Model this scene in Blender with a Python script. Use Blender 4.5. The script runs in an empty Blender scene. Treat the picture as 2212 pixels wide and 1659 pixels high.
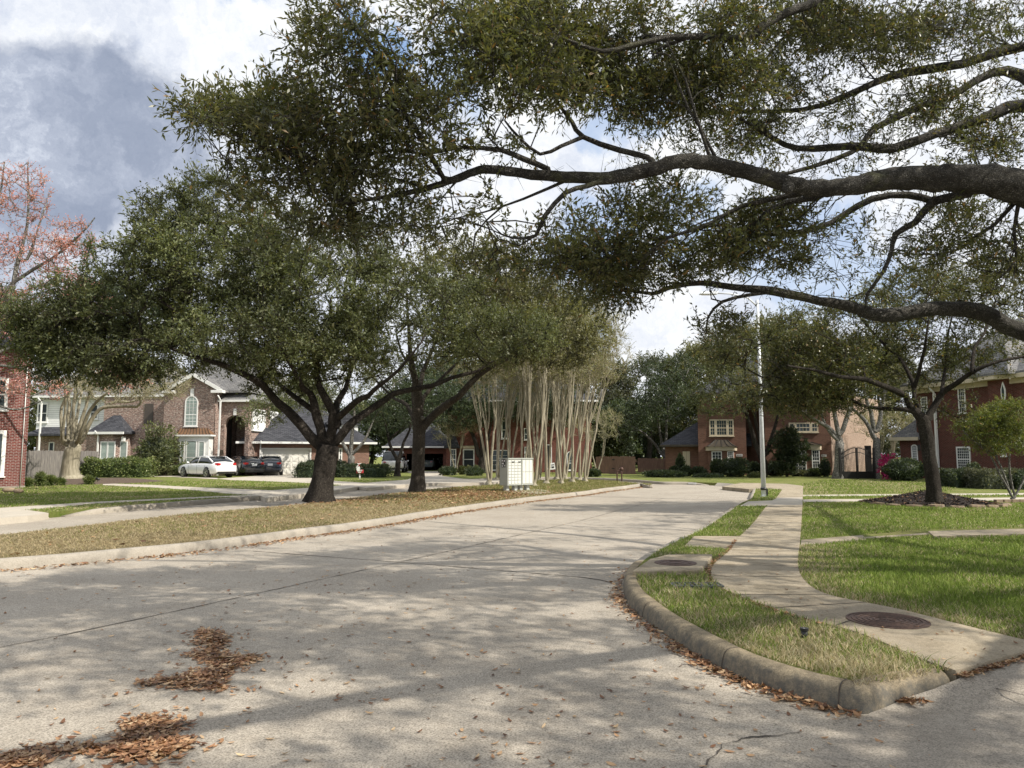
import bpy, math, random
import numpy as np
from mathutils import Vector, geometry
random.seed(7)
rng = np.random.default_rng(7)
scene = bpy.context.scene
COL = scene.collection
# ------------------------------------------------------------------ camera
FP = 1597.0; CXP = 1106.0; CYP = 829.5
PITCH = math.atan((985 - CYP) / FP); CP, SP = math.cos(PITCH), math.sin(PITCH)
CH = 1.6
cam_d = bpy.data.cameras.new('camera'); cam = bpy.data.objects.new('camera', cam_d); COL.objects.link(cam)
cam_d.sensor_width = 36; cam_d.lens = FP / 2212 * 36; cam_d.clip_start = .05; cam_d.clip_end = 3000
cam.location = (0, 0, CH); cam.rotation_euler = (math.pi / 2 + PITCH, 0, 0)
scene.camera = cam
def ray(x, y):
    a = (x - CXP) / FP; b = (CYP - y) / FP
    return Vector((a, CP - b * SP, SP + b * CP))
def at(x, y, Y):
    r = ray(x, y); t = Y / r.y
    return Vector((r.x * t, Y, CH + r.z * t))
def G(x, y, z=0.0):
    r = ray(x, y); t = (z - CH) / r.z
    return Vector((r.x * t, r.y * t, z))
def G2(pts, z=0.15): return [tuple(G(x, y, z)[:2]) for x, y in pts]
# ------------------------------------------------------------------ tagging
ORG = {}
def tag(o, label=None, cat=None, group=None, kind=None):
    if label: o['label'] = label
    if cat: o['category'] = cat
    if group: o['group'] = group
    if kind: o['kind'] = kind
    return o
def thing(name, loc, label, cat, group=None):
    o = bpy.data.objects.new(name, None); COL.objects.link(o)
    o.empty_display_size = .3; o.location = loc; ORG[o.name] = Vector(loc)
    return tag(o, label, cat, group)
# ------------------------------------------------------------------ mesh builder
def auto_uv(me):
    nf = len(me.polygons)
    if nf == 0: return
    nrm = np.empty(nf * 3); me.polygons.foreach_get('normal', nrm); nrm = nrm.reshape(-1, 3)
    ls = np.empty(nf, int); lt = np.empty(nf, int)
    me.polygons.foreach_get('loop_start', ls); me.polygons.foreach_get('loop_total', lt)
    vi = np.empty(len(me.loops), int); me.loops.foreach_get('vertex_index', vi)
    co = np.empty(len(me.vertices) * 3); me.vertices.foreach_get('co', co); co = co.reshape(-1, 3)
    fi = np.empty(len(me.loops), int)
    order = np.argsort(ls); fi[:] = np.repeat(order, lt[order])
    n = nrm[fi]; p = co[vi]
    h = np.hypot(n[:, 0], n[:, 1])
    flat = h < 1e-3
    hs = np.where(flat, 1, h)
    t = np.stack([-n[:, 1] / hs, n[:, 0] / hs, np.zeros(len(n))], 1)
    t[flat] = (1, 0, 0)
    b = np.cross(n, t)
    uv = np.stack([(p * t).sum(1), (p * b).sum(1)], 1)
    lay = me.uv_layers.new(name='UVMap'); lay.data.foreach_set('uv', uv.ravel())
class MB:
    def __init__(s): s.v = []; s.f = []; s.sm = []
    def add(s, vs, fs, smooth=False):
        o = len(s.v); s.v += [tuple(v) for v in vs]; s.f += [tuple(i + o for i in f) for f in fs]; s.sm += [smooth] * len(fs); return s
    def quad(s, *p): return s.add(p, [tuple(range(len(p)))])
    def hexa(s, b, t):
        n = len(b); fs = [tuple(reversed(range(n))), tuple(range(n, 2 * n))]
        for i in range(n):
            j = (i + 1) % n; fs.append((i, j, n + j, n + i))
        return s.add(list(b) + list(t), fs)
    def box(s, c, size, yaw=0, pitch=0):
        x, y, z = size[0] / 2, size[1] / 2, size[2] / 2; ca, sa = math.cos(yaw), math.sin(yaw)
        def T(a, b, d):
            if pitch: a, d = a * math.cos(pitch) - d * math.sin(pitch), a * math.sin(pitch) + d * math.cos(pitch)
            return (c[0] + a * ca - b * sa, c[1] + a * sa + b * ca, c[2] + d)
        return s.hexa([T(-x, -y, -z), T(x, -y, -z), T(x, y, -z), T(-x, y, -z)], [T(-x, -y, z), T(x, -y, z), T(x, y, z), T(-x, y, z)])
    def prism(s, pts, z0, z1):
        a = sum(pts[i][0] * pts[(i + 1) % len(pts)][1] - pts[(i + 1) % len(pts)][0] * pts[i][1] for i in range(len(pts)))
        if a < 0: pts = pts[::-1]
        n = len(pts); tris = geometry.tessellate_polygon([[Vector((p[0], p[1], 0)) for p in pts]])
        vs = [(p[0], p[1], z1) for p in pts] + [(p[0], p[1], z0) for p in pts]
        fs = []
        for t in tris:
            A, B, C = [pts[k] for k in t]
            cr = (B[0] - A[0]) * (C[1] - A[1]) - (B[1] - A[1]) * (C[0] - A[0])
            t = tuple(t) if cr > 0 else tuple(reversed(t)); fs.append(t)
        if z0 < z1:
            for i in range(n):
                j = (i + 1) % n; fs.append((n + i, n + j, j, i))
        return s.add(vs if z0 < z1 else vs[:n], fs)
    def tube(s, pts, rad, n=8, cap=True):
        P = np.array([tuple(p) for p in pts], float); R = np.broadcast_to(np.array(rad, float), (len(P),))
        T = np.gradient(P, axis=0); T /= np.linalg.norm(T, axis=1)[:, None] + 1e-9
        m = np.abs(T).mean(0); ref = np.eye(3)[int(np.argmin(m))]
        U = np.cross(T, ref); U /= np.linalg.norm(U, axis=1)[:, None] + 1e-9; V = np.cross(T, U)
        a = np.arange(n) * 2 * math.pi / n
        rings = P[:, None] + R[:, None, None] * (np.cos(a)[None, :, None] * U[:, None] + np.sin(a)[None, :, None] * V[:, None])
        vs = rings.reshape(-1, 3); fs = []
        for i in range(len(P) - 1):
            for k in range(n):
                k2 = (k + 1) % n; fs.append((i * n + k, i * n + k2, (i + 1) * n + k2, (i + 1) * n + k))
        s.add(vs, fs, True)
        if cap:
            o = len(s.v) - len(vs)
            s.f += [tuple(o + k for k in reversed(range(n))), tuple(o + (len(P) - 1) * n + k for k in range(n))]; s.sm += [False, False]
        return s
    def sphere(s, c, r, nu=12, nv=8):
        if not hasattr(r, '__len__'): r = (r, r, r)
        vs = []; fs = []
        for j in range(nv + 1):
            ph = math.pi * j / nv
            for i in range(nu):
                th = 2 * math.pi * i / nu
                vs.append((c[0] + r[0] * math.sin(ph) * math.cos(th), c[1] + r[1] * math.sin(ph) * math.sin(th), c[2] + r[2] * math.cos(ph)))
        for j in range(nv):
            for i in range(nu):
                i2 = (i + 1) % nu; fs.append((j * nu + i, (j + 1) * nu + i, (j + 1) * nu + i2, j * nu + i2))
        return s.add(vs, fs, True)
    def build(s, name, mat, parent=None, origin=None, bevel=0):
        if parent is not None: org = ORG[parent.name]
        else: org = Vector(origin) if origin is not None else Vector((0, 0, 0))
        me = bpy.data.meshes.new(name)
        me.from_pydata([(v[0] - org.x, v[1] - org.y, v[2] - org.z) for v in s.v], [], s.f)
        me.polygons.foreach_set('use_smooth', s.sm); me.materials.append(mat)
        auto_uv(me); me.update()
        o = bpy.data.objects.new(name, me); COL.objects.link(o)
        if parent is not None: o.parent = parent
        else: o.location = org
        ORG[o.name] = org
        if bevel:
            m = o.modifiers.new('bevel', 'BEVEL'); m.width = bevel; m.segments = 2; m.limit_method = 'ANGLE'
        return o
def np_obj(name, V, Fc, mat, parent=None, origin=None, rnd=None, col=None, smooth=False):
    org = ORG[parent.name] if parent is not None else (Vector(origin) if origin is not None else Vector((0, 0, 0)))
    me = bpy.data.meshes.new(name); V = np.asarray(V, float) - np.array(org[:])
    k = Fc.shape[1]; n = len(Fc)
    me.vertices.add(len(V)); me.vertices.foreach_set('co', V.astype(np.float32).ravel())
    me.loops.add(n * k); me.loops.foreach_set('vertex_index', Fc.astype(np.int32).ravel())
    me.polygons.add(n); me.polygons.foreach_set('loop_start', np.arange(0, n * k, k, dtype=np.int32))
    me.polygons.foreach_set('loop_total', np.full(n, k, np.int32))
    if smooth: me.polygons.foreach_set('use_smooth', np.ones(n, bool))
    if rnd is not None:
        a = me.attributes.new('rnd', 'FLOAT', 'POINT'); a.data.foreach_set('value', np.asarray(rnd, np.float32))
    if col is not None:
        a = me.attributes.new('tint', 'FLOAT_COLOR', 'POINT'); a.data.foreach_set('color', np.asarray(col, np.float32).ravel())
    me.materials.append(mat); me.update(calc_edges=True); me.validate()
    o = bpy.data.objects.new(name, me); COL.objects.link(o)
    if parent is not None: o.parent = parent
    else: o.location = org
    ORG[o.name] = org
    return o
# ------------------------------------------------------------------ materials
def newmat(name):
    m = bpy.data.materials.new(name); m.use_nodes = True; nt = m.node_tree
    return m, nt, nt.nodes['Principled BSDF'], nt.nodes['Material Output']
def N(nt, t, **k):
    n = nt.nodes.new(t)
    for a, b in k.items(): setattr(n, a, b)
    return n
def setin(nt, node, key, val):
    i = node.inputs[key]
    if isinstance(val, bpy.types.NodeSocket): nt.links.new(val, i)
    elif hasattr(val, '__len__') and len(val) == 3 and i.type == 'RGBA': i.default_value = (*val, 1)
    else: i.default_value = val
def mixc(nt, f, a, b, mode='MIX'):
    n = N(nt, 'ShaderNodeMix', data_type='RGBA', blend_type=mode)
    setin(nt, n, 0, f); setin(nt, n, 6, a); setin(nt, n, 7, b); return n.outputs[2]
def noise(nt, scale, detail=4, rough=.6, vec=None, dist=0):
    n = N(nt, 'ShaderNodeTexNoise'); n.inputs['Scale'].default_value = scale; n.inputs['Detail'].default_value = detail
    n.inputs['Roughness'].default_value = rough; n.inputs['Distortion'].default_value = dist
    if vec is not None: nt.links.new(vec, n.inputs['Vector'])
    return n.outputs['Fac']
def ramp(nt, fac, stops, interp='LINEAR'):
    n = N(nt, 'ShaderNodeValToRGB'); cr = n.color_ramp; cr.interpolation = interp
    while len(cr.elements) < len(stops): cr.elements.new(.5)
    for e, (p, c) in zip(cr.elements, stops): e.position = p; e.color = (*c, 1) if hasattr(c, '__len__') else (c, c, c, 1)
    nt.links.new(fac, n.inputs[0]); return n.outputs[0]
def objco(nt, sx=1, sy=1, sz=1):
    t = N(nt, 'ShaderNodeTexCoord'); m = N(nt, 'ShaderNodeMapping'); m.inputs['Scale'].default_value = (sx, sy, sz)
    nt.links.new(t.outputs['Object'], m.inputs[0]); return m.outputs[0]
def bump(nt, bsdf, h, strength, dist=.02):
    b = N(nt, 'ShaderNodeBump'); b.inputs['Strength'].default_value = strength; b.inputs['Distance'].default_value = dist
    nt.links.new(h, b.inputs['Height']); nt.links.new(b.outputs[0], bsdf.inputs['Normal'])
def pm(name, c1, c2=None, scale=3, rough=.7, bmp=0, bscale=40, metal=0, coat=0, stretch=(1, 1, 1), lo=.35, hi=.65):
    m, nt, b, o = newmat(name); v = objco(nt, *stretch)
    if c2 is None: c2 = tuple(c * .8 for c in c1)
    f = ramp(nt, noise(nt, scale, 5, .65, v), [(lo, 0), (hi, 1)])
    setin(nt, b, 'Base Color', mixc(nt, f, c1, c2)); b.inputs['Roughness'].default_value = rough; b.inputs['Metallic'].default_value = metal
    if coat: b.inputs['Coat Weight'].default_value = coat; b.inputs['Coat Roughness'].default_value = .03
    if bmp: bump(nt, b, noise(nt, bscale, 4, .6, v), bmp)
    return m
def brickmat(name, c1, c2, mortar, w=.215, h=.072, mo=.011, bias=0, rough=.85, c3=None):
    m, nt, b, o = newmat(name)
    uv = N(nt, 'ShaderNodeTexCoord').outputs['UV']
    t = N(nt, 'ShaderNodeTexBrick'); nt.links.new(uv, t.inputs['Vector'])
    t.inputs['Scale'].default_value = 1; t.inputs['Brick Width'].default_value = w; t.inputs['Row Height'].default_value = h
    t.inputs['Mortar Size'].default_value = mo; t.inputs['Bias'].default_value = bias; t.inputs['Mortar Smooth'].default_value = .1
    setin(nt, t, 'Color1', c1); setin(nt, t, 'Color2', c2); setin(nt, t, 'Mortar', mortar)
    c = t.outputs['Color']
    if c3 is not None:
        mp = N(nt, 'ShaderNodeMapping'); mp.inputs['Scale'].default_value = (1 / w / 1, 1 / h, 1); nt.links.new(uv, mp.inputs[0])
        f = ramp(nt, noise(nt, 1.3, 1, .5, mp.outputs[0]), [(.55, 0), (.62, 1)])
        f2 = N(nt, 'ShaderNodeMath', operation='MULTIPLY'); nt.links.new(f, f2.inputs[0])
        inv = N(nt, 'ShaderNodeMath', operation='SUBTRACT'); inv.inputs[0].default_value = 1; nt.links.new(t.outputs['Fac'], inv.inputs[1]); nt.links.new(inv.outputs[0], f2.inputs[1])
        c = mixc(nt, f2.outputs[0], c, c3)
    v = objco(nt)
    c = mixc(nt, .45, c, ramp(nt, noise(nt, .9, 5, .7, v), [(.3, .55), (.7, 1.1)]), 'MULTIPLY')
    setin(nt, b, 'Base Color', c); b.inputs['Roughness'].default_value = rough; b.inputs['Specular IOR Level'].default_value = .15
    bump(nt, b, t.outputs['Fac'], -.5, .01)
    return m
def leafmat(name, stops, trans=.35, rough=.45, vscale=.6, vdark=.55, spec=.4):
    m, nt, b, out = newmat(name)
    a = N(nt, 'ShaderNodeAttribute', attribute_name='rnd')
    c = ramp(nt, a.outputs['Fac'], stops)
    v = objco(nt)
    c = mixc(nt, 1, c, ramp(nt, noise(nt, vscale, 3, .6, v), [(.34, vdark), (.66, 1.45)]), 'MULTIPLY')
    setin(nt, b, 'Base Color', c); b.inputs['Roughness'].default_value = rough; b.inputs['Specular IOR Level'].default_value = spec
    tr = N(nt, 'ShaderNodeBsdfTranslucent'); c2 = mixc(nt, 1, c, (1.3, 1.25, .6), 'MULTIPLY'); nt.links.new(c2, tr.inputs['Color'])
    mx = N(nt, 'ShaderNodeMixShader'); mx.inputs[0].default_value = trans
    nt.links.new(b.outputs[0], mx.inputs[1]); nt.links.new(tr.outputs[0], mx.inputs[2]); nt.links.new(mx.outputs[0], out.inputs['Surface'])
    return m
def barkmat(name, dark, light, moss=None, sc=1.0, bm=.9, st=(1, 1, .45)):
    m, nt, b, out = newmat(name)
    v = objco(nt, *st)
    vo = N(nt, 'ShaderNodeTexVoronoi', feature='DISTANCE_TO_EDGE'); vo.inputs['Scale'].default_value = 22 * sc
    nz = N(nt, 'ShaderNodeTexNoise'); nz.inputs['Scale'].default_value = 9 * sc; nt.links.new(v, nz.inputs['Vector'])
    ad = mixc(nt, .30, v, nz.outputs['Color'], 'ADD'); nt.links.new(ad, vo.inputs['Vector'])
    cr = ramp(nt, vo.outputs['Distance'], [(.0, 0), (.34, 1)])
    big = ramp(nt, noise(nt, 3.5, 5, .7, v), [(.38, 0), (.62, 1)])
    c = mixc(nt, big, dark, light)
    c = mixc(nt, cr, tuple(x * .42 for x in dark), c)
    if moss: c = mixc(nt, ramp(nt, noise(nt, 2.2, 4, .7, v), [(.55, 0), (.68, .7)]), c, moss)
    c = mixc(nt, .6, c, ramp(nt, noise(nt, 60, 2, .6, v), [(.3, .6), (.7, 1.2)]), 'MULTIPLY')
    setin(nt, b, 'Base Color', c); b.inputs['Roughness'].default_value = .95; b.inputs['Specular IOR Level'].default_value = .15
    h = N(nt, 'ShaderNodeMath', operation='ADD'); nt.links.new(cr, h.inputs[0]); nt.links.new(noise(nt, 30, 4, .7, v), h.inputs[1])
    bump(nt, b, h.outputs[0], bm, .03)
    return m
M = {}
M['brick_left'] = brickmat('dark_red_brick', (.11, .016, .011), (.17, .030, .022), (.30, .25, .23))
M['brick_brown'] = brickmat('mottled_brown_brick', (.12, .066, .052), (.33, .195, .155), (.34, .30, .27), c3=(.55, .46, .40))
M['brick_garage'] = brickmat('brown_garage_brick', (.13, .05, .035), (.26, .11, .08), (.30, .25, .21))
M['brick_far'] = brickmat('deep_red_brick', (.12, .032, .024), (.19, .055, .04), (.18, .12, .10))
M['brick_orange'] = brickmat('orange_brown_brick', (.13, .060, .041), (.21, .10, .070), (.18, .13, .105))
M['brick_sunlit'] = brickmat('sunlit_salmon_brick', (.28, .185, .14), (.40, .285, .225), (.36, .30, .25))  # lighter copy of the orange-brown brick, sunlight put into its colour
M['brick_right'] = brickmat('dark_maroon_brick', (.085, .023, .018), (.135, .038, .030), (.15, .11, .09))
M['shingle'] = brickmat('charcoal_roof_shingles', (.045, .047, .055), (.085, .088, .10), (.02, .02, .024), .3, .14, .012)
M['shingle_grey'] = brickmat('grey_roof_shingles', (.16, .16, .165), (.26, .255, .25), (.07, .07, .07), .3, .14, .012)
M['siding'] = brickmat('white_board_siding', (.85, .86, .85), (.82, .83, .82), (.45, .46, .47), 60, .17, .014)
M['shutter'] = brickmat('louvred_window_shutter', (.62, .70, .66), (.52, .62, .58), (.03, .06, .055), 40, .085, .022, rough=.3)
M['darkpane'] = brickmat('dark_blind_glass', (.035, .045, .05), (.055, .07, .07), (.02, .025, .03), 40, .06, .012, rough=.12)
M['garage'] = pm('garage_door_paint', (.72, .71, .66), (.66, .65, .6), 2, .55)
M['white'] = pm('white_trim_paint', (.78, .78, .76), (.7, .7, .68), 2, .5)
M['cream'] = pm('cream_trim_paint', (.55, .48, .36), (.48, .42, .31), 2, .55)
M['copper'] = pm('copper_metal_roof', (.30, .17, .09), (.22, .13, .08), 2, .4, metal=.5)
M['bronze'] = pm('bronze_metal_roof', (.06, .05, .04), (.09, .075, .055), 2, .45, metal=.4)
M['black'] = pm('black_paint', (.012, .012, .014), (.02, .02, .02), 5, .4)
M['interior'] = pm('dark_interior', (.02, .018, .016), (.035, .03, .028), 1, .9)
M['screen'] = pm('dark_brown_screen', (.055, .045, .04), (.075, .06, .05), 2, .6)
M['glass'] = pm('window_glass', (.03, .045, .05), (.05, .07, .075), 1, .06)
M['car_white'] = pm('white_car_paint', (.80, .81, .82), (.78, .79, .80), 1, .25, coat=1)
M['car_black'] = pm('black_car_paint', (.010, .013, .018), (.012, .016, .022), 1, .2, coat=1)
M['car_blue'] = pm('dark_blue_car_paint', (.018, .026, .045), (.022, .032, .052), 1, .2, coat=1)
M['car_silver'] = pm('silver_blue_car_paint', (.30, .36, .42), (.28, .34, .40), 1, .25, coat=1)
M['car_glass'] = pm('tinted_car_glass', (.012, .018, .022), (.015, .02, .026), 1, .04, coat=.5)
M['tyre'] = pm('tyre_rubber', (.015, .015, .015), (.03, .03, .03), 20, .85)
M['rim'] = pm('alloy_rim', (.6, .6, .62), (.5, .5, .52), 5, .25, metal=.8)
M['redlamp'] = pm('red_tail_lamp', (.45, .012, .012), (.35, .01, .01), 5, .12, coat=1)
M['plate'] = pm('number_plate', (.75, .77, .8), (.6, .62, .66), 30, .4)
M['galv'] = pm('galvanised_steel', (.70, .73, .75), (.58, .61, .63), 6, .5, bmp=.1, bscale=60)
M['mailbox'] = pm('pale_grey_mailbox_paint', (.44, .46, .42), (.36, .38, .35), 1.5, .4)
M['maildoor'] = pm('pale_mailbox_door_paint', (.66, .67, .62), (.60, .61, .57), 3, .35)
M['label'] = pm('white_label', (.8, .8, .8), (.7, .7, .7), 9, .5)
M['ink'] = pm('black_ink', (.02, .02, .02), (.03, .03, .03), 9, .6)
M['red'] = pm('red_paint', (.38, .03, .035), (.3, .025, .03), 4, .4)
M['fence_grey'] = pm('weathered_grey_wood', (.24, .22, .20), (.12, .11, .11), 3, .9, .4, 30, stretch=(6, 6, .6))
M['fence_brown'] = pm('brown_cedar_wood', (.25, .15, .11), (.15, .09, .07), 3, .9, .4, 30, stretch=(6, 6, .6))
M['iron'] = pm('black_iron', (.012, .012, .012), (.03, .028, .025), 10, .5, metal=.4)
M['rust'] = pm('rusty_cast_iron', (.075, .050, .042), (.15, .095, .075), 25, .7, .5, 90, metal=.3)
M['steelgrate'] = pm('dark_steel_grate', (.05, .055, .065), (.10, .11, .12), 20, .5, metal=.5)
M['stone'] = pm('tan_edging_stone', (.30, .22, .14), (.18, .14, .10), 8, .9, .6, 30)
M['pipe'] = pm('dark_pipe_paint', (.05, .025, .02), (.10, .05, .035), 8, .6)
M['clay'] = pm('terracotta', (.35, .16, .09), (.28, .13, .08), 8, .8)
# concrete surfaces
def concrete(name, base, dark, speck=.5, stain=.5, tint=(.30, .24, .16), speck_sc=95, st_sc=1.6, st_lo=.48, st_hi=.75):
    m, nt, b, o = newmat(name); v = objco(nt)
    c = mixc(nt, ramp(nt, noise(nt, .55, 6, .7, v), [(.3, 0), (.72, 1)]), base, dark)
    c = mixc(nt, ramp(nt, noise(nt, st_sc, 7, .75, v, .6), [(st_lo, 0), (st_hi, stain)]), c, tint)
    c = mixc(nt, speck, c, ramp(nt, noise(nt, speck_sc, 3, .8, v), [(.36, .30), (.50, 1.0), (.66, 1.35)]), 'MULTIPLY')
    c = mixc(nt, speck * .6, c, ramp(nt, noise(nt, speck_sc * .3, 3, .8, v), [(.35, .55), (.6, 1.15)]), 'MULTIPLY')
    setin(nt, b, 'Base Color', c); b.inputs['Roughness'].default_value = .9; b.inputs['Specular IOR Level'].default_value = .2
    bump(nt, b, noise(nt, speck_sc, 4, .8, v), .35, .01); return m
M['road'] = concrete('aged_street_concrete', (.45, .405, .34), (.315, .282, .235), .85, .45, (.28, .235, .18), 75)
M['walk'] = concrete('pavement_concrete', (.44, .375, .275), (.29, .25, .19), .5, .75, (.20, .165, .11), 120, 2.6, .46, .66)
M['drive'] = concrete('driveway_concrete', (.50, .46, .39), (.42, .38, .32), .2, .25, (.36, .31, .24), 60)
M['apron'] = concrete('apron_concrete', (.40, .36, .305), (.28, .25, .21), .7, .5, (.22, .19, .15), 90)
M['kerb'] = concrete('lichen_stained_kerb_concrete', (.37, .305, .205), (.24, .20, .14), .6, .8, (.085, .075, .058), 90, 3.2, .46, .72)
M['kerb_far'] = concrete('worn_kerb_concrete', (.40, .36, .30), (.28, .255, .215), .35, .5, (.20, .17, .13), 70)
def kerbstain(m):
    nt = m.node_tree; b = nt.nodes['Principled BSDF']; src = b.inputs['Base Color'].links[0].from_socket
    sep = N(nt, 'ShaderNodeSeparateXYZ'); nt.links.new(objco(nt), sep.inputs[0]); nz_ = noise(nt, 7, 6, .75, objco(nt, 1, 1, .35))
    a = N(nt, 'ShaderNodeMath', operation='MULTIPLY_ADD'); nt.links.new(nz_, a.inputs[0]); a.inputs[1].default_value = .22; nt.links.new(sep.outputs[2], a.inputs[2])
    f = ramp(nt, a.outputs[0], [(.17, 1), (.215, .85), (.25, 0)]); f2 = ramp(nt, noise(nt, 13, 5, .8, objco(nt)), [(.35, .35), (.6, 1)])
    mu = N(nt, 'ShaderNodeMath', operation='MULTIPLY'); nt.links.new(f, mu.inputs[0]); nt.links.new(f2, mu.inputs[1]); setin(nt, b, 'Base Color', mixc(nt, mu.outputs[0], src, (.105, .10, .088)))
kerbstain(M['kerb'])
M['crack'] = pm('dark_joint_filler', (.035, .03, .026), (.09, .075, .06), 12, .95)
M['mulch'] = pm('dark_brown_mulch', (.012, .009, .008), (.045, .030, .023), 22, .98, 1, 30)
M['mulch_red'] = pm('reddish_brown_mulch', (.06, .042, .030), (.13, .092, .064), 14, .98, 1, 30)
# leaves and bark
M['leaf_near'] = leafmat('live_oak_leaf', [(0, (.055, .068, .028)), (.5, (.095, .108, .042)), (.85, (.15, .14, .058)), (.955, (.18, .145, .06)), (1, (.24, .15, .06))], .36, .38, .5, .65, .5)
M['leaf_oak'] = leafmat('oak_leaf', [(0, (.062, .078, .034)), (.6, (.118, .138, .060)), (1, (.20, .20, .10))], .33, .5, .5, .55)
M['leaf_oak2'] = leafmat('olive_oak_leaf', [(0, (.075, .080, .035)), (.6, (.145, .15, .065)), (1, (.22, .21, .10))], .33, .5, .5, .55)
M['leaf_dark'] = leafmat('dark_evergreen_leaf', [(0, (.028, .046, .024)), (.6, (.058, .080, .040)), (1, (.10, .12, .06))], .3, .5, .4, .5)
M['leaf_grey'] = leafmat('grey_green_leaf', [(0, (.06, .072, .045)), (.6, (.11, .12, .078)), (1, (.17, .165, .11))], .3, .6, .4, .6)
M['leaf_lit'] = leafmat('light_green_leaf', [(0, (.06, .085, .02)), (.6, (.12, .15, .04)), (1, (.24, .21, .07))], .4, .5, 1.2, .6)
M['leaf_red'] = leafmat('red_maple_blossom', [(0, (.38, .13, .13)), (.6, (.52, .25, .23)), (1, (.60, .38, .32))], .35, .6, .8, .75)
M['leaf_twig'] = leafmat('crape_myrtle_bud', [(0, (.13, .14, .06)), (.6, (.22, .23, .11)), (1, (.32, .31, .17))], .3, .7, .5, .7)
M['leaf_hedge'] = leafmat('hedge_leaf', [(0, (.05, .075, .025)), (.6, (.13, .17, .06)), (1, (.30, .30, .12))], .3, .45, 2, .6)
M['leaf_pink'] = leafmat('pink_azalea_blossom', [(0, (.28, .015, .09)), (1, (.45, .04, .17))], .3, .6, 3, .7)
M['leaf_fallen'] = leafmat('fallen_oak_leaf', [(0, (.075, .038, .022)), (.3, (.18, .085, .042)), (.65, (.33, .19, .10)), (1, (.50, .37, .23))], .12, .55, 3, .75, .4)
M['bark_near'] = barkmat('grey_oak_bark', (.12, .112, .098), (.34, .33, .30), (.19, .195, .10), 1.7, 1, (.5, 1, 1))
M['bark_oak'] = barkmat('brown_oak_bark', (.055, .046, .039), (.145, .127, .108), None, 1.35)
M['bark_mid'] = barkmat('lighter_brown_oak_bark', (.10, .086, .070), (.24, .21, .175), None, 1.35)
M['bark_pale'] = barkmat('pale_grey_oak_bark', (.20, .19, .17), (.40, .39, .36), None, .6, .6)
M['bark_myrtle'] = pm('pale_crape_myrtle_bark', (.38, .345, .26), (.19, .17, .115), 3.5, .8, .5, 14, stretch=(4, 4, .35))
M['bark_twig'] = pm('tan_twig_bark', (.36, .31, .20), (.24, .21, .13), 3, .9)
# grass sheet and blades
def grassmat(name, g1, g2, straw, f=.5):
    m, nt, b, o = newmat(name); v = objco(nt)
    c = mixc(nt, ramp(nt, noise(nt, 25, 4, .8, v), [(.35, 0), (.65, 1)]), g1, g2)
    c = mixc(nt, ramp(nt, noise(nt, .9, 6, .8, v), [(.5 - .25 * f, 0), (.9 - .3 * f, 1)]), c, straw)
    c = mixc(nt, .7, c, ramp(nt, noise(nt, 60, 3, .8, v), [(.3, .45), (.7, 1.3)]), 'MULTIPLY')
    setin(nt, b, 'Base Color', c); b.inputs['Roughness'].default_value = 1; b.inputs['Specular IOR Level'].default_value = .1
    bump(nt, b, noise(nt, 60, 4, .8, v), 1, .04); return m
M['grass_sheet'] = grassmat('lawn_turf', (.10, .15, .025), (.17, .22, .05), (.32, .28, .13))
M['dry_sheet'] = grassmat('dry_median_turf', (.17, .14, .07), (.25, .21, .11), (.34, .28, .16), 1)
def blademat():
    m, nt, b, out = newmat('grass_blades')
    a = N(nt, 'ShaderNodeAttribute', attribute_name='tint')
    setin(nt, b, 'Base Color', a.outputs['Color']); b.inputs['Roughness'].default_value = .6; b.inputs['Specular IOR Level'].default_value = .25
    tr = N(nt, 'ShaderNodeBsdfTranslucent'); nt.links.new(a.outputs['Color'], tr.inputs['Color'])
    mx = N(nt, 'ShaderNodeMixShader'); mx.inputs[0].default_value = .4
    nt.links.new(b.outputs[0], mx.inputs[1]); nt.links.new(tr.outputs[0], mx.inputs[2]); nt.links.new(mx.outputs[0], out.inputs['Surface']); return m
M['blades'] = blademat()
# ------------------------------------------------------------------ sun and sky
SUN_AZ = math.atan2(.86, -.42); SUN_EL = math.radians(43)      # azimuth from +Y towards +X
sd = Vector((math.sin(SUN_AZ) * math.cos(SUN_EL), math.cos(SUN_AZ) * math.cos(SUN_EL), math.sin(SUN_EL)))
sl = bpy.data.lights.new('sun', 'SUN'); sl.energy = 5; sl.angle = math.radians(.53); sl.color = (1, .93, .82)
so = bpy.data.objects.new('sun', sl); COL.objects.link(so); so.rotation_euler = sd.to_track_quat('Z', 'Y').to_euler()
w = bpy.data.worlds.new('World'); scene.world = w; w.use_nodes = True; nt = w.node_tree
bg = nt.nodes['Background']; bg.inputs['Strength'].default_value = .108
sky = N(nt, 'ShaderNodeTexSky', sky_type='NISHITA'); sky.sun_disc = False; sky.sun_elevation = SUN_EL; sky.sun_rotation = SUN_AZ
sky.altitude = 0; sky.air_density = 1.0; sky.dust_density = 1.2; sky.ozone_density = 1.3
tc = N(nt, 'ShaderNodeTexCoord')
def vm(op, a, b=None):
    n = N(nt, 'ShaderNodeVectorMath', operation=op)
    for i, x in enumerate((a, b)):
        if x is None: continue
        if isinstance(x, bpy.types.NodeSocket): nt.links.new(x, n.inputs[i])
        else: n.inputs[i].default_value = x
    return n
def mm(op, a, b=None, clamp=False):
    n = N(nt, 'ShaderNodeMath', operation=op); n.use_clamp = clamp
    for i, x in enumerate((a, b)):
        if x is None: continue
        if isinstance(x, bpy.types.NodeSocket): nt.links.new(x, n.inputs[i])
        else: n.inputs[i].default_value = x
    return n.outputs[0]
D0 = tc.outputs['Generated']
nz = N(nt, 'ShaderNodeTexNoise'); nz.inputs['Scale'].default_value = 4.6; nz.inputs['Detail'].default_value = 9; nz.inputs['Roughness'].default_value = .64
nt.links.new(D0, nz.inputs['Vector'])
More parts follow.
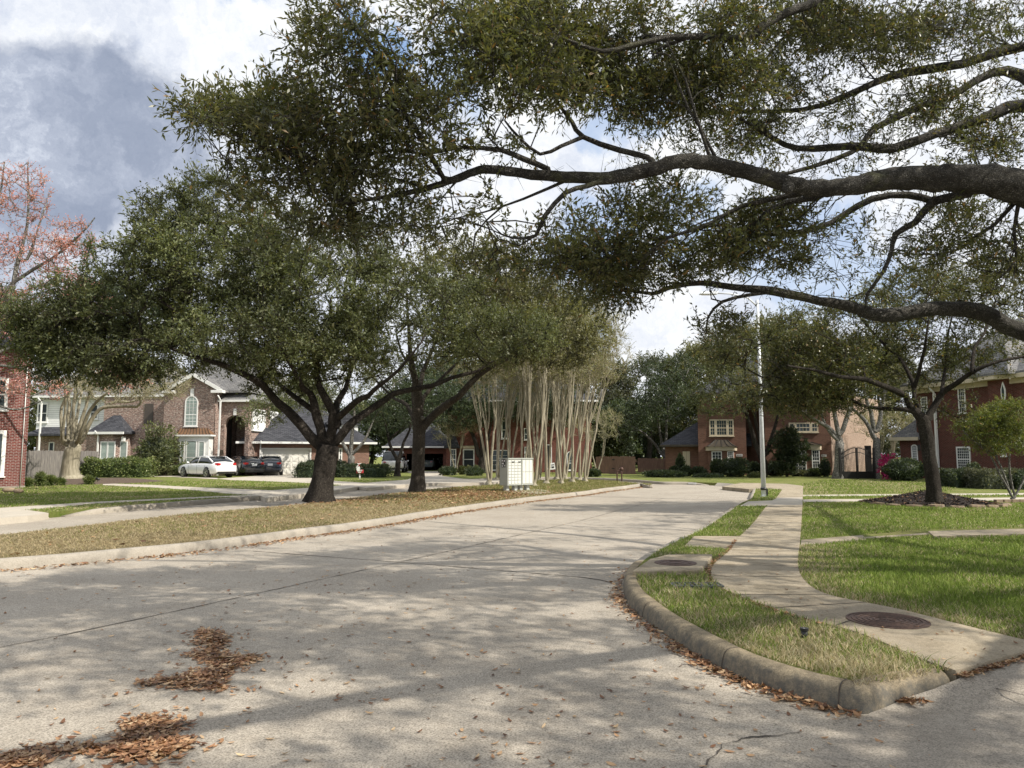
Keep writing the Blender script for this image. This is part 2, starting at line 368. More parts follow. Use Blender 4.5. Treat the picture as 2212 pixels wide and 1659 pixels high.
wob = vm('SCALE', vm('SUBTRACT', nz.outputs['Color'], (.5, .5, .5)).outputs[0]); wob.inputs['Scale'].default_value = .30
DV = vm('ADD', D0, wob.outputs[0]).outputs[0]
def blob(x, y, r, soft=.5):
    c = ray(x, y).normalized()
    d = N(nt, 'ShaderNodeVectorMath', operation='DISTANCE'); nt.links.new(DV, d.inputs[0]); d.inputs[1].default_value = c[:]
    mr = N(nt, 'ShaderNodeMapRange', interpolation_type='SMOOTHSTEP'); nt.links.new(d.outputs['Value'], mr.inputs[0])
    mr.inputs[1].default_value = r; mr.inputs[2].default_value = r * soft; mr.inputs[3].default_value = 0; mr.inputs[4].default_value = 1
    return mr.outputs[0]
def vmax(*a):
    r = a[0]
    for x in a[1:]: r = mm('MAXIMUM', r, x)
    return r
grey = vmax(blob(40, 215, .11), blob(190, 250, .10), blob(300, 310, .10), blob(80, 350, .15), blob(230, 370, .14), blob(370, 380, .09), blob(-150, 330, .2), blob(120, 460, .10))
grey = mm('MAXIMUM', grey, mm('MULTIPLY', blob(300, 500, .2, .3), .45))
blue = vmax(blob(545, -30, .055), blob(790, 100, .05), mm('MULTIPLY', vmax(blob(960, 150, .07), blob(1010, 60, .06), blob(1270, 640, .05), blob(1780, 570, .11), blob(1500, 500, .06), blob(1300, 500, .08), blob(1380, 230, .06), blob(1900, 600, .07)), .6))
cl = noise(nt, 2.3, 8, .62, D0)
cl2 = noise(nt, 7.5, 9, .68, DV)
hole = ramp(nt, cl, [(.58, 0), (.74, .5)])
blue = mm('MAXIMUM', blue, hole)
cloudc = ramp(nt, cl2, [(.28, (4.6, 5.1, 6.2)), (.46, (6.5, 6.8, 7.4)), (.60, (7.9, 8.0, 8.1))])
greyc = ramp(nt, cl2, [(.28, (2.2, 2.6, 3.5)), (.45, (2.8, 3.2, 4.1)), (.58, (3.7, 4.1, 5.0)), (.70, (5.6, 6.0, 6.8))])
c = mixc(nt, grey, cloudc, greyc)
skyc = mixc(nt, 1, sky.outputs[0], (1.0, 1.0, 1.0), 'MULTIPLY')
skyb = mixc(nt, .6, skyc, (3.4, 5.0, 7.8))
c = mixc(nt, mm('MULTIPLY', blue, mm('SUBTRACT', 1, grey)), c, skyb)
nt.links.new(c, bg.inputs['Color'])
scene.view_settings.view_transform = 'Standard'; scene.view_settings.look = 'None'; scene.view_settings.exposure = .3; scene.view_settings.gamma = 1
scene.render.engine = 'CYCLES'
scene.cycles.max_bounces = 6; scene.cycles.transparent_max_bounces = 4; scene.cycles.diffuse_bounces = 3
# ------------------------------------------------------------------ ground, streets, kerbs
def smooth(pts, k=6):
    P = np.array(pts, float); Q = np.vstack([2 * P[0] - P[1], P, 2 * P[-1] - P[-2]]); out = []
    for i in range(1, len(Q) - 2):
        for j in range(k):
            t = j / k; a, b, c, d = Q[i - 1], Q[i], Q[i + 1], Q[i + 2]
            out.append(.5 * (2 * b + (c - a) * t + (2 * a - 5 * b + 4 * c - d) * t * t + (3 * b - a - 3 * c + d) * t ** 3))
    out.append(P[-1]); return [tuple(p) for p in out]
def offset(pts, o):                     # positive = to the left of travel
    P = np.array(pts); T = np.gradient(P, axis=0); T /= np.linalg.norm(T, axis=1)[:, None] + 1e-9
    return [tuple(p) for p in P + o * np.stack([-T[:, 1], T[:, 0]], 1)]
def strip(pts, w, z, mb=None, jit=0):
    mb = mb or MB(); hw = [w / 2 * (1 + jit * random.uniform(-.7, .9)) for _ in pts]
    P = np.array(pts); T = np.gradient(P, axis=0); T /= np.linalg.norm(T, axis=1)[:, None] + 1e-9
    Nn = np.stack([-T[:, 1], T[:, 0]], 1); L = P + Nn * np.array(hw)[:, None]; R = P - Nn * np.array(hw)[:, None]
    n = len(P); vs = [(a, b, z) for a, b in R] + [(a, b, z) for a, b in L]
    return mb.add(vs, [(i, i + 1, n + i + 1, n + i) for i in range(n - 1)])
PROF = [(0, -.02), (.012, .06), (.03, .115), (.055, .142), (.085, .153), (.15, .156), (.17, .150), (.17, .02)]
def kerb(line, side, name, mat, label=None, taper=(0, 0), gaps=True):
    P = np.array(line); L = np.concatenate([[0], np.cumsum(np.linalg.norm(np.diff(P, axis=0), axis=1))])
    offs = [offset(line, side * o) for o, z in PROF]; n = len(line); vs = []; k = len(PROF)
    for i in range(n):
        s = 1
        if taper[0]: s = min(s, .15 + .85 * L[i] / taper[0])
        if taper[1]: s = min(s, .15 + .85 * (L[-1] - L[i]) / taper[1])
        for j in range(k):
            x, y = offs[j][i]; vs.append((x, y, PROF[j][1] * s + .003 * math.sin(L[i] * 3.1)))
    fs = []
    for i in range(n - 1):
        for j in range(k - 1):
            a = (i * k + j, (i + 1) * k + j, (i + 1) * k + j + 1, i * k + j + 1)
            fs.append(a if side < 0 else a[::-1])
    mb = MB(); mb.add(vs, fs, True); mb.f += [tuple(range(k)), tuple((n - 1) * k + j for j in range(k))]; mb.sm += [False, False]
    return tag(mb.build(name, mat), label, None, None, 'structure')
def resamp(pts, step):
    P = np.array(pts); L = np.concatenate([[0], np.cumsum(np.linalg.norm(np.diff(P, axis=0), axis=1))])
    t = np.linspace(0, L[-1], max(2, int(L[-1] / step))); return [(np.interp(a, L, P[:, 0]), np.interp(a, L, P[:, 1])) for a in t]
ZL = .15
# base sheet to the horizon
m = MB(); m.quad((-900, -60, -.05), (900, -60, -.05), (900, 1500, -.05), (-900, 1500, -.05))
tag(m.build('ground', M['grass_sheet']), 'ground sheet to the horizon', None, None, 'structure')
m = MB(); m.prism([(-45, -25), (40, -25), (40, 5.5), (16, 60), (-25, 60), (-45, 20)], -.045, 0)
tag(m.build('street', M['road']), 'pale aged concrete street curving away between the median and the pavement', None, None, 'structure')
# median
med_near = G2([(0, 1232.8), (137, 1221), (313, 1204), (490, 1184), (627, 1164), (798, 1140), (970, 1110), (1141, 1084.5), (1262, 1070), (1307, 1062.6), (1352, 1057), (1394, 1050.5)], 0)
d0 = np.array(med_near[0]) - np.array(med_near[2]); d0 /= np.linalg.norm(d0)
med_near = [tuple(np.array(med_near[0]) + d0 * 9), tuple(np.array(med_near[0]) + d0 * 4)] + med_near
tip = G2([(1402, 1046), (1385, 1042.5), (1340, 1038), (1268, 1034), (1190, 1034.5), (1110, 1040), (1050, 1046), (993, 1049.5), (916, 1056), (780, 1070), (645, 1085.6), (380, 1108), (0, 1149)], .19)
d1 = np.array(tip[-1]) - np.array(tip[-2]); d1 /= np.linalg.norm(d1)
tip = tip + [tuple(np.array(tip[-1]) + d1 * 10)]
ring = smooth(med_near + tip, 5)
ringr = resamp(ring, .35)
kerb(ringr, 1, 'median_kerb', M['kerb_far'], 'pale concrete kerb round the grass median')
med_in = offset(ringr, .16)
m = MB(); m.prism(resamp(med_in, 1.0), -.03, ZL)
tag(m.build('median_lawn', M['dry_sheet']), 'dry straw-coloured turf of the median under the two oaks', None, None, 'structure')
# outer lawn: far kerb, end of the street, right kerb, nose
farL = G2([(0, 1130), (134, 1117.5), (268, 1105), (420, 1091.5), (570, 1079.5), (640, 1072), (707, 1065), (781, 1055), (820, 1052), (888, 1047.5), (950, 1044.5), (997, 1042)], 0)
dL = np.array(farL[0]) - np.array(farL[1]); dL /= np.linalg.norm(dL)
farL = [tuple(np.array(farL[0]) + dL * 22), tuple(np.array(farL[0]) + dL * 8)] + farL
bend = [(-1.2, 49), (2, 51.5), (5.5, 50), (7.6, 45.5)] + G2([(1426, 1046.5), (1480, 1047), (1548, 1049.5), (1590, 1053), (1617, 1056.5)], 0)
right_far = G2([(1624, 1062), (1622, 1070), (1614, 1085), (1588, 1098), (1571, 1111), (1537, 1135), (1506, 1156), (1446, 1186), (1404, 1208)], 0)
right_near = G2([(1367, 1232), (1350, 1250), (1345.6, 1268), (1354, 1304), (1391, 1338.7), (1455, 1386), (1562, 1450), (1648, 1485), (1734, 1512.7), (1811, 1532)], 0)
NZ = [G(*q) for q in ((1838, 1540, 0), (1859, 1543, 0), (1880, 1541, .004), (1906, 1532, .012), (1966, 1506, .04), (2018, 1489, .075), (2074, 1466, .118))]; nose = [tuple(q[:2]) for q in NZ]
end_edge = [(4.6, 5.05), (7, 6.6), (40, 14)]
farS = resamp(smooth(farL, 5), .5); bendS = resamp(smooth([farL[-1]] + bend, 5), .5)
rightS = resamp(smooth([bend[-1]] + right_far + right_near, 6), .2); noseS = resamp(smooth([right_near[-1]] + nose, 5), .06)
def inner(line, o=.16): return offset(line, o)
# travel goes left -> far -> right -> nose: the lawn is on the left of travel
edge = inner(farS) + inner(bendS)[1:] + inner(rightS)[1:] + inner(noseS, .14)[1:]
lawn_poly = edge + [(2.90, 5.2), (4.05, 5.87), (6.5, 6.95), (12, 7.6), (40, 16), (300, 60), (500, 900), (-500, 900), (-300, 30)]
lawn_poly = [lawn_poly[0]] + [p for a, p in zip(lawn_poly, lawn_poly[1:]) if math.hypot(p[0] - a[0], p[1] - a[1]) > .02]
m = MB(); m.prism(lawn_poly, -.03, ZL)
tag(m.build('lawn', M['grass_sheet']), 'green front lawns beyond the streets', None, None, 'structure')
def sub(line, a, b):
    P = [p for p in line if True]; n = len(P); return P[int(a * n):int(b * n)]
def near_idx(line, q):
    P = np.array(line); return int(np.argmin(((P - np.array(q)) ** 2).sum(1)))
def cut(line, pa, pb):
    i, j = near_idx(line, G2([pa], 0)[0]), near_idx(line, G2([pb], 0)[0]); return line[i:j + 1]
kerb(farS[:near_idx(farS, G2([(20, 1125)], 0)[0])], 1, 'far_kerb', M['kerb_far'], 'kerb left of the first driveway')
kerb(cut(farS, (100, 1117), (575, 1077)), 1, 'far_kerb', M['kerb_far'], 'kerb of the far street before the wide driveway', (1.2, 1.2))
kerb(cut(farS, (700, 1065), (790, 1054.5)), 1, 'far_kerb', M['kerb_far'], 'short kerb right of the wide driveway', (1.2, 1.2))
kerb(farS[near_idx(farS, G2([(818, 1052)], 0)[0]):] + bendS[1:near_idx(bendS, G2([(1548, 1049.5)], 0)[0])], 1, 'far_kerb', M['kerb_far'], 'kerb round the far end of the street', (1.2, 1.2))
i0 = near_idx(rightS, G2([(1592, 1096)], 0)[0]); i1 = near_idx(rightS, G2([(1470, 1175)], 0)[0]); i2 = near_idx(rightS, G2([(1365, 1234)], 0)[0])
kerb(rightS[:near_idx(rightS, G2([(1617, 1081)], 0)[0])], 1, 'lamp_kerb', M['kerb_far'], 'kerb of the small grass island under the street lamp', (.6, .6))
kerb(rightS[i0:i2 + 1], 1, 'right_kerb', M['kerb_far'], 'low pale kerb along the right side of the street', (2.5, 0))
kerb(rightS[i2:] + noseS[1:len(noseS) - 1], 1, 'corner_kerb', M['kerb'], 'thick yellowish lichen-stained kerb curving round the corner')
# ramps of concrete where driveways meet the street
def ramp_strip(line, name, mat):
    a = offset(line, -.02); b = offset(line, .175); n = len(line); mb = MB()
    mb.add([(x, y, .006) for x, y in a] + [(x, y, .162) for x, y in b], [(i + 1, i, n + i, n + i + 1)[::-1] for i in range(n - 1)])
    return tag(mb.build(name, mat), None, None, None, 'structure')
ramp_strip(cut(farS, (572, 1077), (704, 1065)), 'driveway_ramp', M['drive'])
ramp_strip(cut(farS, (786, 1055), (822, 1052)), 'driveway_ramp', M['drive'])
ramp_strip(farS[near_idx(farS, G2([(18, 1125)], 0)[0]):near_idx(farS, G2([(104, 1117)], 0)[0])], 'driveway_ramp', M['drive'])
ramp_strip(bendS[near_idx(bendS, G2([(1546, 1049.5)], 0)[0]):], 'driveway_ramp', M['drive'])
ramp_strip(rightS[near_idx(rightS, G2([(1617, 1081)], 0)[0]) - 1:i0 + 2], 'driveway_ramp', M['drive'])
# apron lower right
ap = G2([(1859, 1546), (1906, 1535), (1966, 1508), (2018, 1491), (2078, 1465)], 0)
m = MB()
pA = [(*G2([(1700, 1680)], 0)[0], .004), (*G2([(1800, 1590)], 0)[0], .004), (*NZ[2][:2], .008), (*NZ[3][:2], .016), (*NZ[4][:2], .044), (*NZ[5][:2], .079), (*NZ[6][:2], .122), (3.0, 5.15, .124), (4.12, 5.84, .13), (6.5, 7.0, .13), (12, 7.65, .13), (12, 5, .1), (7.6, 3.0, .02), (3, .5, .004)]
tri = geometry.tessellate_polygon([[Vector(p) for p in pA]])
fs = []
for t in tri:
    A, B, C = [pA[k] for k in t]; cr = (B[0] - A[0]) * (C[1] - A[1]) - (B[1] - A[1]) * (C[0] - A[0]); fs.append(tuple(t) if cr > 0 else tuple(reversed(t)))
m.add(pA, fs); tag(m.build('driveway_apron', M['apron']), 'grey concrete driveway apron beyond the kerb nose', None, None, 'structure')
# ---- paths
WL = smooth([(2065, 1449), (1992, 1423), (1854, 1366), (1734, 1335), (1627, 1299), (1570, 1276), (1542, 1256), (1534.6, 1242), (1543, 1217), (1575, 1190), (1597, 1160), (1627, 1130), (1657, 1091.7), (1674, 1078.8), (1691, 1056), (1697, 1050)], 4)
WR = smooth([(2260, 1391), (2212, 1381.7), (2121, 1360), (2035, 1338.7), (1949, 1317), (1863, 1300), (1798.8, 1287), (1757, 1270), (1731, 1244), (1723.6, 1214), (1728, 1171), (1732, 1115), (1734, 1081), (1735, 1056), (1734, 1050)], 4)
walkL = G2(WL, .16); walkR = G2(WR, .16)
walkR[0] = (4.1, 5.83); walk_poly = walkL + walkR[::-1]
m = MB(); m.prism(walk_poly, -.02, .162)
tag(m.build('pavement', M['walk']), 'curved concrete pavement between the verge and the right lawn', None, None, 'structure')
PATHS = [walk_poly]
def path(px, name, mat, label, z=.158, z0=-.02):
    p = G2(px, z); PATHS.append(p); mb = MB(); mb.prism(p, z0, z)
    return tag(mb.build(name, mat), label, None, None, 'structure')
path([(1500, 1158), (1599, 1158), (1583, 1186.5), (1478, 1180)], 'crossing_slab', M['walk'], 'concrete slab from the kerb to the pavement')
path([(1731, 1166), (1863, 1156), (1873, 1165.5), (1730, 1177)], 'path_slab', M['walk'], 'grey path slab leaving the pavement across the right lawn', .157)
path([(1868, 1160), (2010, 1150.5), (2013, 1153.5), (1872, 1163)], 'path_slab', M['walk'], 'sunken grass-edged path slab between two larger slabs', .153)
path([(2005, 1147), (2250, 1141), (2250, 1152), (2018, 1158)], 'path_slab', M['walk'], 'raised pale path slab at the right edge', .19)
path([(1598, 1093), (1616, 1083), (1668, 1081), (1680, 1075), (1733.5, 1074), (1733.5, 1091), (1658, 1091.5)], 'driveway', M['drive'], 'pale driveway crossing by the street lamp', .1665)
path([(1735, 1079), (2260, 1074), (2260, 1080), (1735, 1084)], 'driveway_strip', M['drive'], 'thin pale driveway strip across the right lawn', .158)
path([(1735, 1069), (2260, 1064.5), (2260, 1068.5), (1735, 1072)], 'driveway_strip', M['drive'], 'second pale driveway strip behind the mulched oak', .158)
path([(1618, 1056.5), (1560, 1051), (1600, 1043), (1700, 1045), (1738, 1050), (1700, 1058), (1660, 1056)], 'driveway', M['walk'], 'shaded driveway at the end of the pavement', .158)
path([(222, 1044), (329, 1047.5), (448, 1053.5), (587, 1059), (676, 1053), (745, 1047.5), (775, 1051), (716, 1060.5), (640, 1068), (574, 1075.5), (560, 1070), (493, 1066.5), (428, 1059.5), (329, 1053), (222, 1048)], 'driveway', M['drive'], 'pale driveway mouth left of the median oak', .160)
path([(470, 1034), (560, 1027.5), (600, 1025), (665, 1025), (690, 1037), (790, 1043), (880, 1036), (905, 1026), (870, 1018), (960, 1018), (955, 1028), (1000, 1034), (1080, 1037), (1075, 1042), (900, 1044), (830, 1051), (790, 1053.5), (760, 1049.5), (700, 1045), (610, 1041), (500, 1037)], 'driveway', M['drive'], 'shared forecourt paving in front of the garages', .156)
path([(170, 1024), (370, 1027.5), (470, 1032.5), (470, 1035), (370, 1030), (170, 1027)], 'garden_path', M['drive'], 'thin pale garden path along the hedge', .158)
path([(-60, 1100), (0, 1097), (211, 1083.6), (448, 1072.5), (555, 1069), (565, 1070.5), (448, 1075.5), (212, 1087), (60, 1100.5), (-60, 1110)], 'far_pavement', M['drive'], 'narrow pavement across the left lawn', .165)
path([(-60, 1108), (60, 1101.5), (105, 1108), (60, 1114), (-60, 1124)], 'driveway', M['drive'], 'driveway mouth at the left edge', .158)
# inlet slab with its manhole, grate, sprinkler, big manhole
p = G2([(1366, 1236.5), (1513, 1235), (1538, 1205), (1539, 1200), (1440, 1200.5), (1404, 1210)], .19); PATHS.append(p)
inlet = thing('storm_inlet', (*p[0], .0), 'raised concrete storm inlet slab with rusty lid set into the kerb', 'storm inlet')
m = MB(); m.prism(p, .0, .21); m.build('slab', M['walk'], inlet, bevel=.015)
def disc(mb, c, r, z0, z1, n=40):
    mb.prism([(c[0] + r * math.cos(a * 2 * math.pi / n), c[1] + r * math.sin(a * 2 * math.pi / n)) for a in range(n)], z0, z1)
def ringm(mb, c, r0, r1, z0, z1, n=48):
    for a in range(n):
        t0, t1 = a * 2 * math.pi / n, (a + 1) * 2 * math.pi / n
        q = [(c[0] + r * math.cos(t), c[1] + r * math.sin(t)) for r, t in ((r0, t0), (r1, t0), (r1, t1), (r0, t1))]
        mb.add([(x, y, z1) for x, y in q], [(0, 1, 2, 3)]); mb.add([(q[1][0], q[1][1], z0), (q[2][0], q[2][1], z0), (q[2][0], q[2][1], z1), (q[1][0], q[1][1], z1)], [(0, 1, 2, 3)])
        mb.add([(q[0][0], q[0][1], z0), (q[3][0], q[3][1], z0), (q[3][0], q[3][1], z1), (q[0][0], q[0][1], z1)], [(3, 2, 1, 0)])
c = G(1459, 1216, .21); m = MB(); disc(m, c, .27, .2, .217); ringm(m, c, .17, .2, .217, .222); ringm(m, c, .08, .11, .217, .222); m.build('lid', M['rust'], inlet)
def manhole(px, r, z, label):
    c = G(*px, z); t = thing('manhole_cover', (c.x, c.y, z), label, 'manhole cover')
    m = MB(); ringm(m, c, r - .018, r, z - .02, z + .007); m.build('rim', M['rust'], t)
    m = MB(); disc(m, c, r - .02, z - .02, z + .003)
    for k in range(5): ringm(m, c, r * (.30 + .13 * k), r * (.30 + .13 * k) + .016, z + .003, z + .010)
    for k in range(6):
        a = k * math.pi / 3; m.box((c[0] + .045 * math.cos(a), c[1] + .045 * math.sin(a), z + .006), (.05, .014, .008), a)
    m.build('lid', M['rust'], t)
manhole((1917, 1340), .335, .163, 'round rusty manhole cover with ring pattern set into the pavement')
c = G(1504, 1265, .16); t = thing('drain_grate', (c.x, c.y, .15), 'small dark steel drain grate in the corner verge', 'drain grate')
m = MB(); 
for k in range(9): m.box((c.x - .24 + k * .06, c.y, .166), (.02, .2, .02))
m.build('bars', M['steelgrate'], t)
m = MB(); [m.box((c.x, c.y + s * .11, .166), (.54, .022, .026)) for s in (-1, 1)]; [m.box((c.x + s * .27, c.y, .166), (.02, .24, .026)) for s in (-1, 1)]; m.box((c.x, c.y, .152), (.54, .22, .004)); m.build('frame', M['steelgrate'], t)
c = G(1738, 1377, .15); t = thing('sprinkler_head', (c.x, c.y, .15), 'small black round sprinkler head in the verge grass', 'sprinkler')
m = MB(); m.tube([(c.x, c.y, .12), (c.x, c.y, .215)], .026, 14); m.build('body', M['black'], t)
m = MB(); ringm(m, c, .012, .034, .205, .225, 20); m.build('cap', M['black'], t); m = MB(); disc(m, c, .011, .2, .222, 12); m.build('nozzle', M['label'], t)
# joints and cracks
def wig(pts, n, amp):
    P = resamp(pts, .05 if amp > .009 else .12); return [(x + random.uniform(-amp, amp), y + random.uniform(-amp, amp)) for x, y in P]
m = MB()
for px, w, j, amp in ([([(547, 1190), (900, 1217), (1262, 1247), (1300, 1253), (1335, 1262)], .022, .5, .006), ([(-40, 1406), (0, 1398), (171, 1364), (399, 1315.5), (855, 1215.7), (1084, 1164), (1255, 1124.4), (1433, 1076.6)], .014, .7, .008),
        ([(1515, 1659), (1530, 1640), (1558, 1620), (1563, 1608), (1597, 1596), (1640, 1590), (1680, 1588), (1726, 1581)], .009, 1.0, .012),
        ([(1860, 1560), (1880, 1579), (1960, 1603), (2060, 1627), (2147, 1652), (2230, 1676)], .012, .5, .002),
        ([(800, 1141), (1050, 1150), (1300, 1160), (1440, 1172)], .016, .5, .004), ([(1080, 1093), (1250, 1100), (1400, 1105), (1530, 1112)], .018, .5, .004), ([(1250, 1071), (1400, 1076), (1585, 1083)], .02, .5, .004)]):
    strip(wig(G2(px, .005), 0, amp), w, .0055, m, j)
strip(wig(G2([(2091, 1463), (2150, 1480), (2230, 1500)], .1), 0, .003), .012, .082, m, .4)
tag(m.build('road_joints', M['crack']), 'dark joints and cracks in the street concrete', None, None, 'structure')
m = MB()
for a, b in [((1534, 1244), (1731, 1246)), ((1541, 1219), (1724, 1222)), ((1580, 1188), (1727, 1191)), ((1598, 1160), (1729, 1161)), ((1612, 1145), (1730, 1147)), ((1630, 1128), (1731, 1129)), ((1642, 1112), (1732, 1113)), ((1586, 1284), (1790, 1284)), ((1800, 1353), (1868, 1329)), ((1668, 1313), (1870, 1301)), ((1650, 1101), (1733, 1101))]:
    strip(resamp(G2([a, b], .163), .2), .014, .1655, m, .3)
for px in ((1562, 1450), (1391, 1338), (1811, 1533)):
    i = near_idx(rightS + noseS, G2([px], 0)[0]); LN = rightS + noseS; a = np.array(LN[i]); t_ = np.array(LN[min(i + 1, len(LN) - 1)]) - np.array(LN[i - 1]); t_ /= np.linalg.norm(t_); nn_ = np.array([-t_[1], t_[0]])
    pr = [a + nn_ * o for o, zq in PROF[:-1]]; w2 = t_ * .005
    for (p0, (o0, z0)), (p1, (o1, z1)) in zip(list(zip(pr, PROF))[:-1], list(zip(pr, PROF))[1:]):
        k_ = -nn_ * .0025; m.quad((*(p0 - w2 + k_), z0 + .004), (*(p0 + w2 + k_), z0 + .004), (*(p1 + w2 + k_), z1 + .004), (*(p1 - w2 + k_), z1 + .004))
tag(m.build('pavement_joints', M['crack']), 'dark joints across the pavement slabs', None, None, 'structure')
# ------------------------------------------------------------------ tree growing
def unit(a): return a / (np.linalg.norm(a, axis=-1, keepdims=True) + 1e-9)
class Tree:
    def __init__(s): s.P = []; s.par = []; s.fr = []
    def node(s, p, par, r=0): s.P.append(np.array(p, float)); s.par.append(par); s.fr.append(r); return len(s.P) - 1
    def limb(s, pts, rad, start=None, step=.5, jit=.0):
        """pts: world points; rad: radii; start: node index or None (root); joins nearest node"""
        P = [np.array(tuple(p), float) for p in pts]; R = list(rad) if hasattr(rad, '__len__') else [rad] * len(P)
        if len(R) == 2 and len(P) > 2: R = list(np.linspace(R[0], R[1], len(P)))
        if s.P and start is None:
            A = np.array(s.P); start = int(np.argmin(((A - P[0]) ** 2).sum(1)))
        if start is not None: P = [s.P[start]] + (P if np.linalg.norm(P[0] - s.P[start]) > .05 else P[1:]); R = [R[0]] + (R if len(R) == len(P) - 1 else R[1:])
        if len(P) > 2:
            Q = smooth(P, max(2, int(np.linalg.norm(P[0] - P[1]) / step) + 1)) if len(P) > 2 else P
            t0 = np.linspace(0, 1, len(P)); t1 = np.linspace(0, 1, len(Q)); RR = np.interp(t1, t0, R)
        else: Q = P; RR = R
        cur = start; 
        for i, (q, r) in enumerate(zip(Q, RR)):
            if i == 0 and start is not None: continue
            q = np.array(q) + (rng.normal(0, 1, 3) * jit * r if 0 < i < len(Q) - 1 else 0)
            cur = s.node(q, cur if cur is not None else -1, r)
        return cur
    def grow(s, att, step=.4, wander=.25, minL=0, rr=None):
        att = np.asarray(att, float); A = np.array(s.P)
        d = np.array([np.sqrt(((A - a) ** 2).sum(1).min()) for a in att]); order = np.argsort(d) if not minL else np.argsort(-d)
        cap = len(A) + int(d.sum() / step * 1.6) + 6 * len(att) + 10; buf = np.empty((cap, 3)); buf[:len(A)] = A; n = len(A); tips = []
        for k in order:
            a = att[k]; dd = ((buf[:n] - a) ** 2).sum(1); i = int(np.argmin(dd + 1e6 * (dd < minL * minL) if minL else dd)); L = math.sqrt(dd[i])
            if L < .02: continue
            p0 = buf[i].copy(); pp = s.par[i]
            dirp = unit(p0 - buf[pp]) if pp >= 0 else np.array([0, 0, 1.])
            c = p0 + dirp * L * wander + rng.normal(0, L * .08, 3); ns = max(1, int(L / step)); cur = i
            for j in range(1, ns + 1):
                t = j / ns; q = (1 - t) ** 2 * p0 + 2 * t * (1 - t) * c + t * t * a
                if j < ns: q = q + rng.normal(0, step * .11, 3)
                cur = s.node(q, cur, (rr[0] + (rr[1] - rr[0]) * t) * min(1, L / 1.2) if rr else 0)
                if n < cap: buf[n] = q; n += 1
            tips.append(cur)
        s.tips = tips; return s
    def radii(s, tip=.006, ex=2.3):
        n = len(s.P); r = np.zeros(n)
        ch = np.zeros(n)
        for i in range(n - 1, -1, -1):
            ri = max(ch[i] ** (1 / ex) if ch[i] > 0 else tip, tip)
            if s.fr[i] > 0: ri = s.fr[i]
            r[i] = ri
            if s.par[i] >= 0: ch[s.par[i]] += ri ** ex
        # children never thicker than parents
        for i in range(n):
            if s.par[i] >= 0 and r[i] > r[s.par[i]] * 1.0: r[i] = r[s.par[i]]
        s.r = r; return s
    def mesh(s, name, mat, parent, minr=0, big=.04, nb=10, flare=None):
        n = len(s.P); P = np.array(s.P); kids = [[] for _ in range(n)]
        for i in range(n):
            if s.par[i] >= 0: kids[s.par[i]].append(i)
        starts = [(i, None) for i in range(n) if s.par[i] < 0]; VV = []; FF = []; off = 0
        while starts:
            i, p = starts.pop(); chain = [p, i] if p is not None else [i]; rr = [min(s.r[i] * 1.15, s.r[p]) if p is not None else s.r[i]] if p is not None else []
            rr = rr + [s.r[i]]; cur = i
            while kids[cur]:
                ks = sorted(kids[cur], key=lambda k: -s.r[k]); 
                for k in ks[1:]: starts.append((k, cur))
                cur = ks[0]; chain.append(cur); rr.append(s.r[cur])
            if len(chain) < 2 or max(rr) < minr: continue
            C = P[chain]; R = np.array(rr); k = nb if R[0] > big else (6 if R[0] > big * .4 else (4 if R[0] > big * .15 else 3))
            T = np.gradient(C, axis=0); T = unit(T); ref = np.eye(3)[int(np.argmin(np.abs(T).mean(0)))]
            U = unit(np.cross(T, ref)); V = np.cross(T, U); a = np.arange(k) * 2 * math.pi / k
            ex = np.ones((len(C), k))
            if R[0] > big:
                ex += rng.normal(0, .05, (len(C), k)) + .05 * np.sin(np.arange(len(C)) * 1.7)[:, None] * np.cos(np.arange(k) * 2 * math.pi / k + 1)[None]
            if flare and p is None:
                zr = (C[:, 2] - C[0, 2]); f = np.exp(-np.maximum(zr, 0) / flare[0]) * flare[1]
                ex += f[:, None] * (.55 + .45 * np.cos(a * 3 + 1)[None, :] + .3 * np.cos(a * 5)[None, :])
            ring = C[:, None] + (R[:, None] * ex)[..., None] * (np.cos(a)[None, :, None] * U[:, None] + np.sin(a)[None, :, None] * V[:, None])
            VV.append(ring.reshape(-1, 3)); m_ = len(C)
            I = np.arange(m_ - 1)[:, None] * k; J = np.arange(k)[None]; J2 = (J + 1) % k
            F = np.stack([I + J, I + J2, I + k + J2, I + k + J], -1).reshape(-1, 4) + off; FF.append(F); off += m_ * k
        return np_obj(name, np.vstack(VV), np.vstack(FF), mat, parent, smooth=True)
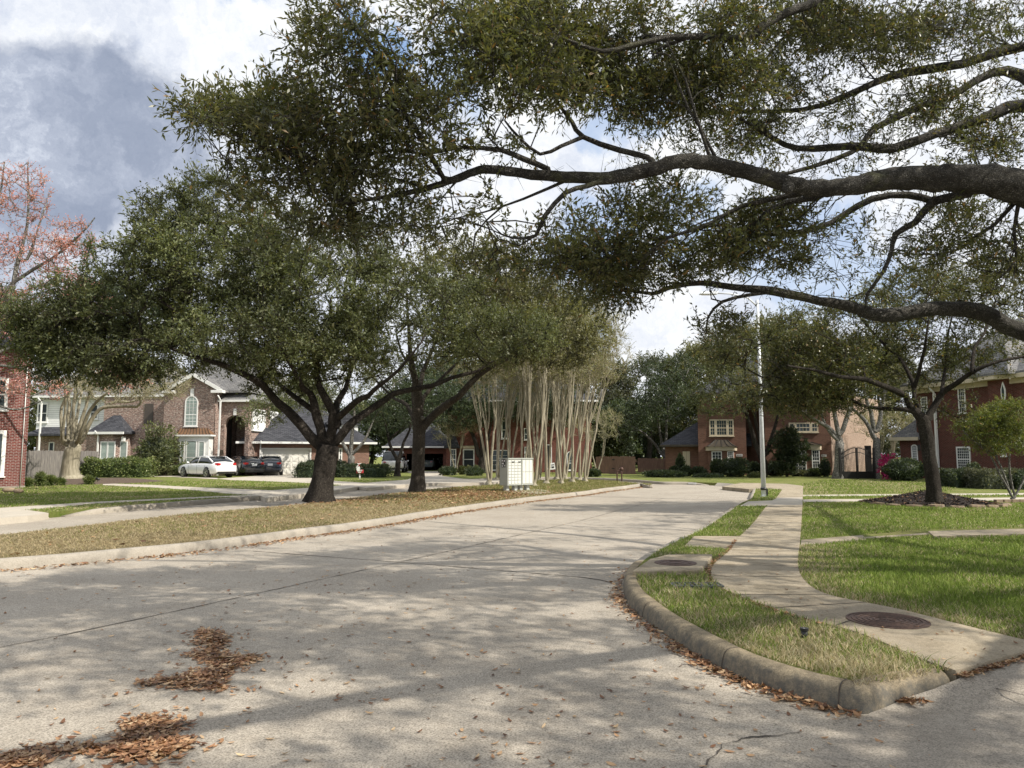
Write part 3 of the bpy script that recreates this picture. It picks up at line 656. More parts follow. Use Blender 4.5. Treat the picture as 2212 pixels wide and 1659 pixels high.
def sprays(P0, dirs, L, nl, leaf, width, spread=.9, jit=.3, droop=.0, twig=None, fold=.12):
    """leaf sprays: P0 (S,3) base, dirs (S,3), returns leaf verts / quads / rnd, and twig verts / faces"""
    S = len(P0); dirs = unit(dirs); t = (np.arange(nl) + .6) / nl
    Lr = L * rng.uniform(.6, 1.3, S)
    B = P0[:, None] + dirs[:, None] * (t[None, :, None] * Lr[:, None, None]) + rng.normal(0, L * .03, (S, nl, 3))
    d = unit(dirs[:, None] * .7 + rng.normal(0, spread * .62, (S, nl, 3)) - np.array([0, 0, droop]))
    B = B.reshape(-1, 3); d = d.reshape(-1, 3); n = len(B)
    up = unit(rng.normal(0, .75, (n, 3)) + np.array([0, 0, .9])); side = unit(np.cross(d, up)); nn = np.cross(side, d)
    l = leaf * rng.uniform(.65, 1.3, n)[:, None]; w = width * rng.uniform(.7, 1.25, n)[:, None]
    v0 = B; v1 = B + d * l * .5 + side * w * .5 + nn * fold * w; v2 = B + d * l - nn * l * .08; v3 = B + d * l * .5 - side * w * .5 + nn * fold * w
    V = np.stack([v0, v1, v2, v3], 1).reshape(-1, 3); F = np.arange(n * 4).reshape(-1, 4)
    r = np.repeat(rng.beta(2.2, 2.2, S), nl) * .75 + rng.uniform(0, .25, n); r = np.where(rng.random(n) < .03, 1.0, np.minimum(r, .93)); R = np.repeat(r, 4)
    tw = None
    if twig:
        e = P0 + dirs * Lr[:, None]; U = unit(np.cross(dirs, [0.3, 0.2, 1.])); W = np.cross(dirs, U); k = 3; a = np.arange(k) * 2 * math.pi / k
        rb = (np.cos(a)[None, :, None] * U[:, None] + np.sin(a)[None, :, None] * W[:, None])
        tv = np.concatenate([P0[:, None] + rb * twig, e[:, None] + rb * twig * .3], 1).reshape(-1, 3)
        q = np.array([[0, 1, 4, 3], [1, 2, 5, 4], [2, 0, 3, 5]]); tf = (q[None] + (np.arange(S) * 6)[:, None, None]).reshape(-1, 4); tw = (tv, tf)
    return V, F, R, tw
def ell(c, r, n, shell=.35):
    """points in an ellipsoid, biased outwards"""
    d = unit(rng.normal(0, 1, (n, 3))); u = rng.uniform(shell ** 3, 1, n) ** (1 / 3); return np.array(c) + d * u[:, None] * np.array(r)
def noise_keep(P, scale, thr, seed=0):
    """clumpy thinning with a cheap sum of sines"""
    r = np.random.default_rng(seed); v = np.zeros(len(P))
    for _ in range(6):
        k = r.normal(0, 1, 3); k /= np.linalg.norm(k); v += np.sin(P @ k * scale * r.uniform(.6, 1.6) + r.uniform(0, 6.28))
    return v > thr
def crown_leaves(root, tree, mat, per, L, nl, leaf, width, name='leaves', twigmat=None, twig=None, upb=.3, spread=.9, droop=0, idx=None):
    P = np.array(tree.P); tips = np.array(tree.tips if idx is None else idx); par = np.array(tree.par)[tips]
    d0 = unit(P[tips] - P[par]); base = np.repeat(P[tips], per, 0); dd = np.repeat(d0, per, 0)
    back = rng.uniform(0, 1, (len(base), 1)); pb = np.repeat(P[par], per, 0); base = base * (1 - back * .8) + pb * back * .8
    dirs = dd * .8 + rng.normal(0, .75, (len(base), 3)) + np.array([0, 0, upb])
    V, F, R, tw = sprays(base, dirs, L, nl, leaf, width, spread=spread, droop=droop, twig=twig)
    o = np_obj(name, V, F, mat, root, rnd=R)
    if tw is not None: np_obj('twigs', tw[0], tw[1], twigmat, root)
    return o
def pxpts(lst, Y):
    """(x, y[, dY]) pixel samples at distance Y -> world points"""
    return [at(p[0], p[1], Y + (p[2] if len(p) > 2 else 0)) for p in lst]
# ================================================================== the big near oak
near = thing('overhanging_oak', (8.9, 8.3, ZL), 'huge live oak whose long horizontal limbs reach in from the right over the street', 'tree')
T = Tree()
T.limb([(8.9, 8.3, .1), (8.8, 8.25, 1.0), (8.7, 8.2, 2.0), (8.6, 8.2, 2.9)], [.52, .42, .40, .40])
def NL(pts, start=None):            # pts: (x, y, width px, Y)
    W = [at(x, y, Y) for x, y, wd, Y in pts]; R = [(.86 if wd > 20 else 1) * wd * Y / FP / 2 for x, y, wd, Y in pts]
    T.limb(W, R, start, .35, .05)
NL([(2480, 640, 90, 8.1), (2350, 470, 92, 7.9), (2212, 408, 88, 7.6), (2138, 388, 76, 7.5), (2060, 384, 70, 7.4), (2000, 384, 64, 7.4), (1907, 389, 54, 7.3), (1837, 403, 46, 7.2), (1759, 407, 42, 7.2), (1703, 398, 41, 7.1), (1629, 376, 39, 7.0), (1537, 354, 38, 7.0), (1467, 347, 36, 6.9),
    (1407, 366, 37, 6.9), (1315, 384, 32, 6.8), (1222, 382, 29, 6.8), (1130, 375, 25, 6.7), (1046, 366, 22, 6.6), (991, 384, 17, 6.5), (921, 407, 13, 6.4), (806, 430, 8, 6.3), (713, 440, 4, 6.2)])
NL([(2560, 760, 60, 9.2), (2330, 745, 50, 9.4), (2208, 718, 42, 9.4), (2115, 673, 41, 9.3), (2023, 667, 36, 9.2), (1907, 681, 35, 9.1), (1837, 662, 28, 9.0), (1768, 650, 22, 8.9), (1675, 630, 20, 8.8), (1583, 620, 14, 8.7), (1513, 611, 12, 8.6), (1444, 622, 10, 8.5), (1407, 634, 8, 8.5), (1315, 615, 5, 8.4)])
NL([(2440, 500, 70, 8.4), (2330, 280, 56, 9.0), (2212, 228, 34, 9.3), (2115, 260, 25, 9.2), (2023, 288, 20, 9.1), (1930, 320, 20, 9.0), (1837, 316, 17, 8.9), (1722, 320, 13, 8.8), (1652, 288, 9, 8.7), (1597, 255, 6, 8.6)])
NL([(2330, 260, 50, 9.0), (2212, 165, 30, 9.6), (2140, 158, 18, 9.6), (2069, 199, 16, 9.6), (1976, 236, 15, 9.5), (1888, 278, 14, 9.4), (1861, 315, 12, 9.3), (1805, 343, 10, 9.2), (1699, 375, 8, 9.1), (1629, 370, 6, 9.0)])
NL([(2330, 130, 40, 9.2), (2212, 100, 24, 10), (2083, 138, 20, 10), (1953, 157, 18, 10), (1888, 180, 15, 9.9), (1814, 213, 13, 9.8), (1731, 238, 10, 9.8), (1606, 241, 7, 9.7), (1513, 245, 5, 9.6)])
NL([(2400, 260, 60, 8.4), (2250, -60, 30, 8.0), (2000, -90, 26, 7.8), (1800, -20, 24, 7.6), (1759, 5, 22, 7.5), (1722, 19, 20, 7.4), (1652, 51, 18, 7.3), (1615, 83, 17, 7.2), (1536, 79, 14, 7.1), (1444, 81, 13, 7.0), (1361, 99, 12, 6.9), (1301, 111, 10, 6.8), (1245, 93, 7, 6.7), (1176, 69, 5, 6.6), (1080, 60, 4, 6.6)])
# branches below the main limb
NL([(2092, 418, 24, 7.6), (2018, 435, 22, 7.8), (1976, 481, 15, 7.9), (1935, 505, 13, 8.0), (1925, 546, 10, 8.0), (1907, 588, 9, 8.0), (1874, 634, 7, 8.0), (1870, 662, 5, 8.0)])
NL([(2018, 437, 17, 7.9), (1962, 421, 15, 8.0), (1884, 430, 14, 8.1), (1824, 463, 13, 8.2), (1759, 495, 11, 8.2), (1629, 509, 8, 8.2), (1560, 485, 7, 8.1), (1490, 500, 6, 8.1), (1444, 514, 5, 8.0), (1360, 545, 4, 8.0), (1291, 572, 3, 8.0)])
NL([(1768, 425, 16, 7.4), (1699, 437, 13, 7.5), (1652, 463, 11, 7.5), (1615, 495, 8, 7.6), (1560, 520, 5, 7.6)])
NL([(1740, 416, 14, 7.3), (1606, 444, 10, 7.4), (1536, 481, 8, 7.4), (1444, 514, 6, 7.4), (1400, 545, 4, 7.4)])
NL([(2190, 440, 10, 7.8), (2148, 486, 8, 8.0), (2101, 514, 7, 8.2), (2083, 532, 6, 8.2), (2046, 546, 4, 8.3), (1990, 560, 3, 8.3)])
NL([(2200, 440, 9, 7.7), (2190, 500, 7, 7.8), (2195, 560, 5, 7.9), (2160, 600, 4, 7.9)])
NL([(1315, 384, 13, 6.8), (1268, 402, 12, 6.7), (1222, 416, 11, 6.6), (1176, 467, 10, 6.5), (1157, 509, 8, 6.5), (1107, 514, 5, 6.5), (1060, 495, 3, 6.5)])
NL([(1245, 390, 9, 6.8), (1130, 430, 6, 6.9), (1046, 458, 4, 6.9), (990, 470, 3, 6.9)])
NL([(1398, 340, 14, 7.0), (1338, 324, 14, 7.1), (1259, 296, 12, 7.1), (1236, 264, 10, 7.2), (1208, 227, 7, 7.2), (1190, 190, 4, 7.2)])
NL([(1259, 296, 10, 7.1), (1213, 315, 9, 7.0), (1167, 333, 8, 7.0), (1120, 296, 7, 6.9), (1090, 260, 4, 6.9)])
NL([(1185, 366, 13, 6.8), (1130, 343, 13, 6.8), (1083, 324, 11, 6.7), (991, 319, 9, 6.6), (921, 333, 7, 6.5), (850, 325, 5, 6.4), (760, 340, 3, 6.3)])
NL([(991, 384, 12, 6.5), (958, 384, 12, 6.4), (921, 315, 11, 6.2), (875, 245, 10, 6.0), (843, 176, 9, 5.9), (796, 93, 8, 5.8), (741, 32, 6, 5.7), (700, -20, 5, 5.6)])
NL([(875, 245, 6, 6.0), (790, 240, 5, 6.0), (700, 265, 4, 6.1), (600, 250, 3, 6.1), (480, 245, 2.4, 6.1)])
NL([(921, 407, 8, 6.4), (850, 385, 6, 6.3), (760, 370, 5, 6.2), (640, 330, 4, 6.1), (540, 290, 3, 6.1)])
NL([(1675, 632, 8, 8.8), (1620, 637, 8, 8.7), (1560, 652, 7, 8.6), (1530, 685, 5, 8.6), (1525, 722, 3, 8.6)])
NL([(1537, 354, 10, 7.0), (1520, 300, 8, 6.9), (1500, 240, 7, 6.8), (1480, 170, 5, 6.8), (1440, 90, 4, 6.8)])
NL([(1560, 356, 9, 7.0), (1540, 330, 8, 7.0), (1515, 280, 7, 6.9), (1485, 230, 6, 6.8), (1450, 140, 4, 6.8)])
# limbs outside the picture, over and beside the viewer
for e in [((6.5, 4, 5.2), (3, 0.5, 6.8), (-1, -2, 8)), ((9, 4, 5), (9, 0, 7.5), (8.5, -4, 9)), ((12, 6, 5.2), (15, 3, 7), (17, 0, 8)), ((11, 11, 5), (14, 14, 7), (16, 17, 8)), ((8, 8, 6), (7, 7, 9), (5.5, 6, 12)), ((9.5, 9.5, 6), (10, 11, 9), (9, 13, 11.5))]:
    T.limb(e, [.13, .08, .04], 3)
n_main = len(T.P)
# foliage masses seen in the picture: (x, y, rx, ry, Y, rY, count)
BL = [(470, 248, 95, 38, 6.2, .7, 70), (600, 260, 120, 60, 6.3, .9, 150), (640, 190, 70, 60, 6.2, .8, 60), (720, 90, 110, 90, 5.9, .8, 150), (800, 220, 120, 110, 6.2, .9, 210), (620, 380, 170, 75, 6.7, .8, 190), (790, 360, 150, 90, 6.6, .9, 200),
      (690, 480, 150, 60, 6.9, .8, 130), (900, 480, 160, 50, 6.9, .8, 140), (930, 250, 110, 120, 6.5, .9, 150), (980, 60, 120, 80, 6.5, .9, 120), (1080, 150, 120, 110, 6.8, .9, 190), (1180, 50, 160, 70, 6.9, .9, 190), (1270, 150, 130, 90, 7.1, .9, 190), (1100, 320, 110, 60, 7.0, .7, 80),
      (1060, 440, 120, 45, 6.9, .7, 70), (1230, 460, 120, 65, 6.9, .7, 130), (1130, 560, 150, 55, 7.2, .7, 110), (1290, 560, 130, 60, 7.9, .7, 110), (1400, 440, 120, 65, 7.4, .7, 110), (1430, 570, 120, 55, 8.3, .7, 70),
      (1400, 60, 130, 70, 7.1, .9, 120), (1420, 200, 130, 70, 7.4, .9, 120), (1560, 150, 130, 90, 7.6, 1.0, 170), (1560, 30, 120, 50, 7.4, .8, 90), (1640, 270, 110, 55, 8.8, .8, 90), (1520, 300, 90, 45, 7.2, .7, 50), (1750, 60, 130, 70, 8.4, 1.0, 150), (1730, 180, 100, 60, 9.2, 1.0, 90), (1880, 90, 120, 70, 9.6, 1.0, 90), (1820, 250, 120, 50, 9.2, .9, 70),
      (2000, 60, 130, 60, 9.8, 1.0, 70), (2140, 60, 90, 60, 9.8, 1.0, 60), (2020, 230, 110, 50, 9.6, .8, 50), (2140, 300, 90, 50, 9.4, .8, 45), (1680, 470, 110, 45, 7.8, .7, 70), (1590, 530, 80, 45, 7.8, .7, 60), (1820, 500, 90, 45, 8.2, .7, 45), (1700, 560, 60, 35, 8.1, .6, 30),
      (2060, 470, 90, 40, 8.3, .7, 30), (2000, 540, 90, 40, 8.4, .7, 28), (2160, 560, 70, 60, 8.2, .7, 30), (1560, 700, 70, 25, 8.8, .5, 16), (1340, 620, 100, 40, 8.5, .6, 50), (1860, 610, 60, 30, 8.1, .5, 14), (1700, 800, 60, 20, 9.0, .4, 0)]
AT = []
for x, y, rx, ry, Y, rY, n in BL:
    if n == 0: continue
    n = int(n * (.85 if x < 1000 else 1.5)); u = unit(rng.normal(0, 1, (n, 3))) * (rng.uniform(0, 1, (n, 1)) ** (1 / 2.4))
    for k in range(n): AT.append(tuple(at(x + u[k, 0] * rx, y + u[k, 1] * ry, Y + u[k, 2] * rY)))
AT = np.array(AT); AT = AT[noise_keep(AT, 3.4, -.8, 3)]
OUT = np.vstack([ell((3.5, 1.2, 7.4), (4.5, 4, 1.3), 760), ell((8, 2, 8.2), (5, 5, 1.8), 1000), ell((12, -2, 8.5), (6, 6, 2.4), 700), ell((13, 12, 8), (4.5, 5, 2.5), 420), ell((15, 5, 8), (6, 7, 3), 330), ell((9, 7, 11), (6, 6, 2.5), 260), ell((13, 14, 8), (4, 4, 2.5), 120)])
def behind(P):                       # keep the unseen half of the crown out of the view
    d = P - np.array([0, 0, CH]); f = d[:, 1] * CP + d[:, 2] * SP; u = -d[:, 1] * SP + d[:, 2] * CP
    return (f < .3) | (np.abs(d[:, 0] / np.maximum(f, .3)) > .74) | (u / np.maximum(f, .3) > .56)
OUT = OUT[behind(OUT) & noise_keep(OUT, 1.9, -.1, 5)]
limA = [(2350, 470), (2212, 408), (2138, 388), (2000, 384), (1907, 389), (1837, 403), (1759, 407), (1703, 398), (1629, 376), (1537, 354), (1467, 347), (1407, 366), (1315, 384), (1222, 382), (1130, 375)]; limC = [(2330, 745), (2208, 718), (2115, 673), (2023, 667), (1907, 681), (1837, 662), (1768, 650), (1675, 630)]
keep = np.ones(len(AT), bool)
for lm_, Yl, rr_ in ((limA, 7.2, .42), (limC, 9.2, .4)):
    W_ = np.array([at(x, y, Yl) for x, y in lm_]); W_ = np.array(resamp([tuple(p) for p in W_[:, [0, 2]]], .1))
    k_ = AT * (Yl / AT[:, 1:2]); k_[:, 2] = CH + (AT[:, 2] - CH) * Yl / AT[:, 1]; dd_ = np.sqrt(((k_[:, None, [0, 2]] - W_[None]) ** 2).sum(-1)).min(1); keep &= ~((dd_ < rr_) & (AT[:, 1] < Yl + .3))
AT = AT[keep]
sub_ = AT[rng.random(len(AT)) < .13]; T.grow(sub_, .2, .55, .6, (.023, .007)); EX = []
for x, y, rx, ry, Y, rY, n in BL:
    if x > 1600:
        for k in range(int(n * .30) + 5): EX.append(tuple(at(x + rng.uniform(-1, 1) * rx * 1.2, y + rng.uniform(-1, 1) * ry * 1.3, Y + rng.uniform(-1, 1) * rY)))
T.grow(EX, .2, .5, .5, (.020, .006))
T.grow(AT, .22, .3); tips_in = list(T.tips)
LA = np.array([tuple(at(x, y, Y)) for x, y, Y in zip(rng.uniform(1330, 2280, 1500), rng.uniform(-20, 620, 1500), rng.uniform(7.4, 9.9, 1500))])
LA = LA[(LA[:, 1] > 8.1) | (rng.random(len(LA)) < .35)]; LA = LA[noise_keep(LA, 5.0, -.6, 77)]
T.grow(LA, .22, .45); tips_lace = list(T.tips)
T.grow(OUT, .5, .3); tips_out = list(T.tips)
T.radii(.0042, 2.12); T.mesh('trunk', M['bark_near'], near, nb=20, big=.05, flare=(.35, .35))
# close leaves
P = np.array(T.P); tips = np.array(tips_in); per = 4
d0 = unit(P[tips] - P[np.array(T.par)[tips]]); base = np.repeat(P[tips], per, 0) + rng.normal(0, .04, (len(tips) * per, 3)); dd = np.repeat(d0, per, 0) * .7 + rng.normal(0, .7, (len(base), 3)) + np.array([0, 0, .12])
V, F, R, tw = sprays(base, dd, .24, 10, .066, .021, spread=.85, twig=.0034)
tl = np.array(tips_lace); b2 = np.repeat(P[tl], 2, 0) + rng.normal(0, .05, (len(tl) * 2, 3)); V2_, F2_, R2_, tw2 = sprays(b2, rng.normal(0, 1, (len(b2), 3)), .24, 8, .058, .019, spread=.85, twig=.0034)
np_obj('leaves', np.vstack([V, V2_]), np.vstack([F, F2_ + len(V)]), M['leaf_near'], near, rnd=np.concatenate([R, R2_])); tw0 = (np.vstack([tw[0], tw2[0]]), np.vstack([tw[1], tw2[1] + len(tw[0])]))
# bare twiglets hanging under the limbs
big = np.array([i for i in range(n_main) if .02 < T.r[i] < .16 and P[i, 1] > 5.5 and not behind(P[i][None])[0]])
pick = rng.choice(big, 420); V, F, R, tw = sprays(P[pick], rng.normal(0, 1, (420, 3)), .2, 2, .05, .015, twig=.003)
np_obj('twigs', np.vstack([tw0[0], tw[0]]), np.vstack([tw0[1], tw[1] + len(tw0[0])]), M['bark_near'], near)
tips = np.array(tips_out); base = np.repeat(P[tips], 5, 0) + rng.normal(0, .16, (len(tips) * 5, 3))
V, F, R, tw = sprays(base, rng.normal(0, 1, (len(base), 3)), .5, 9, .12, .05)
np_obj('upper_leaves', V, F, M['leaf_near'], near, rnd=R)
for x, y, Y, r in ((1703, 405, 6.96, .052), (1407, 370, 6.75, .04)):
    c = at(x, y, Y); m = MB(); n_ = 16
    m.tube([c + Vector((0, .02, 0)), c + Vector((0, -.02, 0)), c + Vector((0, -.035, 0)), c + Vector((0, -.02, 0))], [r * 1.2, r * 1.1, r * .8, r * .45], n_); m.build('branch_collar', M['bark_near'], near)
# ================================================================== general tree with given limbs
def oak(name, base, label, Y, trunk, limbs, blobs, leafm, barkm, leaf=.12, width=.055, per=4, nl=8, L=.5, thr=-1.0, seed=1, step=.5, tip=.008, group=None, flare=(.22, .38), cat='tree', tw=None, ks=1.3, upb=.3, nb=12, ex=2.3):
    root = thing(name, base, label, cat, group); T = Tree()
    T.limb(trunk[0], trunk[1])
    for pts, r in limbs: T.limb(pts, r, None, .5, .12)
    A = np.vstack([ell(c, r, n) for c, r, n in blobs]); A = A[noise_keep(A, ks, thr, seed)]
    T.grow(A, step, .3); T.radii(tip, ex); T.mesh('trunk', barkm, root, minr=tip * .9, nb=nb, big=.09, flare=flare)
    crown_leaves(root, T, leafm, per, L, nl, leaf, width, name='crown', twig=tw, twigmat=barkm, upb=upb)
    return root
def pb(x, y, rx, ry, Y, rY, n):      # picture ellipse at distance Y -> blob
    c = at(x, y, Y); s = Y / FP; return (tuple(c), (rx * s, rY, ry * s), n)
def L_(pts, Y, w0, w1): 
    return (pxpts(pts, Y), [w0 * Y / FP / 2, w1 * Y / FP / 2])
# median oak one
b = G(690, 1083, .17); Y1 = b.y
oak('median_oak', b, 'large spreading dark-leaved oak in front on the dry grass median', Y1,
    (pxpts([(690, 1088), (697, 1040), (703, 1000), (709, 965)], Y1), [.42, .36, .35, .38]),
    [L_([(702, 968), (670, 942), (636, 902), (603, 872), (567, 832, -.8), (527, 808, -1.5), (480, 788, -2), (420, 770, -2.5), (330, 740, -3)], Y1, 26, 5),
     L_([(696, 947), (684, 900), (678, 872), (669, 848), (653, 838, -.8), (630, 790, -1.4), (590, 730, -2)], Y1, 22, 5),
     L_([(683, 892), (636, 858, .8), (603, 828, 1.5), (560, 790, 2), (490, 735, 3)], Y1, 14, 4),
     L_([(712, 950), (719, 922), (719, 889), (696, 848), (686, 820), (680, 760), (655, 680), (640, 600)], Y1, 24, 4),
     L_([(729, 915), (726, 872, 1), (747, 839, 2), (756, 800, 2.5), (770, 740, 3), (780, 640, 3)], Y1, 17, 4),
     L_([(730, 900), (769, 868, -1), (794, 856, -1.6), (818, 833, -2), (860, 800, -2.6), (910, 740, -3)], Y1, 15, 4),
     L_([(720, 958), (752, 922), (785, 894, .5), (835, 861, .8), (868, 844, 1), (932, 834, 1), (974, 816, 1), (1031, 802, 1), (1070, 776, 1), (1150, 750, 1)], Y1, 20, 4)],
    [pb(110, 700, 130, 80, 21.5, 1.8, 150), pb(260, 640, 160, 110, 22, 2.5, 240), pb(300, 770, 160, 60, 22, 2, 150), pb(190, 790, 140, 45, 21, 1.6, 90), pb(480, 590, 190, 130, 23, 3.5, 560), pb(560, 740, 170, 70, 22, 3, 260), pb(700, 640, 200, 130, 24, 4, 480), pb(500, 460, 140, 70, 24, 3, 200), pb(400, 500, 110, 70, 24, 3, 130), pb(900, 680, 190, 100, 24, 3.5, 260), pb(1080, 730, 150, 60, 24, 2, 150), pb(700, 520, 150, 60, 24, 3, 200), pb(60, 770, 90, 60, 21, 1.2, 160), pb(20, 720, 70, 60, 21, 1.2, 120), pb(700, 780, 180, 45, 24, 3, 140), pb(620, 830, 90, 25, 24, 2, 40)],
    M['leaf_oak'], M['bark_oak'], leaf=.105, width=.046, per=7, nl=10, L=.5, thr=-1.5, seed=11, ks=1.0, tip=.010, tw=.006)
# median oak two
b = G(903, 1062, .17); Y2 = b.y
oak('median_oak', b, 'straight-trunked oak with a pale pruning scar standing farther back on the median', Y2,
    (pxpts([(903, 1066), (904, 1020), (905, 960), (903, 905), (900, 850)], Y2), [.32, .27, .26, .25, .22]),
    [L_([(900, 850), (893, 800), (885, 740), (880, 660)], Y2, 18, 4), L_([(902, 860), (915, 800, 1), (940, 740, 2), (960, 670, 2)], Y2, 13, 4),
     L_([(914, 921), (945, 890), (993, 854, -.8), (1031, 812, -1), (1062, 793, -1), (1120, 765, -1), (1190, 735, -1)], Y2, 19, 4),
     L_([(904, 910), (915, 860, 1), (950, 820, 2), (1000, 770, 3), (1040, 720, 3)], Y2, 12, 3),
     L_([(898, 925), (888, 890, 1), (870, 868, 1.5), (851, 861, 2), (815, 825, 2.5), (780, 790, 3)], Y2, 12, 3)],
    [pb(900, 640, 130, 90, 30, 4, 260), pb(1060, 690, 160, 90, 30, 4, 400), pb(1200, 730, 120, 70, 29, 2.5, 240), pb(820, 720, 120, 70, 31, 3, 140), pb(1000, 580, 130, 70, 30, 3, 130), pb(990, 780, 130, 35, 30, 3, 90), pb(1200, 640, 120, 60, 30, 3, 200), pb(1080, 600, 130, 60, 30, 3, 160)],
    M['leaf_oak2'], M['bark_mid'], leaf=.125, width=.058, per=6, nl=9, L=.6, thr=-1.4, seed=5, ks=.9, tip=.011, tw=.007)
c = at(913, 903, Y2 - .33); sc_root = bpy.data.objects['median_oak.001']; m = MB(); m.tube([c + Vector((0, .04, 0)), c + Vector((0, -.03, 0)), c + Vector((0, -.01, 0))], [.085, .075, .03], 14); o_ = m.build('pruning_scar', M['bark_pale'], sc_root); o_['label'] = 'round pale pruning scar'
# mulched oak at right
b = G(2016, 1078, .45); Y7 = b.y
oak('mulched_oak', (b.x, b.y, .35), 'leaning dark-trunked oak growing from the mound of dark mulch', Y7,
    (pxpts([(2020, 1084), (2016, 1050), (2009, 1000), (2004, 960), (1998, 925), (1993, 905)], Y7), [.19, .17, .165, .165, .17, .17]),
    [L_([(1993, 905), (1967, 877), (1957, 856), (1925, 840, -.5), (1869, 819, -1), (1814, 814, -1.4), (1760, 800, -1.6), (1700, 790, -2)], Y7, 18, 4),
     L_([(1975, 890), (1951, 884), (1875, 880, .4), (1830, 861, .6), (1769, 859, 1), (1700, 850, 1.3)], Y7, 12, 4),
     L_([(1985, 880), (1975, 861), (1972, 827), (1946, 777, .5), (1914, 748, 1), (1870, 700, 1.3), (1830, 650, 1.5)], Y7, 12, 3),
     L_([(1975, 840), (1991, 779, -.5), (2001, 729, -1), (2010, 660, -1.2)], Y7, 10, 3),
     L_([(2003, 905), (2010, 893), (2039, 846), (2073, 824, -.5), (2107, 800, -1), (2160, 780, -1.2), (2240, 765, -1.3)], Y7, 17, 4),
     L_([(2033, 850), (2041, 800, .7), (2044, 740, 1.2), (2060, 670, 1.5)], Y7, 9, 3), L_([(2100, 805, -1), (2105, 750, -.6), (2126, 721, -.5), (2150, 650, 0)], Y7, 8, 3)],
    [pb(1560, 760, 66, 55, 21, 1.6, 190), pb(1765, 800, 110, 65, 21, 2.2, 360), pb(1850, 720, 140, 80, 21.5, 2.5, 250), pb(1720, 715, 90, 50, 21, 2, 140), pb(1980, 640, 140, 60, 21.5, 2.5, 220), pb(2120, 640, 120, 70, 21.5, 2.5, 230), pb(2160, 740, 110, 60, 21, 2, 110), pb(1880, 870, 90, 28, 21, 1.5, 35), pb(1735, 865, 105, 36, 21.3, 1.5, 170), pb(2080, 880, 60, 25, 21, 1.2, 18), pb(1970, 780, 170, 65, 22, 2, 230), pb(1590, 850, 70, 30, 21, 1.5, 60)],
    M['leaf_near'], M['bark_oak'], leaf=.085, width=.034, per=5, nl=9, L=.42, thr=-1.5, seed=21, ks=1.4, tip=.007, tw=.004)
# two pale trunked oaks and others beyond
def simple_oak(px, z, label, name='oak_tree', forks=None, tw_=20, crown=None, leafm='leaf_oak2', barkm='bark_pale', fork_y=930, leaf=.15, per=5, nl=8, seed=3, group=None, thr=-1.4, Y=None, dens=1, spread=1.0):
    b = G(px[0], px[1], z) if Y is None else at(px[0], px[1], Y); Y = b.y; r = tw_ * Y / FP / 2
    x0 = px[0]; tr = (pxpts([(x0, px[1] + 3), (x0 + 1, (px[1] + fork_y) / 2), (x0 + (forks or {}).get('dx', 2), fork_y)], Y), [r * 1.05, r * .88, r * .8])
    lb = []
    for (pts, w0) in (forks or {}).get('l', []): lb.append(L_(pts, Y, w0, 3))
    return oak(name, b, label, Y, tr, lb, [pb(x, y, rx, ry, Y + dy, rY, int(n * dens)) for x, y, rx, ry, dy, rY, n in crown], M[leafm], M[barkm], leaf=leaf, width=leaf * .45, per=per, nl=nl, L=.7, thr=thr, seed=seed, ks=.7, tip=.014, group=group)
simple_oak((1812, 1034), .15, 'pale-barked oak left of the black iron gate', forks={'l': [([(1815, 950), (1790, 925), (1760, 905, -1), (1715, 880, -2), (1670, 870, -2.5)], 11), ([(1812, 940), (1803, 890), (1790, 850), (1770, 800)], 11), ([(1820, 930), (1838, 880), (1842, 840), (1850, 780)], 12), ([(1815, 955), (1790, 930), (1775, 895), (1780, 860)], 8)]},
    tw_=22, fork_y=955, crown=[(1760, 790, 120, 60, 0, 3.5, 220), (1690, 830, 110, 50, -1, 3, 220), (1750, 870, 90, 26, -1, 2.5, 80), (1850, 760, 100, 50, 1, 3, 90), (1620, 850, 60, 35, -1, 2, 35)], seed=31)
simple_oak((1892, 1034), .15, 'pale-barked oak right of the black iron gate, with a grey leaning fork', forks={'l': [([(1885, 940), (1870, 910), (1850, 890), (1825, 878), (1790, 890)], 10), ([(1888, 930), (1880, 890), (1868, 850), (1860, 800)], 11), ([(1895, 930), (1905, 880), (1915, 830), (1930, 780)], 10)]},
    tw_=18, fork_y=950, crown=[(1900, 770, 100, 50, 1, 3, 100), (1960, 800, 80, 40, 0, 2.5, 60), (1860, 810, 70, 25, 0, 2.5, 40), (1960, 710, 90, 50, 0, 2.5, 50)], seed=32)
simple_oak((1650, 1030), .15, 'forked tree close behind the street lamp before the orange brick house', forks={'l': [([(1645, 990), (1630, 950), (1618, 910), (1606, 880), (1585, 850)], 13), ([(1648, 980), (1636, 930), (1632, 890), (1640, 840)], 10), ([(1655, 980), (1668, 940), (1680, 900), (1690, 860)], 10)]},
    tw_=15, fork_y=1000, crown=[(1600, 790, 90, 60, 0, 3, 220), (1560, 860, 80, 42, 0, 2.5, 160), (1690, 850, 85, 50, 0, 3, 190), (1640, 740, 80, 50, 1, 3, 110)], barkm='bark_oak', seed=33, leafm='leaf_oak')
simple_oak((1436, 1019), .15, 'dark round-crowned tree over a patch of ground cover at the far end of the street', forks={'l': [([(1434, 985), (1415, 960), (1390, 935), (1350, 915)], 7), ([(1434, 980), (1425, 930), (1415, 880)], 7), ([(1438, 980), (1440, 920), (1445, 860)], 7), ([(1440, 985), (1460, 965), (1480, 930), (1500, 900)], 8)]},
    tw_=12, fork_y=985, crown=[(1440, 880, 90, 60, 0, 4, 260), (1380, 910, 70, 45, 0, 3, 130), (1500, 880, 60, 40, 0, 3, 120), (1450, 950, 80, 22, 0, 3, 60), (1390, 960, 55, 25, 0, 2.5, 50), (1450, 800, 70, 40, 1, 3, 110)], barkm='bark_pale', seed=34, leafm='leaf_dark', leaf=.2)
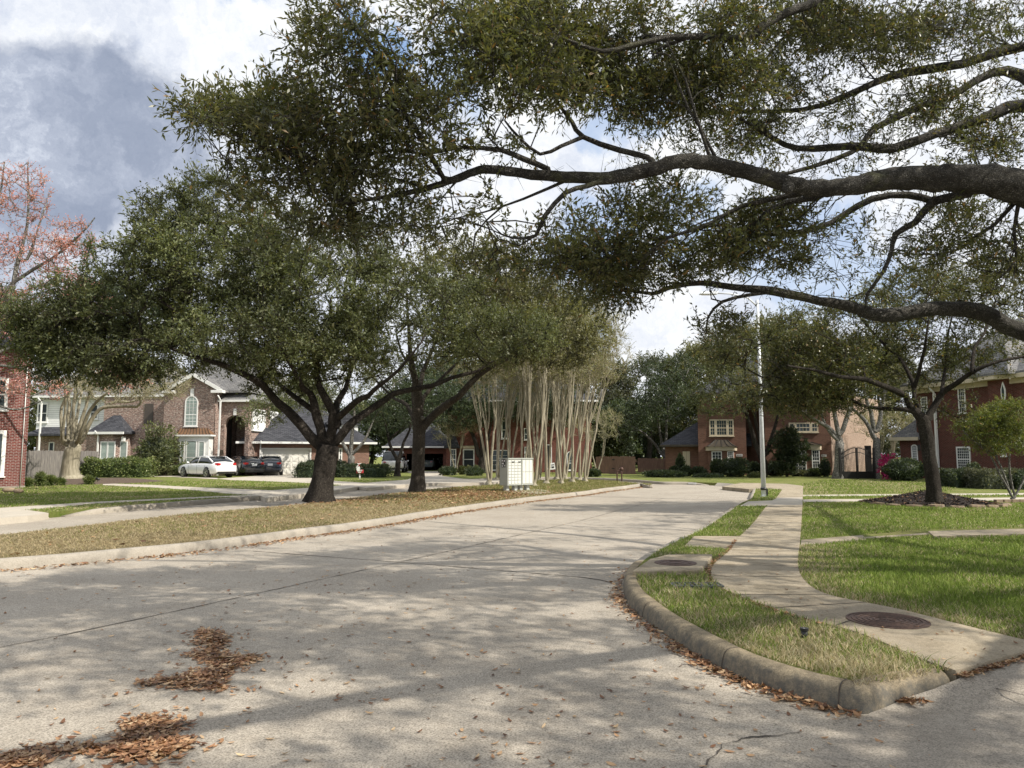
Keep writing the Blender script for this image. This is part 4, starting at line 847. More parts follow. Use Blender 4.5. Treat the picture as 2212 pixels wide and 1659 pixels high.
simple_oak((757, 1030), .15, 'grey-trunked tree beside the clipped hedge, seen between the two median oaks', forks={'l': [([(757, 985), (742, 960), (735, 930), (720, 900)], 9), ([(758, 980), (762, 930), (765, 890), (760, 850)], 9), ([(762, 980), (785, 955), (800, 925), (815, 890)], 8)]},
    tw_=17, fork_y=985, crown=[(740, 860, 110, 40, 0, 3, 130), (800, 800, 100, 60, 1, 3, 130), (650, 850, 90, 40, 1, 3, 90), (590, 880, 60, 25, 0, 2, 50), (560, 905, 50, 20, 0, 2, 30)], seed=35, leafm='leaf_oak')
simple_oak((858, 1029), .15, 'dark forked tree in front of the white parked SUV', forks={'l': [([(856, 990), (842, 960), (836, 930), (825, 890)], 8), ([(862, 990), (872, 955), (885, 930), (890, 900)], 8), ([(840, 950), (870, 925), (905, 900), (930, 885)], 5)]},
    tw_=13, fork_y=993, crown=[(850, 890, 80, 40, 0, 3, 120), (920, 900, 60, 30, 0, 3, 70), (800, 900, 40, 25, 0, 2, 35), (900, 850, 90, 40, 1, 3, 100)], barkm='bark_oak', seed=36, leafm='leaf_dark')
simple_oak((1041, 1022), .15, 'dark multi-stemmed tree right of the tall window of the deep red house', forks={'l': [([(1035, 985), (1025, 950), (1012, 925), (990, 900)], 11), ([(1042, 980), (1040, 940), (1035, 910)], 11), ([(1046, 985), (1055, 950), (1062, 910)], 8)]},
    tw_=22, fork_y=990, crown=[(1000, 895, 90, 32, 0, 3, 260), (1080, 860, 130, 50, 0, 3, 420), (960, 850, 80, 45, 0, 3, 200), (1180, 880, 90, 45, 0, 3, 260)], barkm='bark_oak', seed=37, leafm='leaf_dark')
# background trees: (x, base Y distance, crown centre y, rx, ry, trunk width m, leaf mat, label)
BG = [(250, 75, 700, 150, 110, .5, 'leaf_dark', 'tall dark tree rising behind the left house'), (330, 66, 815, 60, 34, .3, 'leaf_grey', 'greyish tree over the left house roof, left of its gable'), (520, 82, 880, 75, 42, .4, 'leaf_oak2', 'olive tree behind the arched entrance of the left house'),
      (640, 85, 870, 90, 50, .5, 'leaf_oak', 'green tree above the garage roof'), (800, 95, 930, 90, 60, .5, 'leaf_dark', 'dark tree between the garage and the deep red house'), (960, 95, 840, 110, 80, .5, 'leaf_dark', 'dark tree behind the open garage'),
      (1140, 92, 820, 130, 90, .5, 'leaf_dark', 'broad tree behind the crape myrtle grove, left'), (1270, 90, 850, 120, 90, .5, 'leaf_grey', 'greyish tree behind the crape myrtle grove, right'), (1330, 78, 930, 70, 60, .45, 'leaf_dark', 'dark tree behind the brown cedar fence'),
      (1400, 92, 850, 110, 80, .6, 'leaf_grey', 'tall grey-green tree above the cedar fence'), (1540, 88, 815, 110, 75, .5, 'leaf_oak2', 'olive tree above the orange brick house, left'), (1690, 84, 770, 120, 90, .5, 'leaf_oak2', 'olive tree above the orange brick house, beside the lamp post'),
      (1880, 80, 830, 110, 80, .5, 'leaf_grey', 'grey-green tree between the orange and the maroon brick houses'), (1350, 120, 940, 140, 50, .5, 'leaf_dark', 'far dark tree low behind the cedar fence'), (880, 100, 900, 110, 60, .5, 'leaf_oak', 'green tree filling the gap between the two garages'), (1480, 100, 900, 90, 70, .5, 'leaf_oak2', 'dark tree left of the orange brick wing'), (1300, 100, 950, 90, 55, .4, 'leaf_oak2', 'low dark tree just left behind the cedar fence'), (1420, 96, 965, 80, 45, .4, 'leaf_dark', 'low dark tree at the right end of the board fences'), (1920, 90, 940, 70, 60, .4, 'leaf_grey', 'grey-green tree behind the iron fence'), (200, 80, 930, 130, 60, .5, 'leaf_oak', 'green tree low behind the white siding wing'), (60, 90, 900, 120, 80, .5, 'leaf_oak', 'green tree behind the grey fence at the left'), (-60, 70, 720, 120, 110, .5, 'leaf_grey', 'pale hazy tree behind the red blossoms at the left edge')]
for i, (x, Y, yc, rx, ry, tw_, lm, lab) in enumerate(BG):
    b = at(x, 985 + (CH - .1) * FP / Y, Y); b.z = .1; rm = rx * Y / FP; rz = ry * Y / FP; zc = at(x, yc, Y).z; 
    c = (b.x, Y, zc); root = thing('background_tree', b, lab, 'tree', 'trees rising behind the houses'); T = Tree()
    T.limb([b, (b.x + .3, Y, zc * .45), (b.x - .2, Y, zc)], [tw_ / 2 * 1.2, tw_ / 2, .08])
    n = int(min(620, 26 * rm * rz)); A = ell(c, (rm, rm * .8, rz), n, .5); A = A[noise_keep(A, .8, -1.3, 50 + i)]
    T.grow(A, 1.0, .3); T.radii(.03, 2.4); T.mesh('trunk', M['bark_oak'], root, minr=.03, nb=8)
    crown_leaves(root, T, M[lm], 7, 1.1, 9, .27, .15, name='crown')
# a bare utility pole behind the cedar fence
b = at(1302, 1014, 82)
t = thing('utility_pole', (b.x, b.y, .1), 'pale thick bare pole rising behind the cedar fence', 'pole'); m = MB(); m.tube([(b.x, b.y, .1), (b.x, b.y, 9)], [.26, .17], 12); m.build('shaft', M['bark_pale'], t)
b = at(1338, 1014, 80)
# ================================================================== crape myrtles
def myrtle(px, label, stems, top_y, h_fork=.28, tw_=.09, spread=.9, seed=0, leaves=1, name='crape_myrtle', group='crape myrtles in the grove', z=.16, lean=0):
    b = G(px[0], px[1], z); Y = b.y; r_ = random.Random(seed); Htot = at(px[0], top_y, Y).z
    root = thing(name, b, label, 'tree', group); T = Tree(); T.node((b.x, b.y, z - .05), -1, tw_ * 2.0); T.node((b.x, b.y, z + .12), 0, tw_ * 1.7); st = len(T.P) - 1
    for k in range(stems):
        a = 2 * math.pi * k / stems + r_.uniform(-.5, .5); d = Vector((math.cos(a), math.sin(a), 0)); zf = z + (Htot - z) * (h_fork + r_.uniform(-.06, .08))
        s0 = d * .10; p1 = b + s0 + Vector((0, 0, .35)); p2 = b + d * (.22 * spread) + Vector((lean * .3, 0, zf * .55)); p3 = b + d * (.42 * spread) + Vector((lean * .6, 0, zf))
        T.limb([p1, p2, p3], [tw_, tw_ * .85, tw_ * .8], st, .4, .1); f = len(T.P) - 1
        for j in range(r_.choice((6, 7, 8))):
            a2 = a + r_.uniform(-1.4, 1.4); d2 = Vector((math.cos(a2), math.sin(a2), 0)); q = T.P[f]; zz = Htot - z
            e1 = Vector(q) + d2 * r_.uniform(.06, .16) + Vector((0, 0, zz * .08)); e2 = Vector(q) + d2 * r_.uniform(.15, .38) + Vector((lean * .8, 0, zz * .25)); e3 = Vector(q) + d2 * r_.uniform(.3, .8) + Vector((lean * 1.4, 0, zz * r_.uniform(.40, .55)))
            T.limb([e1, e2, e3], [tw_ * .36, tw_ * .28, tw_ * .18], f, .4, .15)
    cz = z + (Htot - z) * .84; A = ell((b.x + lean * 1.6, b.y, cz), (2.0 * spread + .6, 1.9, (Htot - z) * .30), int(210 * leaves), .1)
    T.grow(A, .45, .35); T.radii(.012, 2.6); T.mesh('trunk', M['bark_myrtle'], root, nb=8, big=.05, flare=(.14, 1.0))
    crown_leaves(root, T, M['leaf_twig'], 7, .55, 4, .12, .034, name='crown', twig=.008, twigmat=M['bark_twig'], upb=.8, spread=.6)
MY = [((1057, 1046), 'crape myrtle immediately left of the cluster mailboxes', 3, 700), ((1153, 1049), 'nearest crape myrtle right behind the cluster mailboxes', 3, 640), ((1181, 1044), 'flared-base crape myrtle, next to the right of the one by the mailboxes', 3, 650), ((1164, 1037), 'thin crape myrtle at the back, between the two nearest right of the mailboxes', 3, 690),
      ((1213, 1044), 'rough dark-streaked crape myrtle in the middle of the grove', 3, 665), ((1203, 1035), 'back-row crape myrtle behind the dark-streaked one', 3, 700), ((1237, 1041), 'crape myrtle with a dark hollow at its foot', 3, 680), ((1253, 1037), 'crape myrtle second from the right end of the grove', 3, 690), ((1265, 1039), 'rightmost crape myrtle of the grove, its stems leaning right', 3, 690), ((1075, 1036), 'crape myrtle half hidden behind the left side of the mailboxes', 3, 720), ((1128, 1037), 'crape myrtle directly behind the mailboxes', 3, 700), ((1100, 1034), 'slender crape myrtle behind and left of the mailboxes in the back row', 3, 710), ((1222, 1033), 'slender back-row crape myrtle right of the dark-streaked one', 3, 700), ((1144, 1034), 'slender back-row crape myrtle just right of the mailbox top', 3, 700)]
for i, (px, lab, st, ty) in enumerate(MY): myrtle(px, lab, st, ty, seed=i + 3, lean=(.45 if i == 8 else .25 if i > 4 else -.25 if i in (0, 9) else 0), tw_=.068 if i != 1 else .08, z=.16)
myrtle((984, 1022), 'small bare crape myrtle by the bay of the deep red house', 2, 905, seed=40, tw_=.07, leaves=.5, name='bare_crape_myrtle', group=None, z=.15)
myrtle((1915, 1028), 'thin bare crape myrtle stems behind the black iron fence', 4, 890, seed=41, tw_=.07, leaves=.6, name='bare_crape_myrtle', group=None, z=.15, h_fork=.2)
myrtle((1290, 1024), 'slim bare tree at the left end of the brown cedar fence', 2, 900, seed=42, tw_=.06, leaves=.5, name='bare_crape_myrtle', group=None, z=.15)
# large old crape myrtle on the left lawn
Yq = 42; b = at(150, 1033, Yq)
root = thing('old_crape_myrtle', (b.x, b.y, .3), 'massive smooth pale crape myrtle with a bundle of fluted trunks on the left mulch bed', 'tree'); T = Tree()
T.limb(pxpts([(152, 1038), (151, 1025), (153, 1000), (157, 975), (160, 960)], Yq), [.62, .46, .43, .48, .52])
for pts, w0 in [([(140, 958), (134, 930), (132, 900), (133, 880), (148, 850)], 9), ([(148, 950), (148, 900), (150, 870), (146, 840), (150, 800)], 9), ([(158, 950), (158, 905), (160, 870), (165, 830)], 9), ([(160, 960, 1), (165, 910, 1), (172, 870, 1.5), (178, 840, 2)], 8),
        ([(165, 955), (172, 920), (185, 880), (192, 855), (200, 830)], 9), ([(170, 950, -.5), (182, 915, -.8), (195, 885, -1), (212, 865, -1.2), (235, 845, -1.5)], 9), ([(175, 955), (188, 925), (205, 895), (225, 880), (262, 878), (295, 878), (305, 868)], 10), ([(178, 950, .8), (196, 912, 1), (215, 885, 1.3), (250, 868, 1.5), (280, 868, 1.8), (310, 860, 2)], 8), ([(150, 945, .8), (155, 900, 1.2), (165, 860, 1.5), (185, 830, 2)], 7), ([(135, 950, -.6), (138, 910, -.8), (142, 870, -1), (140, 835, -1.2)], 7)]:
    T.limb(pxpts(pts, Yq), [w0 * Yq / FP / 2 * .95, w0 * Yq / FP / 2 * .55], None, .5, .1)
A = np.vstack([ell(*pb(230, 840, 120, 30, Yq, 3, 150)[:2], 170, .1), ell(*pb(340, 830, 70, 40, Yq, 2.5, 90)[:2], 110, .1), ell(*pb(160, 800, 110, 50, Yq, 3, 120)[:2], 130, .1)])
T.grow(A, .5, .3); T.radii(.014, 2.5); T.mesh('trunk', M['bark_myrtle'], root, nb=12, big=.08, flare=(.25, .5))
crown_leaves(root, T, M['leaf_twig'], 5, .6, 4, .10, .03, name='crown', twig=.009, twigmat=M['bark_twig'], upb=.4, spread=.6)
# red maple
Yr = 31; root = thing('red_maple', (at(-110, 1050, Yr).x, Yr, .15), 'red maple in coral-red blossom reaching in from the left edge', 'tree'); T = Tree(); bx = at(-110, 1050, Yr).x
T.limb([(bx, Yr, .1), (bx, Yr, 2.2), (bx + .3, Yr, 4)], [.34, .28, .26])
for pts, w0 in [([(-60, 760), (0, 690), (40, 560), (60, 470), (60, 350)], 14), ([(-40, 700), (30, 610), (110, 560), (170, 510), (205, 470)], 10), ([(-60, 600), (-20, 500), (0, 420), (10, 350)], 9), ([(-60, 800), (0, 790), (60, 800, -1), (110, 830, -1), (60, 860, -1.5)], 7), ([(-50, 860), (0, 877), (30, 885), (60, 880), (100, 860)], 6), ([(-40, 780), (60, 740, 1), (160, 760, 1.5), (240, 800, 2), (290, 840, 2)], 8), ([(60, 560), (80, 500), (100, 440)], 6)]:
    T.limb(pxpts(pts, Yr), [w0 * Yr / FP / 2, 2.5 * Yr / FP / 2], None, .5, .15)
A = np.vstack([ell(*pb(x, y, rx, ry, Yr, rY, n), .05) for x, y, rx, ry, rY, n in ((40, 420, 60, 80, 1.5, 110), (70, 560, 110, 80, 2, 190), (160, 520, 50, 50, 1.2, 60), (30, 680, 90, 60, 2, 120), (170, 640, 60, 50, 1.5, 60), (60, 840, 90, 30, 1.5, 55), (250, 815, 60, 30, 1.5, 60))])
T.grow(A, .4, .3); T.radii(.009, 2.5); T.mesh('trunk', M['bark_pale'], root, nb=8, minr=.008)
crown_leaves(root, T, M['leaf_red'], 4, .42, 6, .075, .05, name='blossom', twig=.007, twigmat=M['bark_pale'], upb=.5)
# small leaning tree at the right edge
b = G(2187, 1082, .2); Y8 = b.y; root = thing('small_leaning_tree', b, 'small light-green tree with thin leaning stems at the right edge', 'tree'); T = Tree()
T.limb(pxpts([(2190, 1086), (2187, 1076)], Y8), [.09, .07])
for pts in ([(2185, 1070), (2160, 1025), (2140, 985), (2100, 950), (2080, 930)], [(2186, 1068), (2166, 1020), (2150, 980), (2145, 940), (2140, 900)], [(2192, 1070), (2180, 1020), (2182, 960), (2190, 900)], [(2195, 1070), (2215, 1030), (2240, 980), (2270, 920)], [(2150, 985), (2120, 960), (2095, 925)]):
    T.limb(pxpts(pts, Y8), [.036, .016], None, .3, .3)
A = np.vstack([ell(*pb(x, y, rx, ry, Y8, rY, n), .2) for x, y, rx, ry, rY, n in ((2130, 925, 65, 40, .9, 150), (2190, 900, 70, 40, 1.0, 170), (2230, 930, 60, 50, 1.0, 110), (2160, 965, 60, 20, .8, 50))]); A = A[noise_keep(A, 3, -1.4, 9)]
T.grow(A, .2, .3); T.radii(.005, 2.5); T.mesh('trunk', M['bark_pale'], root, nb=8, big=.02)
crown_leaves(root, T, M['leaf_lit'], 7, .24, 9, .06, .028, name='crown', upb=.2)
# magnolia sapling before the orange brick house
b = at(1700, 1028, 52); root = thing('magnolia', (b.x, b.y, .15), 'glossy dark green magnolia between the lamp post and the right bay window', 'tree'); T = Tree()
T.limb([(b.x, b.y, .1), (b.x, b.y, 1.5), (b.x + .1, b.y, 3.6)], [.1, .08, .03])
A = np.vstack([ell(*pb(x, y, rx, ry, 52, rY, n), .2) for x, y, rx, ry, rY, n in ((1700, 960, 42, 35, 1.1, 150), (1715, 990, 32, 12, .9, 50), (1695, 1010, 22, 14, .8, 40))]); T.grow(A, .4, .3); T.radii(.01); T.mesh('trunk', M['bark_oak'], root, nb=8)
crown_leaves(root, T, M['leaf_dark'], 5, .3, 8, .18, .08, name='crown')
# ================================================================== shrubs
def shrub(name, c, r, label, leafm='leaf_hedge', leaf=.05, n=None, cat='bush', box=False, group=None, asp=.5, rough=.12, yaw=0):
    """c: centre of base; r: (rx, ry, h). leafy shell over a dark core"""
    cx, cy, cz = c; rx, ry, h = r; area = 2 * math.pi * ((rx + ry) / 2) * h * .6 + 3.1 * rx * ry
    n = n or int(min(26000, max(900, area / (leaf * leaf * asp) * 2.6)))
    leaf *= 1.25; u = unit(rng.normal(0, 1, (n, 3))); u[:, 2] = np.abs(u[:, 2]) if box else u[:, 2]
    if box:
        P = rng.uniform(-1, 1, (n, 3)); P[:, 2] = rng.uniform(0, 1, n); fa = np.array([ry * h, rx * h, rx * ry * 2.0]); fc = rng.choice(3, n, p=fa / fa.sum()); sg = np.where(rng.random(n) < .5, -1, 1)
        P[fc == 0, 0] = sg[fc == 0]; P[fc == 1, 1] = sg[fc == 1]; P[fc == 2, 2] = 1; u = np.zeros((n, 3)); u[np.arange(n), fc] = np.where(fc == 2, 1, sg)
        q_ = np.abs(P[:, :2]); rr_ = np.maximum(0, (q_.max(1) - .75) / .25) * np.maximum(0, (P[:, 2] - .7) / .3); P *= (1 - .16 * rr_)[:, None]
    else: P = u.copy()
    fld = np.zeros(n)
    for k in range(7):
        kk = rng.normal(0, 1, 3); fld += np.sin((P * np.array([rx, ry, h]) @ kk) * 5.0 / max(.5, min(rx, h)) + k)
    P = P * (1 + rough * fld[:, None] / 3) * rng.uniform(.88 if box else .80, 1.03, (n, 1))
    if box: X = P * np.array([rx, ry, h]); X[:, 2] = P[:, 2] * h
    else: X = P * np.array([rx, ry, h / 2]); X[:, 2] += h / 2
    ca, sa = math.cos(yaw), math.sin(yaw); X[:, :2] = np.stack([X[:, 0] * ca - X[:, 1] * sa, X[:, 0] * sa + X[:, 1] * ca], 1)
    X[:, 2] = np.maximum(X[:, 2], .02); B = X + np.array([cx, cy, cz]); d = unit(u * .8 + rng.normal(0, .7, (n, 3)) + np.array([0, 0, .3])); side = unit(np.cross(d, rng.normal(0, 1, (n, 3)))); l = leaf * rng.uniform(.7, 1.3, (n, 1)); w_ = l * asp
    V = np.stack([B, B + d * l * .5 + side * w_ * .5, B + d * l, B + d * l * .5 - side * w_ * .5], 1).reshape(-1, 3); F = np.arange(n * 4).reshape(-1, 4)
    R = np.repeat(np.clip(rng.beta(2, 2, n) * .7 + .3 * (fld / 6 + .5), 0, 1), 4)
    # core
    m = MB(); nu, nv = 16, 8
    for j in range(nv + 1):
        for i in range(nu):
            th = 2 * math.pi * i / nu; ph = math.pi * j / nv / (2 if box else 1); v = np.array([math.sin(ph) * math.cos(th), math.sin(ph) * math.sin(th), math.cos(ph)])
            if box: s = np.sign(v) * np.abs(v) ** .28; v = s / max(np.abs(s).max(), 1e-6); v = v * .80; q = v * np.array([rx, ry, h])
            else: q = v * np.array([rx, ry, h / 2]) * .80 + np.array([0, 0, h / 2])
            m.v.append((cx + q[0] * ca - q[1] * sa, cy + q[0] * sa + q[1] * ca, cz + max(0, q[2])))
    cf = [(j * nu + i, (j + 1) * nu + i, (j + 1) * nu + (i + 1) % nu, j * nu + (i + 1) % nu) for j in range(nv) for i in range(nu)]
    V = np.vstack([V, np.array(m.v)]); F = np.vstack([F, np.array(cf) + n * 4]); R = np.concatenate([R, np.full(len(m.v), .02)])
    o = np_obj(name, V, F, M[leafm], None, (cx, cy, cz), rnd=R); return tag(o, label, cat, group)
def px_shrub(name, x0, x1, ytop, Y, label, **k):
    a = at(x0, 1000, Y); b_ = at(x1, 1000, Y); top = at((x0 + x1) / 2, ytop, Y).z; rx = (b_.x - a.x) / 2; z = k.pop('z', .15); ry = k.pop('ry', rx * .8)
    return shrub(name, ((a.x + b_.x) / 2, Y, z), (rx, ry, top - z), label, **k)
px_shrub('clipped_hedge', 172, 330, 993, 51, 'long rounded clipped hedge in front of the left house', box=True, ry=.8, leaf=.11)
px_shrub('tall_shrub', 295, 384, 933, 54.3, 'tall loose dark shrub between the hedge and the white bay window', leaf=.16, leafm='leaf_oak', rough=.35, ry=1.0)
px_shrub('low_shrub', 372, 452, 1000, 54.6, 'low shrub below the white bay window behind the white car', leaf=.11, ry=.6)
px_shrub('clipped_hedge', 641, 700, 1003, 50, 'dark clipped hedge right of the garage door, left of the big oak trunk', box=True, ry=.7, leaf=.11, leafm='leaf_dark')
px_shrub('clipped_hedge', 716, 845, 1006, 51, 'dark clipped hedge behind the red novelty mailbox', box=True, ry=.7, leaf=.11, leafm='leaf_dark')
px_shrub('low_shrub', 718, 752, 995, 53.5, 'small dark shrub under the garage side windows', leaf=.11, leafm='leaf_dark')
px_shrub('low_shrub', 657, 690, 996, 53, 'small dark shrub peeping over the hedge by the garage door', leaf=.11, leafm='leaf_dark')
px_shrub('round_bush', 992.5, 1006, 1007, 58, 'left ball of the three clipped round bushes under the tall window', leaf=.1, group='clipped round bushes', leafm='leaf_oak')
px_shrub('round_bush', 1006, 1020, 1008, 58, 'middle ball of the three clipped round bushes under the tall window', leaf=.1, group='clipped round bushes', leafm='leaf_oak')
px_shrub('round_bush', 1022, 1034, 1007, 58, 'right ball of the three clipped round bushes, against the dark stems', leaf=.1, group='clipped round bushes', leafm='leaf_oak')
px_shrub('grassy_clump', 1010, 1042, 1014, 55, 'low strappy clump in front of the round bushes', leaf=.25, asp=.12, leafm='leaf_dark')
px_shrub('grassy_clump', 950, 985, 1012, 56, 'low leafy plants left of the round bushes', leaf=.2, asp=.2, leafm='leaf_dark')
px_shrub('low_shrub', 1268, 1295, 1015, 52, 'low shrub at the foot of the slim tree by the cedar fence', leaf=.14, leafm='leaf_dark')
px_shrub('ground_cover_patch', 1392, 1478, 1018, 52, 'low patch of dark ground cover around the far round-crowned tree', leaf=.13, ry=1.4, leafm='leaf_dark')
for i, (x0, x1, yt, Y, lab, lm) in enumerate([(1461, 1477, 985, 54.5, 'upright dark shrub left of the cream shutters', 'leaf_dark'), (1448, 1463, 1009, 54, 'small dark shrub below the far brick wing', 'leaf_dark'), (1470, 1492, 1009, 53.5, 'low dark shrub under the cream shutters', 'leaf_dark'), (1494, 1524, 1010, 53.5, 'low dark shrub right of the cream shutters', 'leaf_dark'),
        (1536, 1562, 993, 53, 'dark bush covering the left part of the bay window', 'leaf_dark'), (1556, 1616, 990, 52, 'large round dark bush in front of the left bay window', 'leaf_dark'), (1614, 1644, 1000, 54, 'dark bush in the shaded entrance recess', 'leaf_dark'), (1655, 1695, 998, 54, 'dark bush right of the lamp post', 'leaf_dark'),
        (1710, 1745, 1018, 53, 'greyish low shrub under the right bay window', 'leaf_grey'), (1742, 1772, 1014, 53, 'green low shrub under the right bay window corner', 'leaf_dark'), (1618, 1650, 1023, 50, 'low spreading plant just left of the lamp post', 'leaf_oak'), (1500, 1560, 1026, 51, 'low strip of ground cover before the orange brick house', 'leaf_dark')]):
    px_shrub('bush', x0, x1, yt, Y, lab, leaf=.14, leafm=lm)
px_shrub('bush', 1912, 1992, 991, 43, 'wide dark green bush at the left corner of the maroon brick house', leaf=.11, leafm='leaf_dark')
px_shrub('azalea', 1902, 1936, 986, 46, 'bright pink flowering azalea by the iron fence', leaf=.12, asp=.8, leafm='leaf_pink', rough=.3)
px_shrub('clipped_hedge', 2036, 2110, 1017, 35, 'left rounded section of the dark hedge under the maroon brick wall', box=True, ry=.8, leaf=.08, leafm='leaf_dark')
px_shrub('clipped_hedge', 2098, 2172, 1017, 33.5, 'middle greyish section of the hedge under the maroon brick wall', box=True, ry=.9, leaf=.08, leafm='leaf_grey')
px_shrub('clipped_hedge', 2166, 2260, 1020, 33, 'right dark section of the hedge at the picture edge', box=True, ry=.9, leaf=.08, leafm='leaf_dark')
px_shrub('low_shrub', 2080, 2120, 1003, 36, 'loose dark shrub before the tall white window', leaf=.09, leafm='leaf_dark')
b = at(1783, 1028, 52); shrub('conical_bush', (b.x, b.y, .15), (.32, .32, 1.25), 'small dark conical bush beside the right bay window', 'leaf_dark', .1)
for x0, x1, yt, Y, lab in ((78, 100, 1016, 36, 'wispy green plant by the corner of the red brick wall'), (100, 120, 1022, 36.5, 'spiky green plant between the brick wall and the old crape myrtle'), (124, 142, 1026, 37, 'tiny green plant left of the pale trunk'), (186, 205, 1022, 38, 'small bright green plant right of the pale trunk'), (50, 70, 1028, 35, 'strappy plant below the red brick wall')):
    px_shrub('garden_plant', x0 + 3, x1 - 3, yt + 11, Y, lab, leaf=.16, asp=.14, leafm='leaf_hedge', rough=.5, z=.22)
# ------------------------------------------------------------------ grass blades and fallen leaves
def inpoly(P, poly):
    x, y = P[:, 0], P[:, 1]; ins = np.zeros(len(P), bool); q = np.array(poly, float); n = len(q); j = n - 1
    for i in range(n):
        xi, yi, xj, yj = q[i, 0], q[i, 1], q[j, 0], q[j, 1]
        c = ((yi > y) != (yj > y)) & (x < (xj - xi) * (y - yi) / (yj - yi + 1e-12) + xi); ins ^= c; j = i
    return ins
def fbm(P, sc, seed):
    r = np.random.default_rng(seed); v = np.zeros(len(P))
    for o in range(4):
        for _ in range(4):
            a = r.uniform(0, 6.28); k = np.array([math.cos(a), math.sin(a)]) * sc * 2 ** o * r.uniform(.7, 1.4); v += np.sin(P @ k + r.uniform(0, 6.28)) / 1.6 ** o
    return v / 4.5
def scatter(poly, dens, dref, holes=True, cap=400000):
    q = np.array(poly); lo, hi = q.min(0), q.max(0); area = (hi - lo).prod(); n = int(min(area * dens, 6e6)); P = rng.uniform(lo, hi, (n, 2))
    d = np.hypot(P[:, 0], P[:, 1]); P = P[rng.random(n) < np.minimum(1, (dref / np.maximum(d, .5)) ** 2)]
    P = P[inpoly(P, poly)]
    P = P[(np.abs(P[:, 0]) / np.maximum(P[:, 1], .1)) < .80]
    if holes:
        for h in PATHS: P = P[~inpoly(P, h)]
    return P[:cap]
GREEN = np.array([(.13, .20, .03), (.21, .29, .05), (.29, .36, .085)]); STRAW = np.array([(.50, .43, .26), (.60, .53, .35), (.42, .34, .19)]); DRY = np.array([(.42, .34, .19), (.28, .22, .12), (.54, .45, .28)])
def grass(name, poly, dens, dref, h, w, straw, label, lean=.5, z=.148, green=GREEN, dry=STRAW, seed=1, psc=1.2, zfun=None, thin=None):
    P = scatter(poly, dens, dref); n = len(P)
    if thin is not None: P = P[rng.random(n) < thin(P)]; n = len(P)
    f = fbm(P, psc, seed); f2 = fbm(P, 6, seed + 1); s = straw(P) if callable(straw) else straw
    isd = rng.random(n) < np.clip(s + .30 * f + .18 * f2, .02, .98)
    C = np.where(isd[:, None], dry[rng.integers(0, 3, n)], green[rng.integers(0, 3, n)]) * rng.uniform(.7, 1.2, (n, 1))
    d = np.hypot(P[:, 0], P[:, 1]); hh = h * rng.uniform(.45, 1.25, n) * np.where(isd, .65, 1) * (1 + .25 * f2); ww = w * np.maximum(1, d / dref) * rng.uniform(.7, 1.3, n)
    a = rng.uniform(0, 6.28, n); b = rng.uniform(0, 6.28, n); ln = hh * lean * rng.uniform(.2, 1.8, n) * np.where(isd, 1.5, 1)
    zz = np.full(n, z) if zfun is None else zfun(P); B = np.stack([P[:, 0], P[:, 1], zz], 1); sd_ = np.stack([np.cos(a), np.sin(a), np.zeros(n)], 1) * (ww / 2)[:, None]
    tip = B + np.stack([np.cos(b) * ln, np.sin(b) * ln, hh], 1); mid = B + np.stack([np.cos(b) * ln * .35, np.sin(b) * ln * .35, hh * .6], 1)
    V = np.stack([B - sd_, B + sd_, mid + sd_ * .7, tip, mid - sd_ * .7], 1).reshape(-1, 3); F = (np.array([[0, 1, 2, 4]])[None] + (np.arange(n) * 5)[:, None, None]).reshape(-1, 4)
    F2 = (np.array([[4, 2, 3, 3]])[None]); 
    T1 = (np.array([[0, 1, 2], [0, 2, 4], [4, 2, 3]])[None] + (np.arange(n) * 5)[:, None, None]).reshape(-1, 3)
    col = np.concatenate([np.repeat(C, 5, 0), np.ones((n * 5, 1))], 1)
    o = np_obj(name, V, T1, M['blades'], None, None, col=col); return tag(o, label, 'grass', None, 'stuff')
rin = inner(rightS, .17)
k0 = near_idx(rin, G2([(1380, 1238)], .15)[0])
V1 = rin[k0:] + G2([(1833, 1482), (1850, 1490), (1950, 1475), (2063, 1455)], .15) + [p for p in walkL if p[1] < 11]
V1 = rin[k0:] + G2([(1850, 1489), (1950, 1475), (2063, 1454)], .13) + walkL[:near_idx(walkL, G2([(1534, 1243)], .16)[0]) + 1] + G2([(1515, 1236), (1385, 1238)], .15)
nosep = G2([(1860, 1480)], .15)[0]
def st_v(P):
    d = np.hypot(P[:, 0] - nosep[0], P[:, 1] - nosep[1]); return .42 + .65 * np.clip(1 - d / 2.3, 0, 1)
grass('verge_grass', V1, 3800, 5.5, .075, .0055, st_v, 'green and straw tufted grass in the corner verge inside the thick kerb', .8)
V2 = rin[near_idx(rin, G2([(1596, 1093)], .15)[0]):near_idx(rin, G2([(1404, 1207)], .15)[0])] + G2([(1440, 1200.5), (1541, 1201)], .15) + walkL[near_idx(walkL, G2([(1542, 1219)], .16)[0]):near_idx(walkL, G2([(1657, 1091.7)], .16)[0]) + 1]
grass('verge_grass', V2, 2600, 9, .055, .0065, lambda P: np.clip(.5 - .3 * (P[:, 1] - 10) / 4, .2, .5), 'grass strip between the street and the pavement from the storm inlet to the lamp', .7)
VI = [tuple(p) for p in inner(rightS[4:near_idx(rightS, G2([(1617, 1081)], 0)[0])], .17)] + G2([(1625, 1081), (1668, 1080), (1684, 1068), (1688, 1056), (1640, 1053)], .15)
grass('island_grass', VI, 900, 14, .07, .010, .25, 'grass around the foot of the street lamp', .6)
R1 = walkR[:near_idx(walkR, G2([(1730, 1178)], .16)[0]) + 1][:: -1] + [(6.5, 7.1), (11, 7.8), (12, 14)] + G2([(2212, 1153), (2018, 1159), (1872, 1167), (1732, 1178)], .15)
def st_r(P):
    W = np.array(walkR); d = np.sqrt(((P[:, None, :] - W[None]) ** 2).sum(-1)).min(1); return .10 + .62 * np.exp(-(d / .6) ** 2)
